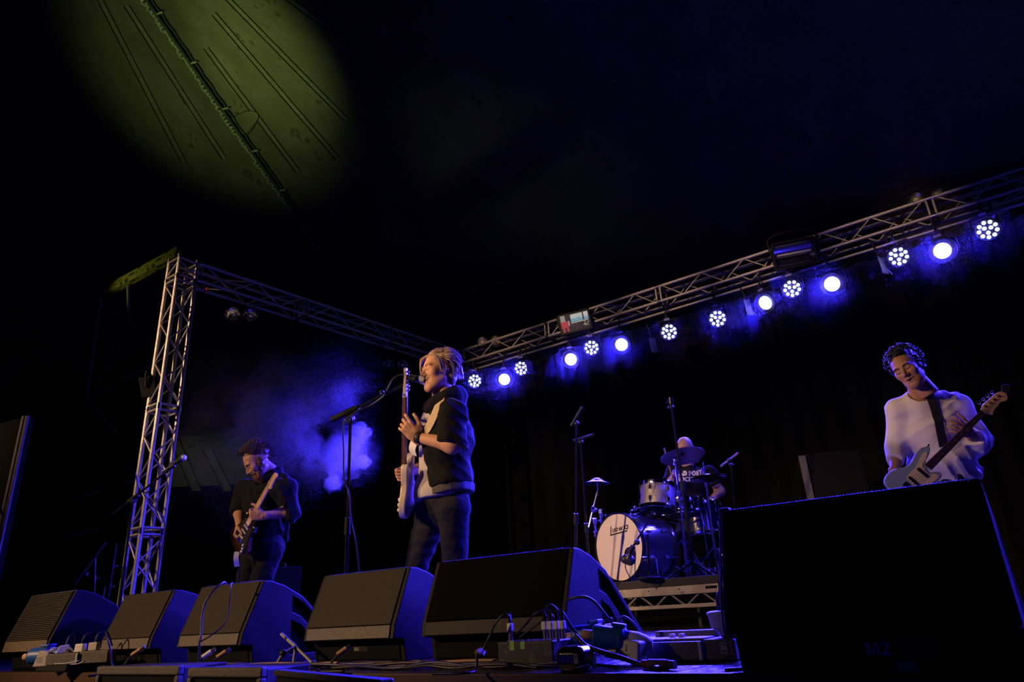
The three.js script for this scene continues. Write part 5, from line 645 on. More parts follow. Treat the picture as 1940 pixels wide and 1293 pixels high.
// ------------------------------------------------------------------ drum riser
const railMat = std([0.52, 0.48, 0.46], 0.55, 0.35, { map: rep(stain, 1.2), bumpMap: rep(T.fine, 3), bumpScale: 0.0006 });
{ const t = thing('drum_riser', 'low stage riser with pale truss-braced edge under the drum kit', 'riser', [-2.3, 0, -6.4]), x0 = -3.75, x1 = -0.72, z0 = -5.38, z1 = -7.45;
  wpart(t, 'deck', boxUV(box(x1 - x0, 0.062, z0 - z1, 0.006).translate((x0 + x1) / 2, RISER_Y - 0.031, (z0 + z1) / 2)), std([0.022, 0.02, 0.02], 0.85, 0, { bumpMap: rep(T.speck, 2), bumpScale: 0.002 }));
  for (const z of [z0 + 0.0, z1 + 0.05]) { const yT = RISER_Y - 0.094, yB = 0.158;
    const top = wpart(t, 'upper_rail', join(boxUV(boxAt(x1 - x0, 0.062, 0.04, (x0 + x1) / 2, yT, z, 0.004)), boxUV(boxAt(x1 - x0, 0.016, 0.05, (x0 + x1) / 2, yT - 0.026, z + 0.002, 0.003))), railMat);
    wpart(t, 'lower_rail', boxUV(boxAt(x1 - x0, 0.03, 0.03, (x0 + x1) / 2, yB, z, 0.004)), railMat);
    const n = 22; for (let i = 0; i < n; i++) { const a = lerp(x0 + 0.06, x1 - 0.06, i / n), b = lerp(x0 + 0.06, x1 - 0.06, (i + 1) / n), up = i & 1; bar(t, 'strut', V3(a + (up ? 0.012 : -0.012) * 0, up ? yB : yT - 0.02, z), V3(b, up ? yT - 0.02 : yB, z), 0.0085, railMat); }
    if (z === z0) for (let k = 0; k < 12; k++) { const x = x0 + 0.18 + k * 0.26; wpart(t, k % 4 === 2 ? 'latch' : 'bolt', k % 4 === 2 ? join(boxAt(0.09, 0.02, 0.008, x, yT + 0.006, z + 0.021, 0.003), boxAt(0.02, 0.014, 0.014, x + 0.02, yT + 0.006, z + 0.022)) : rod(V3(x, yT + 0.006, z + 0.016), V3(x, yT + 0.006, z + 0.024), 0.007), k % 4 === 2 ? M.matte : M.black); } }
  for (const x of [x0 + 0.1, (x0 + x1) / 2, x1 - 0.1]) for (const z of [z0 - 0.25, z1 + 0.1]) bar(t, 'leg', V3(x, 0.0, z), V3(x, RISER_Y - 0.06, z), 0.024, M.black);
}
// ------------------------------------------------------------------ the kit
const sparkle = colorGrain(256, (x, y) => { const c = hash3(x >> 1, y >> 1, 5), d = hash3(x >> 1, y >> 1, 9); const v = 120 + 125 * c; return [v * (0.94 + 0.1 * d), v * 0.96, v * (1 - 0.05 * d)]; });
const sparkleN = grain(256, (x, y) => hash3(x >> 1, y >> 1, 12));
const wrap = std([0.7, 0.67, 0.62], 0.34, 0.75, { map: rep(sparkle, 5, 2), bumpMap: rep(sparkleN, 5, 2), bumpScale: 0.0012, clearcoat: 0.6, clearcoatRoughness: 0.08 });
// a drum in its own frame: axis +Y, batter head up
function drum(t, r, h, lugs, shellMat, hoopMat, headMat, bottomMat) {
  part(t, 'shell', lathe([[r - 0.008, -h / 2 + 0.01], [r, -h / 2 + 0.012], [r, h / 2 - 0.012], [r - 0.008, h / 2 - 0.01]], 56), shellMat);
  for (const s of [-1, 1]) { part(t, 'hoop', lathe([[r + 0.003, s * (h / 2 - 0.022)], [r + 0.011, s * (h / 2 - 0.022)], [r + 0.009, s * (h / 2 + 0.008)], [r + 0.013, s * (h / 2 + 0.014)], [r + 0.004, s * (h / 2 + 0.015)], [r + 0.003, s * (h / 2 - 0.022)]], 56), hoopMat); part(t, 'drumhead', new THREE.CylinderGeometry(r + 0.002, r + 0.002, 0.003, 56).translate(0, s * (h / 2 + 0.001), 0), s > 0 ? headMat : bottomMat); }
  for (let i = 0; i < lugs; i++) { const a = (i + 0.5) / lugs * Math.PI * 2, c = Math.cos(a), s = Math.sin(a); for (const k of [-1, 1]) { part(t, 'lug', join(box(0.022, 0.045, 0.018, 0.006).rotateY(-a + Math.PI / 2).translate(c * (r + 0.008), k * h * 0.22, s * (r + 0.008))), M.chrome); part(t, 'tension_rod', rod(V3(c * (r + 0.013), k * h * 0.22, s * (r + 0.013)), V3(c * (r + 0.013), k * (h / 2 + 0.018), s * (r + 0.013)), 0.003, 0.003, 8), M.chrome); } }
}
const headWhite = std([0.78, 0.72, 0.66], 0.32, 0, { clearcoat: 0.5, clearcoatRoughness: 0.12 }), headDark = std([0.025, 0.023, 0.022], 0.4);
const KICK = at(1174, 1046, 5.85), kickAxis = V3(-0.29, 0, 0.957).normalize();
{ const r = 0.272, h = 0.42; KICK.y = RISER_Y + r + 0.016;
  const t = thing('bass_drum', 'bass drum with a cream front head and dark printed maker\'s name', 'drum');
  const logo = canvas(1024, 1024, (c) => {
    c.fillStyle = '#f3efe8'; c.fillRect(0, 0, 1024, 1024);
    c.save(); c.translate(520, 268); c.transform(1, -0.075, -0.2, 1, 0, 0); c.fillStyle = '#3a3430'; c.strokeStyle = '#3a3430'; c.textBaseline = 'alphabetic'; c.lineWidth = 7; c.lineJoin = 'round';
    c.font = 'bold 112px sans-serif'; c.textAlign = 'left'; const letters = 'UDWIG'; let x = -128; for (const ch of letters) { c.save(); c.translate(x, 0); c.scale(0.86, 0.72); if (ch === 'G') { c.beginPath(); c.arc(36, -38, 35, 0, 7); c.lineWidth = 22; c.stroke(); c.beginPath(); c.moveTo(72, -76); c.lineTo(72, 20); c.stroke(); } else { c.fillText(ch, 0, 0); c.lineWidth = 6; c.strokeText(ch, 0, 0); } c.restore(); x += ch === 'I' ? 34 : ch === 'W' ? 108 : 76; }
    c.lineWidth = 22; c.beginPath(); c.moveTo(-158, -104); c.lineTo(-158, 34); c.lineTo(222, 34); c.stroke(); c.restore();
  });
  const g = new THREE.Group();
  drum(t, r, h, 8, std([0.03, 0.027, 0.03], 0.18, 0, { clearcoat: 1, clearcoatRoughness: 0.06 }), M.gloss, std([0, 0, 0], 0.4), headDark);
  t.children.filter((o) => o.name === 'drumhead')[0].removeFromParent();
  // front head with its port hole
  const disc = new THREE.Shape(); disc.absarc(0, 0, r + 0.002, 0, Math.PI * 2, false); const hole = new THREE.Path(); hole.absarc(0.118, -0.075, 0.058, 0, Math.PI * 2, true); disc.holes.push(hole);
  const hg = new THREE.ExtrudeGeometry(disc, { depth: 0.002, bevelEnabled: false, curveSegments: 48 }), uv = hg.attributes.uv, pp = hg.attributes.position; for (let i = 0; i < uv.count; i++) uv.setXY(i, pp.getX(i) / (2 * r) + 0.5, pp.getY(i) / (2 * r) + 0.5);
  part(t, 'front_head', hg.rotateX(-Math.PI / 2).translate(0, h / 2 + 0.001, 0), std([0.8, 0.74, 0.68], 0.24, 0, { map: logo, clearcoat: 0.6, clearcoatRoughness: 0.1 }));
  part(t, 'port_ring', new THREE.TorusGeometry(0.058, 0.004, 8, 40).rotateX(Math.PI / 2).translate(0.118, h / 2 + 0.004, 0.075), M.black);
  for (const s of [-1, 1]) part(t, 'spur', rod(V3(s * (r - 0.02), 0.05, 0.12), V3(s * (r + 0.06), 0.14, 0.30), 0.008), M.chrome);
  part(t, 'badge', box(0.03, 0.02, 0.004).rotateX(0).translate(0, 0.02, -r - 0.002), M.chrome);
  // axis +Y -> kickAxis, with the drum's -Z up
  const y = kickAxis, z = V3(0, -1, 0), x = y.clone().cross(z).normalize(); t.quaternion.setFromRotationMatrix(basis(x, y, z, V3(0, 0, 0))); t.position.copy(KICK).addScaledVector(kickAxis, -h / 2);
}
function upright(name, label, p, axis, r, h, lugs, shellMat, hoopMat, bottom) { const t = thing(name, label, 'drum', p); drum(t, r, h, lugs, shellMat, hoopMat, std([0.75, 0.72, 0.68], 0.5), bottom ?? headDark); t.quaternion.setFromUnitVectors(V3(0, 1, 0), axis.normalize()); return t; }
const tomP = at(1246, 943, 6.2), TOM = upright('rack_tom', 'silver sparkle rack tom mounted above the bass drum', tomP, V3(0.05, 1, -0.2), 0.152, 0.225, 6, wrap, M.chrome);
upright('floor_tom', 'dark floor tom half hidden behind the straight cymbal stand', at(1330, 985, 6.75), V3(0, 1, -0.03), 0.19, 0.3, 8, std([0.03, 0.028, 0.03], 0.2, 0, { clearcoat: 1 }), M.chrome);
upright('snare_drum', 'chrome snare drum in the dark between rack tom and hi-hat', at(1299, 963, 6.7), V3(0, 1, -0.1), 0.175, 0.13, 8, M.chrome, M.chrome);
{ const t = thing('tom_mount', 'chrome tom bracket rising from the bass drum to the rack tom', 'bracket', KICK.clone().addScaledVector(kickAxis, -0.2).add(V3(0, 0.28, 0))); const a = KICK.clone().addScaledVector(kickAxis, -0.2).add(V3(0, 0.27, 0)); bar(t, 'post', a, at(1246, 966, 6.24), 0.013, M.chrome); wpart(t, 'clamp', box(0.05, 0.06, 0.05, 0.008).translate(...at(1240, 975, 6.22).toArray()), M.chrome); bar(t, 'arm', at(1195, 968, 6.0), at(1214, 963, 6.08), 0.009, M.chrome); wpart(t, 'knob', ball(at(1204, 964, 6.02), 0.02), M.chrome); bar(t, 'arm', at(1196, 985, 5.98), at(1195, 966, 6.0), 0.01, M.chrome); }
{ const s = thing('snare_stand', 'chrome basket stand carrying the snare drum', 'stand', at(1299, 1085, 6.7)); const c = at(1299, 975, 6.7), f = V3(c.x, RISER_Y, c.z); bar(s, 'tube', V3(c.x, RISER_Y + 0.12, c.z), V3(c.x, c.y - 0.12, c.z), 0.012, M.chrome); for (let i = 0; i < 3; i++) { const a = i * 2.1 + 0.4; bar(s, 'leg', V3(c.x, RISER_Y + 0.2, c.z), f.clone().add(V3(Math.cos(a) * 0.24, 0.01, Math.sin(a) * 0.24)), 0.008, M.chrome); bar(s, 'arm', V3(c.x, c.y - 0.12, c.z), V3(c.x + Math.cos(a) * 0.17, c.y - 0.06, c.z + Math.sin(a) * 0.17), 0.007, M.chrome); } }
{ const s = thing('floor_tom_stand', 'three chrome legs under the dark floor tom', 'stand', at(1330, 1085, 6.75)); const c = at(1330, 985, 6.75); for (let i = 0; i < 3; i++) { const a = i * 2.1 + 1.2; bar(s, 'leg', V3(c.x + Math.cos(a) * 0.207, c.y + 0.05, c.z + Math.sin(a) * 0.207), V3(c.x + Math.cos(a) * 0.215, RISER_Y + 0.005, c.z + Math.sin(a) * 0.215), 0.007, M.chrome); } }
// ---- a tripod stand: main tube from foot to head, collars, double-braced legs
function tripod(t, foot, head, o = {}) {
  const m = o.mat ?? M.chrome, y = head.clone().sub(foot).normalize(), L = foot.distanceTo(head), P = (k) => foot.clone().addScaledVector(y, k * L), r = o.r ?? 0.014;
  bar(t, 'lower_tube', P(0.02), P(0.5), r, m, undefined, true); bar(t, 'upper_tube', P(0.48), P(1), r * 0.74, m, undefined, true);
  for (const k of o.collars ?? [0.5]) { const c = P(k); wpart(t, 'collar', join(rod(c.clone().addScaledVector(y, -0.022), c.clone().addScaledVector(y, 0.022), r * 1.5, r * 1.5, 16), rod(c, c.clone().add(CAM_R.clone().multiplyScalar(r * 3.2)), 0.006), ball(c.clone().add(CAM_R.clone().multiplyScalar(r * 3.4)), r * 0.75, 10)), m); }
  const hub = P(o.hub ?? 0.26), spread = o.spread ?? 0.3;
  for (let i = 0; i < 3; i++) { const a = (o.turn ?? 0) + i * Math.PI * 2 / 3, e = V3(foot.x + Math.cos(a) * spread, foot.y + 0.012, foot.z + Math.sin(a) * spread); const leg = bar(t, 'leg', hub, e, r * 0.6, m); wpart(t, 'rubber_foot', ball(e, r * 1.15, 10), M.rubber); bar(t, 'brace', P(0.06), hub.clone().lerp(e, 0.55), r * 0.45, m); }
}
function cymbal(t, c, n, r, mat, name = 'cymbal') { const g = lathe([[0, 0.028], [0.02, 0.027], [0.045, 0.014], [0.055, 0.006], [r * 0.6, -0.006], [r, -0.022], [r, -0.0235], [r * 0.6, -0.008], [0.05, 0.003], [0, 0.025]], 64); g.applyQuaternion(new THREE.Quaternion().setFromUnitVectors(V3(0, 1, 0), n.clone().normalize())).translate(c.x, c.y, c.z); return wpart(t, name, g, mat); }
const bronze = std([0.1, 0.07, 0.045], 0.4, 1);
{ const f = at(1303, 1092, 6.28); f.y = RISER_Y; const h = at(1279, 872, 6.25), t = thing('cymbal_stand', 'straight chrome cymbal stand with spread legs in front of the drummer', 'stand', f);
  tripod(t, f, h, { r: 0.0145, collars: [0.32, 0.55, 0.72, 0.9], hub: 0.36, spread: 0.33, turn: 2.75 });
  const c = at(1292, 861, 6.28); wpart(t, 'tilter', join(rod(h, h.clone().add(V3(0, 0.05, 0)), 0.008), ball(h, 0.02, 12), ball(h.clone().add(V3(-0.01, -0.03, 0)), 0.018, 10)), M.chrome);
  const q = thing('crash_cymbal', 'tilted crash cymbal seen from below, covering the drummer\'s face', 'cymbal', c); cymbal(q, c, dir(-0.1, 0.83, -0.56), 0.205, std([0.12, 0.09, 0.06], 0.45, 1)); part(q, 'felt', new THREE.CylinderGeometry(0.016, 0.016, 0.02, 14), M.matte); }
{ const f = at(1361, 1090, 6.4); f.y = RISER_Y; const h = at(1337, 912, 6.35), t = thing('hi_hat_stand', 'chrome hi-hat stand at the right of the kit', 'stand', f);
  tripod(t, f, h, { r: 0.0145, collars: [0.3, 0.5, 0.98], hub: 0.34, spread: 0.26, turn: 0.5 }); bar(t, 'pull_rod', h, at(1332, 876, 6.35), 0.005, M.chrome); wpart(t, 'clutch', join(rod(at(1333, 893, 6.35), at(1333.8, 899, 6.35), 0.013), ball(at(1330, 892, 6.34), 0.012, 8)), M.chrome);
  const c = at(1341, 904, 6.35), q = thing('hi_hat', 'dark pair of hi-hat cymbals seen nearly edge on', 'cymbal', c); cymbal(q, c, V3(-0.02, 1, 0.01), 0.165, bronze, 'top_cymbal'); const b = c.clone().add(V3(0, -0.028, 0)); cymbal(q, b, V3(0.02, -1, 0), 0.165, bronze, 'bottom_cymbal');
  wpart(t, 'pedal', join(box(0.09, 0.012, 0.26, 0.004).rotateX(0.2).translate(f.x - 0.02, RISER_Y + 0.05, f.z - 0.18), box(0.1, 0.02, 0.03, 0.004).translate(f.x - 0.02, RISER_Y + 0.015, f.z - 0.3)), M.steel); }
{ const f = at(1137, 1098, 6.15); f.y = RISER_Y; const h = at(1126, 985, 6.15), t = thing('boom_cymbal_stand', 'chrome boom cymbal stand left of the bass drum', 'stand', f); tripod(t, f, h, { r: 0.014, collars: [0.55, 0.78, 0.98], spread: 0.26, turn: 1.2 }); bar(t, 'boom', at(1115, 1000, 6.12), at(1132, 931, 6.2), 0.008, M.chrome); wpart(t, 'ratchet', join(ball(at(1124, 966, 6.15), 0.026, 12), rod(at(1119, 964, 6.14), at(1130, 968, 6.14), 0.012)), M.chrome);
  const c = at(1131, 912, 6.2), q = thing('ride_cymbal', 'dark cymbal on the boom stand left of the bass drum', 'cymbal', c); cymbal(q, c, V3(0.08, 1, -0.05), 0.12, std([0.04, 0.03, 0.02], 0.5, 1)); bar(t, 'cymbal_post', at(1132, 931, 6.2), at(1131, 909, 6.2), 0.006, M.chrome); }
{ const f = at(1141, 1096, 6.4); f.y = RISER_Y; const h = at(1138, 970, 6.4), t = thing('short_drum_stand', 'short chrome stand just left of the bass drum rim', 'stand', f); tripod(t, f, h, { r: 0.013, collars: [0.6, 0.75, 0.95], spread: 0.2, turn: 0.2 }); wpart(t, 'clamp', box(0.04, 0.05, 0.04, 0.008).translate(h.x, h.y, h.z), M.chrome); }
// pedals with red feet under the kit
{ const p = at(1340, 1086, 6.3); p.y = RISER_Y; const t = thing('drum_pedals', 'low rack of pedals with red feet on the riser below the hi-hat', 'pedal', p);
  wpart(t, 'base_plate', box(0.42, 0.02, 0.14, 0.006).translate(p.x, RISER_Y + 0.012, p.z - 0.03), M.black); wpart(t, 'frame', join(rod(at(1312, 1063, 6.3), at(1374, 1056, 6.3), 0.009), rod(at(1312, 1063, 6.3), at(1313, 1088, 6.3).setY(RISER_Y + 0.01), 0.009), rod(at(1374, 1056, 6.3), at(1375, 1085, 6.3).setY(RISER_Y + 0.01), 0.009)), M.black);
  for (const [x, y] of [[1314, 1087], [1327, 1087], [1332, 1079], [1338, 1087], [1343, 1079], [1348, 1084], [1354, 1078], [1360, 1085]]) wpart(t, 'red_foot', rod(at(x, y + 2.5, 6.26), at(x, y - 2.5, 6.26), 0.011, 0.011, 12), M.redP);
  for (const [x, y] of [[1325, 1081], [1332, 1083], [1343, 1082], [1354, 1080]]) wpart(t, 'beater', rod(at(x, y + 3, 6.24), at(x, y - 3, 6.24), 0.009, 0.007, 10), M.white);
  for (let i = 0; i < 3; i++) wpart(t, 'footboard', box(0.085, 0.01, 0.26, 0.004).rotateX(0.22).translate(p.x - 0.12 + i * 0.13, RISER_Y + 0.07, p.z - 0.12), M.steel); }
{ const c = at(1312, 1040, 7.1), t = thing('drum_stool', 'round black drum stool under the drummer', 'stool', [c.x, RISER_Y, c.z]), top = drummer.pelvis.y - 0.1; const h = top - RISER_Y; part(t, 'seat', box(0.34, 0.08, 0.34, 0.04).translate(0, h - 0.04, -0.05), M.black); bar(t, 'post', V3(c.x, RISER_Y + 0.1, c.z), V3(c.x, top - 0.06, c.z), 0.016, M.chrome); for (let i = 0; i < 3; i++) bar(t, 'leg', V3(c.x, RISER_Y + 0.2, c.z), V3(c.x + Math.cos(i * 2.1) * 0.24, RISER_Y + 0.01, c.z + Math.sin(i * 2.1) * 0.24), 0.01, M.chrome); }
for (const [w, e, label] of [[drummer.wrR, dir(-0.3, 0.95, 0.2), 'wooden drumstick raised in the drummer\'s right hand'], [drummer.wrL, dir(-0.8, -0.35, 0.4), 'wooden drumstick in the drummer\'s lowered left hand']]) { const a = w.clone().addScaledVector(e, -0.06).add(dir(0, 0.3, 0.9).multiplyScalar(0.05)), t = thing('drumstick', label, 'drumstick', a); bar(t, 'shaft', a, a.clone().addScaledVector(e, 0.38), 0.007, M.wood); wpart(t, 'tip', ball(a.clone().addScaledVector(e, 0.385), 0.006, 8), M.wood); }
// ------------------------------------------------------------------ microphones and their stands
// a hand-held microphone in its own frame: grille towards +Y, 0 at the grille's centre
function vocalMic(t, p, d, grilleMat) { const q = new THREE.Quaternion().setFromUnitVectors(V3(0, 1, 0), d.clone().normalize()), X = (g) => g.applyQuaternion(q).translate(p.x, p.y, p.z); wpart(t, 'grille', X(new THREE.SphereGeometry(0.0255, 22, 16).scale(1, 1.05, 1)), grilleMat); wpart(t, 'grille_band', X(new THREE.CylinderGeometry(0.0268, 0.0268, 0.007, 24).translate(0, -0.003, 0)), M.chrome); wpart(t, 'handle', X(lathe([[0, -0.165], [0.0115, -0.165], [0.0125, -0.155], [0.0175, -0.045], [0.0235, -0.02], [0.0225, -0.012], [0, -0.012]], 22)), M.black); wpart(t, 'connector', X(new THREE.CylinderGeometry(0.0095, 0.0095, 0.045, 14).translate(0, -0.185, 0)), M.steel); }
const mesh = std([0.5, 0.5, 0.5], 0.4, 0.9, { bumpMap: rep(T.weave, 2), bumpScale: 0.002 });
function micStand(label, foot, head, o = {}) { const t = thing('microphone_stand', label, 'microphone stand', foot); wpart(t, 'base', lathe([[0, 0.03], [0.03, 0.03], [0.05, 0.022], [o.base ?? 0.14, 0.012], [(o.base ?? 0.14) + 0.004, 0], [0, 0]], 32).translate(foot.x, foot.y, foot.z), M.black); const L = head.clone().sub(foot); bar(t, 'lower_tube', foot.clone().add(V3(0, 0.02, 0)), foot.clone().addScaledVector(L, 0.55), 0.0125, o.mat ?? M.gloss, undefined, true); bar(t, 'upper_tube', foot.clone().addScaledVector(L, 0.53), head, 0.009, o.mat ?? M.gloss, undefined, true); const c = foot.clone().addScaledVector(L, 0.55); wpart(t, 'height_clutch', rod(c.clone().addScaledVector(L, -0.035), c.clone().addScaledVector(L, 0.035), 0.018, 0.016, 16), M.black); return t; }
{ // the singer's boom stand
  const D = 4.0, f = at(651, 1236, D); f.y = 0; const h = at(664, 794, D), t = micStand('tall black boom microphone stand of the singer, left of his guitar', f, h);
  wpart(t, 'swivel', join(ball(h, 0.026, 14), rod(h.clone().addScaledVector(CAM_T, -0.03), h.clone().addScaledVector(CAM_T, 0.035), 0.02, 0.02, 18), rod(h.clone().addScaledVector(CAM_T, 0.02), h.clone().addScaledVector(CAM_T, 0.06), 0.011)), M.black);
  const tail = at(628, 797, D - 0.02), grip = at(678, 773, D), tip = at(785, 719, D + 0.02); bar(t, 'counter_grip', tail, at(656, 783, D), 0.019, M.black, undefined, true); bar(t, 'clamp_sleeve', at(650, 786, D), grip, 0.021, M.gloss, undefined, true); bar(t, 'boom', at(672, 776, D), tip, 0.0085, M.gloss, undefined, true); wpart(t, 'end_nut', ball(at(679, 773, D), 0.015, 12), M.chrome); wpart(t, 'mic_clip', rod(at(779, 720, D), at(787, 718, D), 0.019, 0.021, 16), M.black);
  wpart(t, 'cable_clip', tube([at(722, 749, D), at(720, 744, D - 0.02), at(724, 741, D - 0.02), at(727, 745, D)], 0.006, 12, 6), M.black);
  const m = thing('vocal_microphone', 'silver-grilled vocal microphone at the singer\'s mouth', 'microphone', at(798, 718, D)); vocalMic(m, at(798.5, 718.5, D + 0.02), dir(0.55, -0.06, 0.83), mesh);
  const c = thing('microphone_cable', 'blue-lit cable looping along the singer\'s boom and down the stand', 'cable', at(660, 1236, D).setY(0.006)); wpart(c, 'lead', tube([at(779, 713, D + 0.02), at(768, 711, D + 0.02), at(757, 711, D + 0.02), at(745, 718, D + 0.01), at(735, 735, D), at(727, 750, D - 0.01), at(712, 762, D), at(697, 771, D), at(680, 778, D - 0.02), at(662, 790, D - 0.03), at(652, 800, D - 0.03), at(651, 860, D - 0.025), at(652, 905, D - 0.02), at(661, 940, D - 0.02), at(665, 985, D - 0.02), at(674, 1030, D - 0.02), at(680, 1085, D - 0.02), at(683, 1170, D - 0.02), at(684, 1233, D).setY(0.008), at(700, 1236, D).setY(0.008)], 0.0048, 160, 7), M.cable);
}
{ // the slanted microphone before the tower
  const D = 5.45, f = at(217, 1222, D); f.y = 0; const h = at(252, 948, D), t = micStand('black boom stand whose long arm slants up past the truss tower', f, h); wpart(t, 'swivel', join(ball(h, 0.026, 12), rod(h.clone().addScaledVector(CAM_T, -0.03), h.clone().addScaledVector(CAM_T, 0.03), 0.018)), M.black);
  bar(t, 'boom', at(212, 976, D), at(326, 886, D - 0.05), 0.0085, M.gloss, undefined, true); bar(t, 'clamp_sleeve', at(244, 952, D), at(262, 938, D), 0.02, M.black); bar(t, 'mic_clip', at(318, 889, D - 0.05), at(331, 881, D - 0.05), 0.018, M.black);
  const m = thing('vocal_microphone', 'vocal microphone on the slanted boom in front of the truss tower', 'microphone', at(346, 868, D)); vocalMic(m, at(347, 868, D - 0.05), dir(0.86, 0.56, 0.1), mesh);
  const c = thing('microphone_cable', 'thin cable hanging in a loop below the slanted boom by the tower', 'cable', at(310, 985, D)); wpart(c, 'lead', tube([at(318, 890, D - 0.04), at(300, 905, D - 0.02), at(277, 935, D), at(268, 925, D), at(256, 895, D), at(262, 920, D + 0.02), at(275, 940, D), at(292, 962, D), at(311, 984, D), at(300, 1080, D), at(290, 1215, D).setY(0.01)], 0.0045, 90, 6), M.cable);
}
// overhead stands round the kit
function slimStand(label, foot, head, r, mat, top) { const t = thing('microphone_stand', label, 'microphone stand', foot); bar(t, 'lower_tube', foot.clone().add(V3(0, 0.015, 0)), foot.clone().lerp(head, 0.55), r, mat, undefined, true); bar(t, 'upper_tube', foot.clone().lerp(head, 0.5), head, r * 0.7, mat, undefined, true); for (let i = 0; i < 3; i++) { const a = i * 2.094 + 0.5; bar(t, 'leg', foot.clone().lerp(head, 0.1), V3(foot.x + Math.cos(a) * 0.26, foot.y + 0.01, foot.z + Math.sin(a) * 0.26), r * 0.6, mat); } wpart(t, 'clutch', rod(foot.clone().lerp(head, 0.52), foot.clone().lerp(head, 0.57), r * 1.5, r * 1.4, 14), M.black); if (top) top(t, head); return t; }
const pencilMic = (t, c, d) => wpart(t, 'microphone', join(rod(c.clone().addScaledVector(d, -0.08), c.clone().addScaledVector(d, 0.08), 0.011, 0.012, 16), rod(c.clone().addScaledVector(d, 0.08), c.clone().addScaledVector(d, 0.1), 0.013, 0.013, 16)), M.black);
const knuckle = (t, h) => { wpart(t, 'knuckle', join(ball(h, 0.022, 12), rod(h.clone().addScaledVector(CAM_R, -0.03), h.clone().addScaledVector(CAM_R, 0.03), 0.01)), M.black); };
{ const f = at(1089, 1192, 5.5); f.y = 0; slimStand('tall slim overhead microphone stand left of the bass drum', f, at(1092, 803, 5.5), 0.0125, M.gloss, (t, h) => { knuckle(t, h); pencilMic(t, h.clone().add(V3(0, 0.05, 0)), dir(0.5, 0.85, 0)); }); }
{ const f = at(1123, 1190, 5.7); f.y = 0; slimStand('second overhead stand leaning between the tall stand and the drums', f, at(1100, 838, 5.7), 0.0115, M.gloss, (t, h) => { knuckle(t, h); pencilMic(t, h.clone().add(V3(0.02, 0.03, 0)), dir(0.95, 0.3, 0)); }); }
{ const f = at(1318, 1100, 6.05); f.y = RISER_Y; slimStand('tall black microphone stand crossing in front of the drummer', f, at(1272, 772, 6.05), 0.0155, M.gloss, (t, h) => { knuckle(t, h); wpart(t, 'microphone', join(rod(h.clone().add(V3(0, 0.02, 0)), h.clone().add(V3(0.005, 0.085, 0)), 0.02, 0.023, 16), ball(h.clone().add(V3(-0.03, 0.05, 0)), 0.012, 10)), M.gloss); }); }
{ const f = at(1402, 1095, 6.6); f.y = RISER_Y; slimStand('thin stand with a pencil microphone right of the hi-hat', f, at(1385, 882, 6.6), 0.01, M.gloss, (t, h) => { knuckle(t, h); const c = at(1381, 873, 6.58); wpart(t, 'microphone', rod(at(1365, 885, 6.58), at(1396, 861, 6.58), 0.0105, 0.011, 16), std([0.42, 0.32, 0.28], 0.4, 0.6)); wpart(t, 'mic_clip', ball(c, 0.02, 10), M.black); wpart(t, 'tip', ball(at(1397, 860, 6.58), 0.011, 8), M.redP); }); }
{ // kick drum microphone on a low boom
  const D = 5.35, f = at(1232, 1108, D + 0.12); f.y = RISER_Y; const t = thing('microphone_stand', 'low black boom stand leaning over the bass drum head', 'microphone stand', f), h = at(1212, 1000, D + 0.1); bar(t, 'upright', f, at(1226, 1012, D + 0.12), 0.011, M.gloss); bar(t, 'boom', at(1226, 992, D + 0.12), at(1197, 1040, D), 0.0085, M.gloss); wpart(t, 'base', lathe([[0, 0.03], [0.09, 0.02], [0.1, 0], [0, 0]], 24).translate(f.x, f.y, f.z), M.black); wpart(t, 'swivel', ball(at(1207, 1028, D), 0.022, 12), M.black); wpart(t, 'clip', rod(at(1192, 1048, D), at(1200, 1035, D), 0.02), M.black);
  const m = thing('kick_microphone', 'large black egg-shaped microphone at the bass drum\'s port hole', 'microphone', at(1188, 1060, D)); wpart(m, 'capsule', nets(blend([cone(at(1184, 1060, D + 0.02), at(1193, 1062, D + 0.02), 0.035, 0.042), cone(at(1190, 1058, D), at(1195, 1045, D), 0.02, 0.014)], 0.012), ...around([at(1188, 1058, D)], 0.13), 0.005), std([0.035, 0.034, 0.036], 0.35));
  const c = thing('microphone_cable', 'thin black cable dangling from the bass drum microphone', 'cable', at(1185, 1100, D)); wpart(c, 'lead', tube([at(1184, 1066, D), at(1186, 1080, D), at(1192, 1092, D - 0.01), at(1197, 1102, D)], 0.004, 24, 6), M.cable); const c2 = thing('microphone_cable', 'straight black cable hanging before the right part of the drum head', 'cable', at(1204, 1100, D)); wpart(c2, 'lead', tube([at(1201, 1036, D), at(1204, 1048, D), at(1203, 1075, D), at(1204, 1100, D)], 0.004, 20, 6), M.cable);
}
// ------------------------------------------------------------------ floor monitors, in their own frame: ridge along X, audience side +Z
const speckTex = colorGrain(256, (x, y) => { const a = hash3(x >> 1, y >> 1, 3), v = 150 + 40 * noise3(x / 3, y / 3, 2) + (a > 0.94 ? 70 : 0); return [v, v * 0.97, v * 0.9]; });
const duraMat = std([0.075, 0.065, 0.05], 0.55, 0, { map: rep(speckTex, 5), bumpMap: rep(T.speck, 6), bumpScale: 0.0012, specularIntensity: 0.4 }), litBandMat = std([0.3, 0.28, 0.25], 0.6, 0, { map: rep(speckTex, 4), bumpMap: rep(T.speck, 6), bumpScale: 0.001 }), sideMat = std([0.03, 0.028, 0.03], 0.55, 0, { specularIntensity: 0.35, map: rep(speckTex, 4), bumpMap: rep(T.speck, 6), bumpScale: 0.0008 });  // band colour lightened to stand for the light its face catches
const foamDark = std([0.007, 0.0065, 0.006], 0.85, 0, { specularIntensity: 0.15, bumpMap: rep(T.speck, 4), bumpScale: 0.003, map: rep(speckTex, 4) });
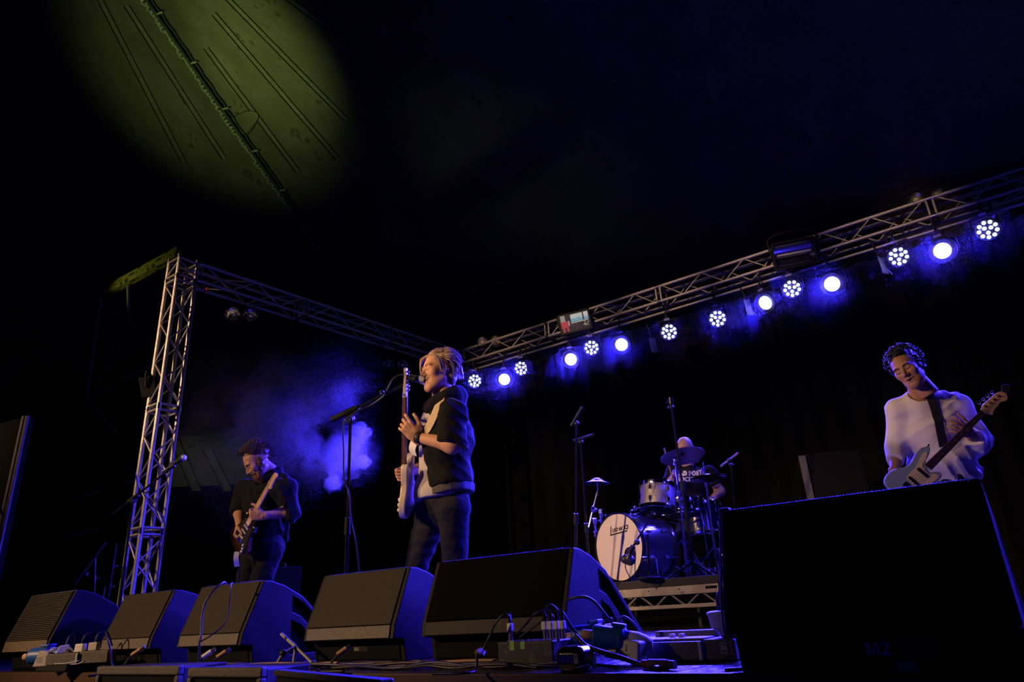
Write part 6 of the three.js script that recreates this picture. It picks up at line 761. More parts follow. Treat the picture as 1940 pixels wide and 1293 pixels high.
function wedge(label, x0, x1, zRidge, H, o = {}) {
  const w = x1 - x0, t = thing('floor_monitor', label, 'floor monitor', [(x0 + x1) / 2, 0, zRidge], 'wedge monitors along the front of the stage'), k = H / 0.432; if (o.turn) t.rotation.y = o.turn;
  const P = [[0, 0.432], [0.108, 0.168], [0.118, 0.108], [0.05, 0.1], [0.035, 0.012], [0.03, 0.0], [-0.56, 0.0], [-0.6, 0.06], [-0.53, 0.118], [-0.4, 0.236], [-0.27, 0.345], [-0.14, 0.406], [-0.05, 0.43]].map(([z, y]) => [z * (o.depth ?? 1), y * k]);
  const ex = (pts, wid, bev) => extrude(pts, wid, bev).rotateY(-Math.PI / 2); // shape x -> +Z, width along X
  part(t, 'cabinet', boxUV(ex(P.map(([z, y], i) => [z * 0.985 - 0.003, Math.max(y - 0.004, 0.002)]), w - 0.05, 0.002)), o.body ?? foamDark);
  const hole = [[-0.2, 0.345], [-0.28, 0.305], [-0.4, 0.2], [-0.5, 0.105], [-0.53, 0.06], [-0.46, 0.05], [-0.36, 0.16], [-0.26, 0.24], [-0.2, 0.262]].map(([z, y]) => [z * (o.depth ?? 1), y * k]), hole2 = [[-0.2, 0.215], [-0.27, 0.185], [-0.36, 0.09], [-0.4, 0.04], [-0.2, 0.04]].map(([z, y]) => [z * (o.depth ?? 1), y * k]);
  for (const s of [-1, 1]) part(t, 'side_panel', boxUV(extrude(P, 0.026, 0.006, o.plainSide ? [] : [hole, hole2]).rotateY(-Math.PI / 2).translate(s * (w / 2 - 0.013), 0, 0)), o.side ?? sideMat);
  const q = (a, b, lift) => { const dz = b[0] - a[0], dy = b[1] - a[1], L = Math.hypot(dz, dy), n = [-dy / L, dz / L]; if (n[0] < 0) { n[0] *= -1; n[1] *= -1; } const g = box(w - 0.052, L - 0.003, 0.012, 0.003); g.rotateX(Math.atan2(-dz, -dy) + Math.PI).rotateX(0).translate(0, (a[1] + b[1]) / 2 + n[1] * lift, (a[0] + b[0]) / 2 + n[0] * lift); return boxUV(g); };
  if (o.ribbed) { for (let i = 0; i < 26; i++) { const u = (i + 0.5) / 26, z = lerp(P[0][0], P[1][0], u), y = lerp(P[0][1], P[1][1], u); part(t, 'grille_bar', RIB, o.face).position.set(0, y, z + 0.004); t.children[t.children.length - 1].scale.set(w - 0.06, 1, 1); } }
  else part(t, 'rear_panel', q(P[0], P[1], 0.0), o.face ?? duraMat);
  part(t, 'lower_band', q(P[1], P[2], 0.0), o.band ?? litBandMat);
  part(t, 'connector_plate', box(w - 0.06, 0.085, 0.004, 0.001).rotateX(0.17).translate(0, 0.055 * k, 0.044 * (o.depth ?? 1)), M.matte);
  const beads = []; const nb = Math.round(w / 0.0095); for (let i = 0; i < nb; i++) beads.push(new THREE.SphereGeometry(0.0032, 6, 4).translate(lerp(-w / 2 + 0.03, w / 2 - 0.03, i / (nb - 1)), P[0][1] + 0.001, P[0][0] - 0.012)); part(t, 'grille_edge', join(beads), M.black).userData.kind = 'stuff';
  const gp = P.slice(7).reverse(); part(t, 'front_grille', boxUV((() => { const pts = [...gp, ...gp.slice().reverse().map(([z, y]) => [z + 0.004, y - 0.01])]; return ex(pts, w - 0.056, 0); })()), std([0.02, 0.02, 0.021], 0.5, 0.3, { bumpMap: rep(T.weave, 3), bumpScale: 0.003 }));
  for (const s of [-1, 1]) for (const [z, y] of [[-0.03, 0.405], [-0.5, 0.11]]) part(t, 'screw', rod(V3(s * (w / 2 - 0.004), y * k, z), V3(s * (w / 2 + 0.001), y * k, z), 0.006, 0.005, 10), M.black);
  if (o.text) { const tex = canvas(256, 64, (c) => { c.fillStyle = '#050505'; c.fillRect(0, 0, 256, 64); c.fillStyle = o.ink ?? '#8c8c86'; c.font = 'bold 60px sans-serif'; c.textBaseline = 'middle'; c.fillText(o.text, 8, 34); if (o.text2) { c.fillStyle = '#3a3a38'; c.fillText(o.text2, 206, 30); } }); part(t, 'marking', new THREE.PlaneGeometry(o.tw ?? 0.12, (o.tw ?? 0.12) / 4).rotateX(0.17).translate(o.tx ?? 0, o.ty ?? 0.07, 0.048 * (o.depth ?? 1) + 0.0), std([1, 1, 1], 0.8, 0, { map: tex })); }
  return t;
}
const RIB = new THREE.CylinderGeometry(0.0042, 0.0042, 1, 8).rotateZ(Math.PI / 2);
wedge('floor monitor with a ribbed panel and rounded pale lower edge at the far left', -5.86, -5.16, -2.2, 0.485, { ribbed: true, face: std([0.05, 0.046, 0.038], 0.5), band: std([0.36, 0.3, 0.22], 0.6, 0, { map: rep(speckTex, 3) }), side: std([0.008, 0.008, 0.009], 0.55, 0, { specularIntensity: 0.3 }), plainSide: true });
wedge('grey-brown floor monitor, second from the left, with a blue-lit side', -4.91, -4.3, -2.4, 0.432, { plainSide: true });
wedge('floor monitor in the middle of the left group, a cable lying over its top', -4.1, -3.48, -2.45, 0.432);
wedge('speckled brown floor monitor marked M4', -3.18, -2.52, -2.62, 0.432, { text: 'M4', tx: 0.03, ty: 0.062, tw: 0.1, plainSide: true });
wedge('wide black floor monitor with a large blue side behind the connector box', -2.38, -1.585, -2.66, 0.44, { face: foamDark, band: std([0.05, 0.05, 0.048], 0.6, 0, { map: rep(speckTex, 4), specularIntensity: 0.4 }) });
{ const t = wedge('large black floor monitor marked M2 in front of the bass player', -0.695, -0.045, -2.02, 0.436, { face: foamDark, band: std([0.008, 0.008, 0.008], 0.8, 0, { specularIntensity: 0.2 }), side: std([0.012, 0.012, 0.013], 0.6, 0, { specularIntensity: 0.3 }), text: 'M2', text2: 'A', ink: '#f0f0e6', tx: 0.07, ty: 0.066, tw: 0.17 });
  part(t, 'corner_cap', box(0.03, 0.014, 0.03, 0.005).translate(-0.31, 0.437, 0.0), std([0.45, 0.38, 0.26], 0.7)); part(t, 'worn_edge', tube([V3(-0.324, 0.425, 0.012), V3(-0.325, 0.3, 0.06), V3(-0.325, 0.17, 0.115), V3(-0.325, 0.11, 0.122)], 0.0028, 20, 6), std([0.4, 0.3, 0.17], 0.7)); part(t, 'label_plate', box(0.045, 0.026, 0.003, 0.001).rotateX(0.17).translate(0.075, 0.028, 0.049), std([0.2, 0.2, 0.21], 0.6)); }
// ------------------------------------------------------------------ amplifiers and boxes behind
function amp(label, p, w, h, d, turn, trim) { const t = thing('amplifier', label, 'amplifier', p); t.rotation.y = turn; part(t, 'cabinet', boxUV(box(w, h, d, 0.012).translate(0, h / 2, 0)), M.matte); part(t, 'grille', box(w - 0.06, h - 0.06, 0.01).translate(0, h / 2, d / 2), M.black); for (const s of [-1, 1]) part(t, 'edge_trim', box(0.022, h, 0.022, 0.006).translate(s * (w / 2 - 0.006), h / 2, d / 2 - 0.004), trim); for (const s of [-1, 1]) for (const y of [0.02, h - 0.02]) part(t, 'corner', box(0.04, 0.04, 0.04, 0.012).translate(s * (w / 2 - 0.01), y, d / 2 - 0.012), M.black); part(t, 'handle', tube([V3(-0.1, h, 0), V3(-0.09, h + 0.025, 0), V3(0.09, h + 0.025, 0), V3(0.1, h, 0)], 0.008, 20, 6), M.black); return t; }
{ const p = at(528, 1180, 6.6); p.y = 0; amp('small guitar amplifier with worn pale edges behind the bearded guitarist', p, 0.28, 0.72, 0.3, -0.35, std([0.36, 0.26, 0.18], 0.6)); }
{ const p = at(1585, 1000, 7.4); p.y = 0; const t = thing('bass_cabinet', 'tall black speaker cabinet with a grey edge panel, left of the bass player', 'speaker cabinet', p), top = at(1540, 857, 7.4).y; t.rotation.y = 0.35; part(t, 'cabinet', boxUV(box(0.62, top, 0.45, 0.015).translate(0.07, top / 2, -0.02)), M.matte); part(t, 'edge_panel', box(0.075, top - 0.01, 0.02, 0.006).translate(-0.225, top / 2, 0.215), std([0.1, 0.1, 0.105], 0.7)); part(t, 'grille', box(0.5, top - 0.1, 0.012).translate(0.1, top / 2, 0.205), M.matte); part(t, 'top_edge', tube([V3(-0.26, top, 0.2), V3(0.1, top + 0.004, 0.18), V3(0.37, top - 0.006, 0.16)], 0.007, 20, 6), M.black); part(t, 'handle', box(0.012, 0.08, 0.02, 0.004).translate(-0.27, top * 0.6, 0.18), M.grey); }
// spare chrome stands in the dark at the left
[[178, 1150, 181, 1058, 6.3, 'spare chrome stand in the dark, leftmost of three behind the ribbed monitor'], [203, 1150, 221, 1030, 6.6, 'spare chrome stand in the dark, middle of three behind the ribbed monitor'], [193, 1148, 199, 1112, 6.0, 'short spare chrome stand in the dark, beside the tower foot']].forEach(([x0, y0, x1, y1, d, label], i) => { const h = at(x1, y1, d), f = at(x0, y0, d); const b = f.clone().addScaledVector(f.clone().sub(h), (f.y) / Math.max(0.05, h.y - f.y)); b.y = 0; const t = thing('stored_stand', label, 'stand', b); tripod(t, b, h, { r: 0.011, collars: [0.62, 0.8], spread: 0.16, hub: 0.2, turn: i, mat: M.chrome }); if (i === 0) { bar(t, 'boom', at(142, 1107, d), at(201, 1028, d), 0.0085, M.chrome); wpart(t, 'counterweight', ball(at(164, 1088, d), 0.022, 10), M.chrome); } });
// ------------------------------------------------------------------ the connector box in front
{ const a = V3(-1.715, 0, -2.25), b = V3(-1.465, 0, -2.25), t = thing('stage_box', 'scuffed black metal connector box with green tape at the stage front', 'stage box', [-1.59, 0, -2.325]), scuff = colorGrain(128, (x, y) => { const n = fbm(x / 12, y / 12, 14, 4), v = n > 0.3 ? 190 : 120 + 30 * n; return [v, v, v * 0.95]; });
  wpart(t, 'housing', boxUV(boxAt(0.25, 0.088, 0.15, -1.59, 0.047, -2.327, 0.006)), std([0.13, 0.13, 0.12], 0.5, 0.2, { map: rep(scuff, 4) }));
  for (const px of [974, 987]) { const p = on(px === 974 ? 969 : 989, 1216, 'z', -2.25); wpart(t, 'green_tape', boxAt(0.02, px === 974 ? 0.032 : 0.026, 0.001, p.x, 0.077, -2.2515, 0.0004), M.greenTape); }
  for (let i = 0; i < 10; i++) wpart(t, 'socket', rod(V3(-1.69 + i * 0.0245, 0.09, -2.3), V3(-1.69 + i * 0.0245, 0.094, -2.3), 0.0095, 0.0095, 14), M.steel);
}
function plug(label, p, cablePts, r = 0.009, collar = M.paper) { // a plug standing in the connector box
  const t = thing('cable_connector', label, 'connector', p, 'white-taped plugs standing in the connector box'); part(t, 'plug', join(new THREE.CylinderGeometry(r * 0.92, r * 0.92, 0.03, 18).translate(0, 0.016, 0), new THREE.CylinderGeometry(r, r, 0.004, 18).translate(0, 0.031, 0)), std([0.55, 0.5, 0.38], 0.25, 0.9)); part(t, 'tape_label', boxAt(r * 2.25, 0.03, r * 2.25, 0, 0.048, 0, 0.005), collar); part(t, 'sleeve', new THREE.CylinderGeometry(r * 0.5, r * 0.85, 0.04, 14).translate(0, 0.083, 0), M.rubber); if (cablePts) wpart(t, 'lead', tube([p.clone().add(V3(0, 0.095, 0)), ...cablePts], 0.0042, 60, 7), M.cable); return t;
}
{ const Z = -2.3, top = (px) => { const p = on(px, 1216, 'z', Z); p.y = 0.092; return p; }, w = (px, py, d) => at(px, py, d), d = proj(top(970));
  const D = d;
  plug('white-taped plug standing alone at the left of the connector box', top(968), [w(967, 1178, D), w(962, 1166, D), w(955, 1165, D), w(940, 1180, D), w(928, 1205, D), w(915, 1232, D - 0.02), w(905, 1246, D)], 0.0095);
  plug('white-taped plug, first of the four standing close together', top(1034), [w(1036, 1170, D), w(1030, 1158, D), w(1015, 1163, D), w(995, 1185, D + 0.05), w(978, 1202, D + 0.1)], 0.0095);
  plug('white-taped plug, second of the four standing close together', top(1045), [w(1042, 1168, D), w(1035, 1150, D), w(1042, 1146, D), w(1060, 1160, D), w(1085, 1195, D), w(1110, 1222, D - 0.05), w(1125, 1235, D)], 0.0095);
  plug('white-taped plug, third of the four standing close together', top(1056.5), [w(1050, 1178, D), w(1045, 1165, D + 0.02), w(1030, 1175, D + 0.05), w(1010, 1190, D + 0.08), w(985, 1208, D + 0.12)], 0.0095);
  plug('white-taped plug, last of the four standing close together', top(1068), [w(1062, 1180, D), w(1055, 1160, D), w(1063, 1158, D - 0.02), w(1082, 1185, D - 0.04), w(1104, 1217, D - 0.05), w(1122, 1232, D - 0.03)], 0.0095);
}
function proj(p) { return -p.clone().applyMatrix4(camera.matrixWorldInverse).z; }
// ------------------------------------------------------------------ power distribution, right group
{ // grey box with a blue-lit lid
  const t = thing('power_box', 'flat grey power distribution box with labels, left of the large black monitor', 'power box', [-1.085, 0, -2.555]), m = std([0.17, 0.17, 0.16], 0.55, 0, { map: rep(speckTex, 3) }), lid = std([0.3, 0.3, 0.32], 0.5, 0, { map: rep(speckTex, 2) });
  t.rotation.y = 0.05;
  part(t, 'base', boxUV(boxAt(0.27, 0.062, 0.24, -0.04, 0.035, 0, 0.008)), m); part(t, 'end_module', boxUV(boxAt(0.11, 0.066, 0.22, 0.155, 0.037, 0, 0.006)), m); part(t, 'joint_strip', boxAt(0.012, 0.06, 0.012, 0.092, 0.036, 0.118, 0.003), M.lightGrey);
  part(t, 'lid', boxUV(boxAt(0.27, 0.01, 0.2, -0.04, 0.07, -0.01, 0.004)), lid); part(t, 'rear_ledge', boxUV(boxAt(0.24, 0.022, 0.06, -0.02, 0.083, -0.09, 0.005)), lid);
  for (const x of [-0.04, -0.005]) part(t, 'hinge', boxAt(0.016, 0.02, 0.03, x, 0.078, 0.02, 0.003), std([0.5, 0.4, 0.36], 0.5));
  const lab = canvas(128, 128, (c) => { c.fillStyle = '#3a3a37'; c.fillRect(0, 0, 128, 128); c.strokeStyle = '#b5b5ac'; c.lineWidth = 8; c.strokeRect(14, 8, 84, 108); c.fillStyle = '#b5b5ac'; c.fillRect(30, 30, 16, 60); c.fillRect(54, 30, 8, 50); c.fillRect(70, 44, 14, 44); }); part(t, 'label', new THREE.PlaneGeometry(0.03, 0.036).translate(0.172, 0.042, 0.1115), std([1, 1, 1], 0.7, 0, { map: lab }));
  const txt = canvas(256, 48, (c) => { c.fillStyle = '#232320'; c.fillRect(0, 0, 256, 48); c.fillStyle = '#8d8d86'; c.font = 'bold 34px sans-serif'; c.fillText('VLV8', 40, 36); }); part(t, 'lettering', new THREE.PlaneGeometry(0.06, 0.011).translate(0.165, 0.013, 0.1115), std([1, 1, 1], 0.7, 0, { map: txt }));
}
{ const p = V3(-0.915, 0.072, -2.56), t = thing('power_plug', 'thick round grey power plug standing on the grey power box', 'plug', p), m = std([0.25, 0.25, 0.23], 0.55); part(t, 'head', lathe([[0, 0.0], [0.035, 0.0], [0.04, 0.012], [0.062, 0.03], [0.064, 0.034], [0.068, 0.07], [0.072, 0.074], [0.072, 0.082], [0.06, 0.086], [0.02, 0.088], [0, 0.088]], 32), m); part(t, 'cable_gland', lathe([[0, 0.08], [0.024, 0.08], [0.022, 0.12], [0.014, 0.15], [0, 0.15]], 18).translate(-0.012, 0, 0), M.black); wpart(t, 'lead', tube([V3(p.x - 0.012, p.y + 0.14, p.z), V3(p.x - 0.005, p.y + 0.2, p.z), V3(p.x + 0.012, p.y + 0.235, p.z - 0.01), V3(p.x + 0.05, p.y + 0.225, p.z - 0.05), V3(p.x + 0.1, p.y + 0.05, p.z - 0.2), V3(p.x + 0.12, 0.01, p.z - 0.3)], 0.0085, 40, 8), M.cable); }
{ // white sheet of board lying on the floor behind
  const t = thing('floor_sheet', 'pale rigid sheet lying on the stage floor beside the large monitor', 'sheet', [-0.86, 0, -2.75]); part(t, 'sheet', box(0.2, 0.006, 0.35, 0.002).rotateY(0.25).translate(0, 0.004, 0), std([0.5, 0.5, 0.5], 0.6)); }
function ceePlug(label, p, turn, tilt, s = 1) { // blue industrial plug and socket pair
  const t = thing('power_connector', label, 'connector', p); t.rotation.set(0, turn, tilt); t.scale.setScalar(s);
  part(t, 'collar', lathe([[0, -0.06], [0.036, -0.06], [0.039, -0.052], [0.039, 0.03], [0.045, 0.034], [0.045, 0.05], [0.03, 0.052], [0, 0.052]], 28).rotateZ(-Math.PI / 2).translate(0, 0.045, 0), M.blueP); part(t, 'body', lathe([[0, 0.05], [0.034, 0.05], [0.034, 0.1], [0.026, 0.13], [0.016, 0.15], [0, 0.15]], 24).rotateZ(-Math.PI / 2).translate(0, 0.045, 0), std([0.5, 0.5, 0.52], 0.5)); part(t, 'flap', box(0.05, 0.012, 0.06, 0.005).translate(0.03, 0.092, 0), M.blueP); part(t, 'gland', lathe([[0, -0.06], [0.018, -0.06], [0.016, -0.1], [0, -0.1]], 16).rotateZ(-Math.PI / 2).translate(0, 0.045, 0), M.tan); return t; }
ceePlug('blue industrial power plug with a pale shell, right of the connector box', at(1152, 1221, 2.42).setY(0.045), 0.35, -0.18);
ceePlug('darker blue industrial plug lying behind the pale one', at(1118, 1213, 2.6).setY(0.05), 0.1, 0.05);
{ const p = at(1188, 1248, 2.38); p.y = 0; const t = thing('adapter_box', 'cream and black adapter box with a printed label, leaning among the plugs', 'adapter', p); t.rotation.set(0, -0.15, -0.16); const face = canvas(256, 160, (c) => { c.fillStyle = '#cfcbb4'; c.fillRect(0, 0, 256, 160); c.fillStyle = '#2a2a26'; c.fillRect(104, 24, 14, 52); c.fillRect(96, 70, 24, 12); for (let i = 0; i < 9; i++) c.fillRect(24 + i * 15, 100 + (i % 2) * 4, 10, 12); c.fillRect(110, 126, 80, 16); }); part(t, 'body', boxAt(0.085, 0.075, 0.06, 0.02, 0.05, 0, 0.012), std([0.55, 0.53, 0.46], 0.5)); part(t, 'printed_face', new THREE.PlaneGeometry(0.08, 0.062).translate(0.02, 0.05, 0.0306), std([1, 1, 1], 0.6, 0, { map: face })); part(t, 'black_end', boxAt(0.062, 0.062, 0.056, -0.055, 0.045, 0, 0.006), M.black); const st = canvas(128, 64, (c) => { c.fillStyle = '#c8c8ca'; c.fillRect(0, 0, 128, 64); c.fillStyle = '#26262a'; c.fillRect(8, 10, 60, 9); c.fillRect(8, 34, 48, 9); }); part(t, 'sticker', new THREE.PlaneGeometry(0.042, 0.024).translate(-0.055, 0.05, 0.0286), std([1, 1, 1], 0.6, 0, { map: st })); }
{ const p = at(1076, 1240, 2.3); p.y = 0.0; const t = thing('power_supply', 'rounded black power supply with a white sticker beside the connector box', 'power supply', p); part(t, 'body', box(0.11, 0.075, 0.12, 0.03, 4).translate(0.02, 0.04, -0.02), M.gloss); const st = canvas(64, 96, (c) => { c.fillStyle = '#0a0a0a'; c.fillRect(0, 0, 64, 96); c.fillStyle = '#8e8e90'; c.fillRect(10, 6, 36, 80); c.fillStyle = '#151515'; c.fillRect(18, 20, 16, 26); c.fillRect(16, 56, 20, 8); }); part(t, 'sticker', new THREE.PlaneGeometry(0.022, 0.034).translate(0.055, 0.04, 0.0406), std([1, 1, 1], 0.6, 0, { map: st })); for (const x of [-0.005, 0.01, 0.025]) part(t, 'screw', ball(V3(x, 0.05, 0.04), 0.003, 8), M.steel); const g = thing('green_connector', 'small dark green connector beside the rounded power supply', 'connector', at(1119, 1236, 2.3).setY(0.03)); part(g, 'body', box(0.025, 0.05, 0.03, 0.006), std([0.02, 0.12, 0.02], 0.5)); part(g, 'pin', rod(V3(0, 0.02, 0), V3(0, 0.034, 0), 0.006), M.steel); }
{ const p = V3(-1.305, 0, -2.14), t = thing('round_lid', 'round brown metal lid lying on the floor before the power supply', 'lid', p); part(t, 'rim', lathe([[0, 0.001], [0.052, 0.001], [0.053, 0.012], [0.048, 0.015], [0.046, 0.012], [0, 0.013]], 40), std([0.12, 0.09, 0.05], 0.45, 0.6)); part(t, 'disc', new THREE.CylinderGeometry(0.054, 0.05, 0.006, 40).rotateX(0.25).translate(0, 0.022, 0), std([0.22, 0.17, 0.09], 0.42, 0.5)); part(t, 'knob', rod(V3(0, 0.025, 0), V3(0.002, 0.046, 0), 0.005, 0.003), M.brass); }
{ const a = at(1219, 1261, 2.19).setY(0.016), b = at(1280, 1265, 2.1).setY(0.016), t = thing('wrapped_connector', 'tan taped cable connector with a red end lying on the floor', 'connector', a); wpart(t, 'red_end', rod(a, a.clone().lerp(b, 0.2), 0.013, 0.013, 18), std([0.3, 0.04, 0.02], 0.6)); const tp = canvas(256, 64, (c) => { c.fillStyle = '#9b9170'; c.fillRect(0, 0, 256, 64); c.fillStyle = '#5d5540'; for (let i = 0; i < 14; i++) c.fillRect(18 + i * 16, 12 + (i % 3) * 9, 9, 14); }); wpart(t, 'taped_body', rod(a.clone().lerp(b, 0.2), a.clone().lerp(b, 0.78), 0.0155, 0.0155, 20), std([0.75, 0.72, 0.66], 0.75, 0, { map: tp })); wpart(t, 'tail', rod(a.clone().lerp(b, 0.78), b, 0.0135, 0.012, 18), std([0.2, 0.16, 0.1], 0.6)); }
{ const p = at(1683, 1240, 1.83), q = at(1683, 1192, 1.86), t = thing('monitor_plug', 'upright plug with a white tape ring below the M2 marking', 'connector', p), u = q.clone().sub(p); bar(t, 'tail', p, p.clone().addScaledVector(u, 0.35), 0.014, M.black, undefined, true); wpart(t, 'tape_ring', rod(p.clone().addScaledVector(u, 0.32), p.clone().addScaledVector(u, 0.68), 0.0165, 0.0145, 20), std([0.62, 0.55, 0.42], 0.7)); bar(t, 'neck', p.clone().addScaledVector(u, 0.66), q, 0.008, M.steel); wpart(t, 'lead', tube([p, p.clone().add(V3(0, -0.03, 0.01)), at(1660, 1268, 1.8).setY(0.008), at(1600, 1275, 1.78).setY(0.006), at(1540, 1268, 1.8).setY(0.006)], 0.005, 40, 7), M.cable); }
{ const a = at(1691, 1268, 1.72).setY(0.012), b = at(1722, 1256, 1.74).setY(0.02), c = at(1744, 1243, 1.76).setY(0.035), t = thing('taped_cable', 'cable end wrapped in grey cloth tape on the floor before the M2 monitor', 'cable', a); wpart(t, 'taped_part', tube([a, b, c], 0.0125, 24, 12), std([0.16, 0.15, 0.13], 0.6, 0, { bumpMap: rep(T.speck, 1), bumpScale: 0.004 })); wpart(t, 'lead', tube([c, at(1760, 1262, 1.74).setY(0.006), at(1820, 1272, 1.65).setY(0.006), at(1900, 1276, 1.58).setY(0.006)], 0.006, 30, 7), M.cable); wpart(t, 'ring', new THREE.TorusGeometry(0.0135, 0.002, 8, 20).applyQuaternion(new THREE.Quaternion().setFromUnitVectors(V3(0, 0, 1), b.clone().sub(a).normalize())).translate(b.x, b.y, b.z), M.paper); }
{ const z = 1.56, a = at(1895, 1259, z), b = at(1927, 1259, z), c = at(1928.5, 1259, z), e = at(1962, 1259, z); const t = thing('metal_spigot', 'shiny ribbed metal pin lying at the lower right edge', 'metal pin', a.clone().setY(a.y - 0.009)); bar(t, 'front_pin', a, b, 0.0085, M.brass, undefined, true); bar(t, 'rear_pin', c, e, 0.0085, M.brass, undefined, true); for (let i = 1; i < 8; i++) { const p = a.clone().lerp(b, i / 8); wpart(t, 'rib', rod(p, p.clone().lerp(b, 0.03), 0.0092, 0.0092, 16), std([0.8, 0.66, 0.42], 0.25, 1)); } wpart(t, 'foot', box(0.08, Math.max(0.01, a.y - 0.009), 0.03, 0.003).translate((a.x + e.x) / 2, (a.y - 0.009) / 2, (a.z + e.z) / 2), M.matte); }
// ------------------------------------------------------------------ power distribution, left group
{ const m = thing('cable_mat', 'low black rubber mat under the left power strip', 'mat', [-4.97, 0, -2.24]); part(m, 'mat', box(0.9, 0.045, 0.2, 0.006).translate(0, 0.0235, 0), M.rubber);
  const D = 4.02, a = at(140, 1238, D), p = V3(a.x, 0.047, a.z), t = thing('power_strip', 'grey power distribution strip with white plugs at the left front', 'power box', p), gm = std([0.3, 0.28, 0.24], 0.55, 0, { map: rep(speckTex, 3) }); t.rotation.y = 0.62;
  part(t, 'end_cap', boxUV(extrude([[-0.03, 0], [0.05, 0], [0.05, 0.075], [-0.005, 0.085]], 0.1, 0.004).translate(-0.17, 0, 0)), std([0.42, 0.4, 0.34], 0.55)); part(t, 'body', boxUV(boxAt(0.19, 0.062, 0.1, -0.04, 0.032, 0, 0.006)), gm); part(t, 'end_module', boxUV(boxAt(0.17, 0.068, 0.1, 0.14, 0.034, -0.01, 0.006)), gm); part(t, 'joint_strip', boxAt(0.012, 0.055, 0.008, 0.05, 0.032, 0.05, 0.003), M.lightGrey); part(t, 'label', boxAt(0.035, 0.03, 0.002, -0.165, 0.036, 0.05, 0.0006), M.grey);
  const up = p.y + 0.062; [[-0.055, 0.0, 'wedge-shaped white plug, left one on the power strip', 0.5], [0.03, -0.01, 'square white plug, middle one on the power strip', 0], [0.12, 0.01, 'square cream plug, right one on the power strip', 0.1]].forEach(([x, z, label, r], i) => { const q = V3(x, 0.064 + (i === 2 ? 0.004 : 0), z).applyEuler(t.rotation).add(p), k = thing('mains_plug', label, 'plug', q); k.rotation.y = 0.62 + r; part(k, 'body', i ? boxAt(0.05, 0.045, 0.045, 0, 0.0225, 0, 0.006) : extrude([[-0.045, 0], [0.05, 0], [0.015, 0.045], [-0.03, 0.04]], 0.05, 0.004), i === 2 ? std([0.6, 0.54, 0.42], 0.5) : M.white); part(k, 'lead', tube([V3(0, 0.042, 0), V3(0.01, 0.09, -0.01), V3(0.03, 0.1, -0.06), V3(0.05, 0.02, -0.12)], 0.005, 24, 7), M.cable); });
}
ceePlug('blue industrial plug with a tan end at the far left front', at(82, 1228, 4.12).setY(0.05), 0.5, 0.02, 1.15);
{ const p = at(112, 1226, 4.05), t = thing('blue_plug', 'rounded bright blue plug resting on the left power strip', 'plug', p.setY(0.115)); part(t, 'body', new THREE.SphereGeometry(0.045, 24, 14).scale(1.25, 0.62, 0.8), std([0.02, 0.05, 0.4], 0.5)); part(t, 'seam', new THREE.TorusGeometry(0.045, 0.003, 6, 30).rotateX(Math.PI / 2).scale(1.25, 1, 0.8), M.blueP); part(t, 'lead', tube([V3(0.05, 0, 0), V3(0.08, 0.01, -0.02), V3(0.1, -0.04, -0.05)], 0.007, 16, 7), M.cable); }
// connectors hanging on the monitors' backs
[[262, 1234, 3.72, 'tan-taped plug at the foot of the second monitor', M.tan], [424, 1238, 3.42, 'tan-taped plug at the foot of the third monitor', M.tan], [396, 1238, 3.42, 'white-taped plug at the foot of the third monitor', M.paper], [652, 1233, 3.02, 'tan-taped plug at the foot of the M4 monitor', M.tan]].forEach(([px, py, d, label, mat], i) => { const a = at(px - 13, py + 9, d), b = at(px + 12, py - 8, d + 0.03), t = thing('monitor_plug', label, 'connector', a); wpart(t, 'taped_body', rod(a, a.clone().lerp(b, 0.7), 0.012, 0.013, 16), mat); wpart(t, 'shell', rod(a.clone().lerp(b, 0.7), b, 0.011, 0.011, 16), M.steel); wpart(t, 'lead', tube([a, a.clone().add(V3(-0.04, -0.03, 0.01)).setY(Math.max(0.01, a.y - 0.04)), at(px - 50, 1258, d - 0.15).setY(0.008), at(px - 90 + i * 30, 1258, d - 0.25).setY(0.008)], 0.0055, 30, 7), M.cable); });
{ const c = thing('hanging_cable', 'black cable looped over the top of the third monitor', 'cable', [-3.95, 0.43, -2.4]); const s = (x, y, z) => V3(x, y, z); wpart(c, 'lead', tube([at(428, 1106, 3.72), at(420, 1106, 3.55), at(404, 1120, 3.5), at(388, 1145, 3.46), at(382, 1175, 3.42), at(381, 1203, 3.38), at(378, 1216, 3.36), at(374, 1240, 3.34).setY(0.01), at(340, 1256, 3.3).setY(0.008)], 0.0055, 70, 7), M.cable); wpart(c, 'second_strand', tube([at(440, 1105, 3.72), at(437, 1112, 3.54), at(434, 1150, 3.5), at(427, 1180, 3.46), at(395, 1208, 3.38), at(380, 1216, 3.36)], 0.0035, 50, 6), M.cable); }
{ const c = thing('hanging_cable', 'thin cable curving down the left edge of the second monitor', 'cable', [-4.9, 0, -2.25]); wpart(c, 'lead', tube([at(200, 1198, 3.86), at(204, 1212, 3.8), at(209, 1232, 3.78), at(218, 1246, 3.76).setY(0.02), at(240, 1252, 3.7).setY(0.008), at(262, 1250, 3.7).setY(0.012)], 0.005, 40, 7), M.cable); }
{ const t = thing('fallen_stand', 'folded metal stand lying between the third and the M4 monitor', 'stand', [-3.35, 0, -2.75]); bar(t, 'tube', at(533, 1202, 3.6), at(560, 1226, 3.5), 0.009, M.grey); bar(t, 'tube', at(536, 1240, 3.4), at(560, 1226, 3.5), 0.008, M.grey); bar(t, 'tube', at(536, 1240, 3.4), at(524, 1252, 3.36).setY(0.012), 0.009, M.grey); bar(t, 'tube', at(560, 1226, 3.5), at(592, 1240, 3.4).setY(0.012), 0.007, M.grey); wpart(t, 'joint', ball(at(536, 1238, 3.4), 0.018, 10), M.black); bar(t, 'leg', at(560, 1226, 3.5), at(556, 1250, 3.45).setY(0.01), 0.007, M.grey); }
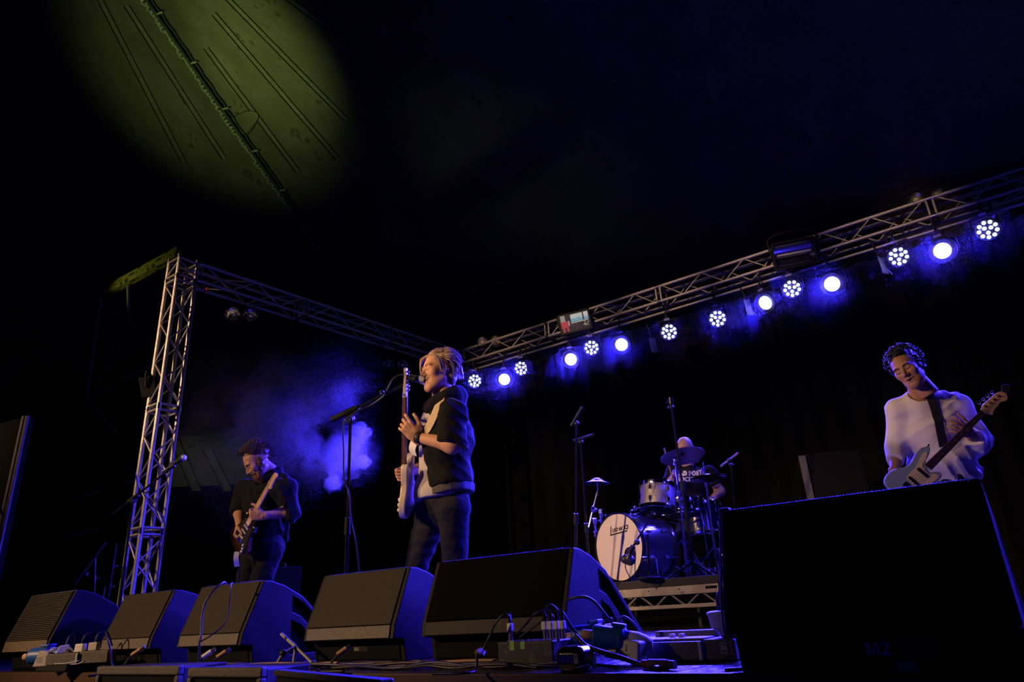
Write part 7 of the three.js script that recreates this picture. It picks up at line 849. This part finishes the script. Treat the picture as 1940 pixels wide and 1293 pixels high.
{ const c = thing('hanging_cable', 'black cable arching over the side of the wide black monitor', 'cable', [-1.55, 0.2, -2.7]); wpart(c, 'lead', tube([at(1072, 1140, 2.62), at(1085, 1134, 2.6), at(1108, 1132, 2.58), at(1125, 1140, 2.58), at(1146, 1165, 2.56), at(1162, 1185, 2.56), at(1172, 1205, 2.54)], 0.006, 50, 7), M.cable); wpart(c, 'loop', tube([at(1139, 1200, 2.5), at(1141, 1186, 2.5), at(1150, 1174, 2.5), at(1157, 1173, 2.5), at(1163, 1185, 2.52), at(1166, 1195, 2.5), at(1172, 1177, 2.5), at(1182, 1170, 2.5), at(1196, 1178, 2.5), at(1212, 1200, 2.5), at(1228, 1216, 2.48)], 0.0055, 80, 7), M.cable); }
{ const c = thing('floor_cable', 'black cable running from the blue plugs down across the adapter box', 'cable', at(1120, 1232, 2.3)); wpart(c, 'lead', tube([at(1090, 1205, 2.36), at(1110, 1224, 2.32), at(1140, 1236, 2.28), at(1175, 1246, 2.26), at(1208, 1256, 2.24).setY(0.014), at(1250, 1270, 2.1).setY(0.008)], 0.008, 50, 8), M.cable); }
{ const t = thing('angled_connector', 'tan angled plug at the cable end left of the connector box', 'connector', at(908, 1240, 2.45)); wpart(t, 'shell', rod(at(904, 1238, 2.42), at(912, 1232, 2.44), 0.011, 0.009, 14), M.tan); wpart(t, 'shell', rod(at(913, 1243, 2.42), at(917, 1236, 2.44), 0.008, 0.008, 14), std([0.3, 0.32, 0.12], 0.6)); wpart(t, 'lead', tube([at(904, 1238, 2.42), at(900, 1250, 2.4).setY(0.012), at(880, 1258, 2.36).setY(0.008), at(820, 1262, 2.4).setY(0.008)], 0.005, 30, 7), M.cable); }
// cables lying along the front edge
{ const r = rng(77), tint = [[0.022, 0.02, 0.02], [0.3, 0.16, 0.08], [0.05, 0.035, 0.025], [0.1, 0.055, 0.03], [0.015, 0.02, 0.09]];
  const where = ['under the second monitor', 'before the third monitor', 'between the third and M4 monitors', 'before the M4 monitor', 'left of the connector box', 'near the left power strip'];
  for (let i = 0; i < 26; i++) { const x0 = lerp(-5.4, -2.1, i / 26) + 0.2 * (r() - 0.5), len = 0.5 + 0.9 * r(), z0 = -2.16 - 0.16 * r(), pts = []; for (let k = 0; k <= 6; k++) pts.push(V3(x0 + len * k / 6, 0.008 + (k > 0 && k < 6 ? 0.018 * r() : 0), clamp(z0 + 0.05 * (r() - 0.5), -2.34, -2.13))); const c = tint[i % 5], t = thing('floor_cable', `${['black', 'reddish brown', 'dark brown', 'brown', 'dark blue'][i % 5]} cable lying along the stage edge ${where[i < 4 ? 5 : i < 9 ? 0 : i < 14 ? 1 : i < 18 ? 2 : i < 23 ? 3 : 4]}`, 'cable', pts[0], 'tangled cables lying along the front edge of the stage'); wpart(t, 'lead', tube(pts, 0.0045 + 0.0025 * r(), 50, 7), std(c, 0.42)); }
  for (const [x, y, x1, y1, label] of [[104, 1258, 150, 1252, 'pale ribbon cable lying in front of the left power strip'], [135, 1259, 160, 1254, 'short white tape tail near the left power strip']]) { const t = thing('tape_tail', label, 'tape', on(x, y + 8, 'y', 0.02)); wpart(t, 'strip', strip([at(x, y, 3.8), at((x + x1) / 2, (y + y1) / 2 + 2, 3.8), at(x1, y1, 3.8)].map((p) => p.setY(Math.max(0.03, p.y))), 0.02, V3(0, 1, 0), 0.003, 12), M.paper); }
  for (const [a, label] of [[[[1400, 1247], [1460, 1252], [1520, 1243], [1570, 1255], [1600, 1268]], 'dark cable curving along the floor below the M2 monitor'], [[[1370, 1246], [1420, 1250], [1480, 1254], [1500, 1262]], 'short dark cable on the floor between power box and M2 monitor']]) { const t = thing('floor_cable', label, 'cable', at(a[0][0], a[0][1], 2.0).setY(0.006)); wpart(t, 'lead', tube(a.map(([x, y]) => at(x, y, 1.95).setY(0.008)), 0.006, 40, 7), std([0.06, 0.045, 0.03], 0.45)); }
}
// ------------------------------------------------------------------ loudspeakers standing before the stage
{ const fm = std([0.2, 0.2, 0.19], 0.6, 0, { map: rep(speckTex, 4), bumpMap: rep(T.speck, 4), bumpScale: 0.002 });
  for (const [x0, x1, z, y, label] of [[-3.86, -3.12, -1.8, 0.056, 'front loudspeaker cabinet at the lower left, standing before the stage'], [-3.05, -2.53, -1.8, 0.048, 'front loudspeaker cabinet right of the first, standing before the stage']]) {
    const w = x1 - x0, h = y + 1.15, t = thing('front_loudspeaker', label, 'loudspeaker', [(x0 + x1) / 2, -1.15, z]); part(t, 'cabinet', boxUV(boxAt(w - 0.02, h - 0.006, 0.22, 0, h / 2 - 0.003, -0.135, 0.01)), std([0.06, 0.05, 0.04], 0.6, 0, { map: rep(speckTex, 4) })); part(t, 'top_frame', boxUV(boxAt(w, 0.04, 0.03, 0, h - 0.02, -0.012, 0.01)), fm); for (const s of [-1, 1]) part(t, 'side_frame', boxUV(boxAt(0.03, h - 0.04, 0.03, s * (w / 2 - 0.015), h / 2 - 0.02, -0.012, 0.008)), fm); part(t, 'grille', boxAt(w - 0.06, h - 0.06, 0.01, 0, h / 2 - 0.01, -0.02, 0.002), M.matte); part(t, 'side_handle', boxAt(0.02, 0.05, 0.06, -w / 2 - 0.006, h - 0.09, -0.02, 0.006), M.steel); }
  const a = on(519, 1271, 'y', 0.045), b = on(720, 1290, 'y', 0.045), d = b.clone().sub(a), L = d.length(), t = thing('barrier_panel', 'dark panel with a blue-lit top edge at the bottom of the picture', 'panel', a.clone().add(b).multiplyScalar(0.5).setY(-1.15)); t.rotation.y = Math.atan2(-d.z, d.x); part(t, 'panel', boxAt(L, 1.18, 0.02, 0, 0.59, -0.02, 0.004), M.black); part(t, 'top_rail', boxAt(L, 0.02, 0.045, 0, 1.187, -0.02, 0.006), std([0.06, 0.06, 0.06], 0.5)); }
// ------------------------------------------------------------------ smoke: a cloud of tiny flakes, thicker where it billows
const smokeMat = new THREE.MeshPhysicalMaterial({ roughness: 1, transmission: 0.5, thickness: 0, side: THREE.DoubleSide, specularIntensity: 0 }); smokeMat.color.setRGB(0.85, 0.85, 0.88);
// flakes are drawn where density(p) (0..1) says; blobs: [photo x, photo y, distance, radius across, radius in depth, weight]
function smokeCloud(name, label, blobs, count, size, seed, wisp) {
  const r = rng(seed), pos = new Float32Array(count * 9), total = blobs.reduce((s, b) => s + b[5], 0), g2 = () => Math.sqrt(-2 * Math.log(1 - r())) * Math.cos(2 * Math.PI * r());
  let n = 0, tries = 0;
  while (n < count && tries++ < count * 30) {
    let w = r() * total, k = 0; while ((w -= blobs[k][5]) > 0 && k < blobs.length - 1) k++;
    const [px, py, d, ra, rd, , firm] = blobs[k], c = blobs[k].c ??= at(px, py, d); let a = clamp(g2() * 0.55, -1.5, 1.5), b = clamp(g2() * 0.55, -1.5, 1.5), e = g2() * 0.5; if (firm) { const u = r() * 2 - 1, h = r() * 6.2832, q = Math.pow(r(), 0.5) * (0.8 + 0.25 * r()); a = Math.sqrt(1 - u * u) * Math.cos(h) * q; b = u * q; e = Math.sqrt(1 - u * u) * Math.sin(h) * q; const wob = 1 + 0.35 * noise3(a * 3 + px, b * 3, e * 3); a *= wob; b *= wob; }
    const p = c.clone().addScaledVector(CAM_R, a * ra).addScaledVector(V3(0, 1, 0), b * ra).addScaledVector(CAM_T, e * rd);
    const s = wisp ? fbm(p.x * wisp, p.y * wisp, p.z * wisp, 4) * (firm ? 1.1 : 1.6) + (firm ? 0.62 : 0.42) : 1; if (r() > smooth(0.0, 0.75, s)) continue;
    for (let v = 0; v < 3; v++) { const q = V3(r() - 0.5, r() - 0.5, r() - 0.5).normalize().multiplyScalar(size * (0.6 + 0.4 * r())); pos[n * 9 + v * 3] = p.x + q.x; pos[n * 9 + v * 3 + 1] = p.y + q.y; pos[n * 9 + v * 3 + 2] = p.z + q.z; }
    n++;
  }
  const g = new THREE.BufferGeometry(); g.setAttribute('position', new THREE.BufferAttribute(pos.slice(0, n * 9), 3)); const m = solid(new THREE.Mesh(g, smokeMat)); m.name = numbered(name); m.userData = { label, category: 'smoke', kind: 'stuff' }; scene.add(m);
}
smokeCloud('smoke', 'stage smoke billowing blue behind the bearded guitarist and the microphone stand', [[682, 822, 7.3, 0.13, 0.16, 0.26, 1], [672, 850, 7.3, 0.15, 0.2, 0.36, 1], [686, 876, 7.3, 0.09, 0.12, 0.26, 1], [664, 884, 7.3, 0.14, 0.18, 0.3, 1], [632, 914, 7.3, 0.1, 0.14, 0.2, 1], [638, 890, 7.3, 0.12, 0.18, 0.2, 1], [655, 862, 7.4, 0.22, 0.4, 0.9], [612, 855, 7.5, 0.28, 0.5, 0.6], [570, 860, 7.6, 0.36, 0.6, 0.45], [600, 800, 7.6, 0.4, 0.7, 0.32], [660, 755, 7.6, 0.2, 0.5, 0.12], [640, 720, 7.7, 0.35, 0.6, 0.1], [520, 800, 7.8, 0.75, 0.8, 0.55], [420, 860, 8.0, 0.7, 0.8, 0.4], [440, 760, 8.2, 0.7, 0.8, 0.25]], 1150000, 0.0014, 51, 3.6);
smokeCloud('added_haze', 'thin flakes added round each rear truss lamp to make its blue halo', LAMPS.filter((l) => l[0] && l[0] < 1950).map(([x, y, k]) => { const p = on(x, y, 'z', BZ + 0.5); return [x, y, -p.applyMatrix4(camera.matrixWorldInverse).z, 0.42, 0.5, k === 'wash' ? 1.4 : 0.8]; }), 180000, 0.0014, 53, 0);  // flakes added round each visible lamp to imitate the halo of lens bloom
renderer.render(scene, camera);
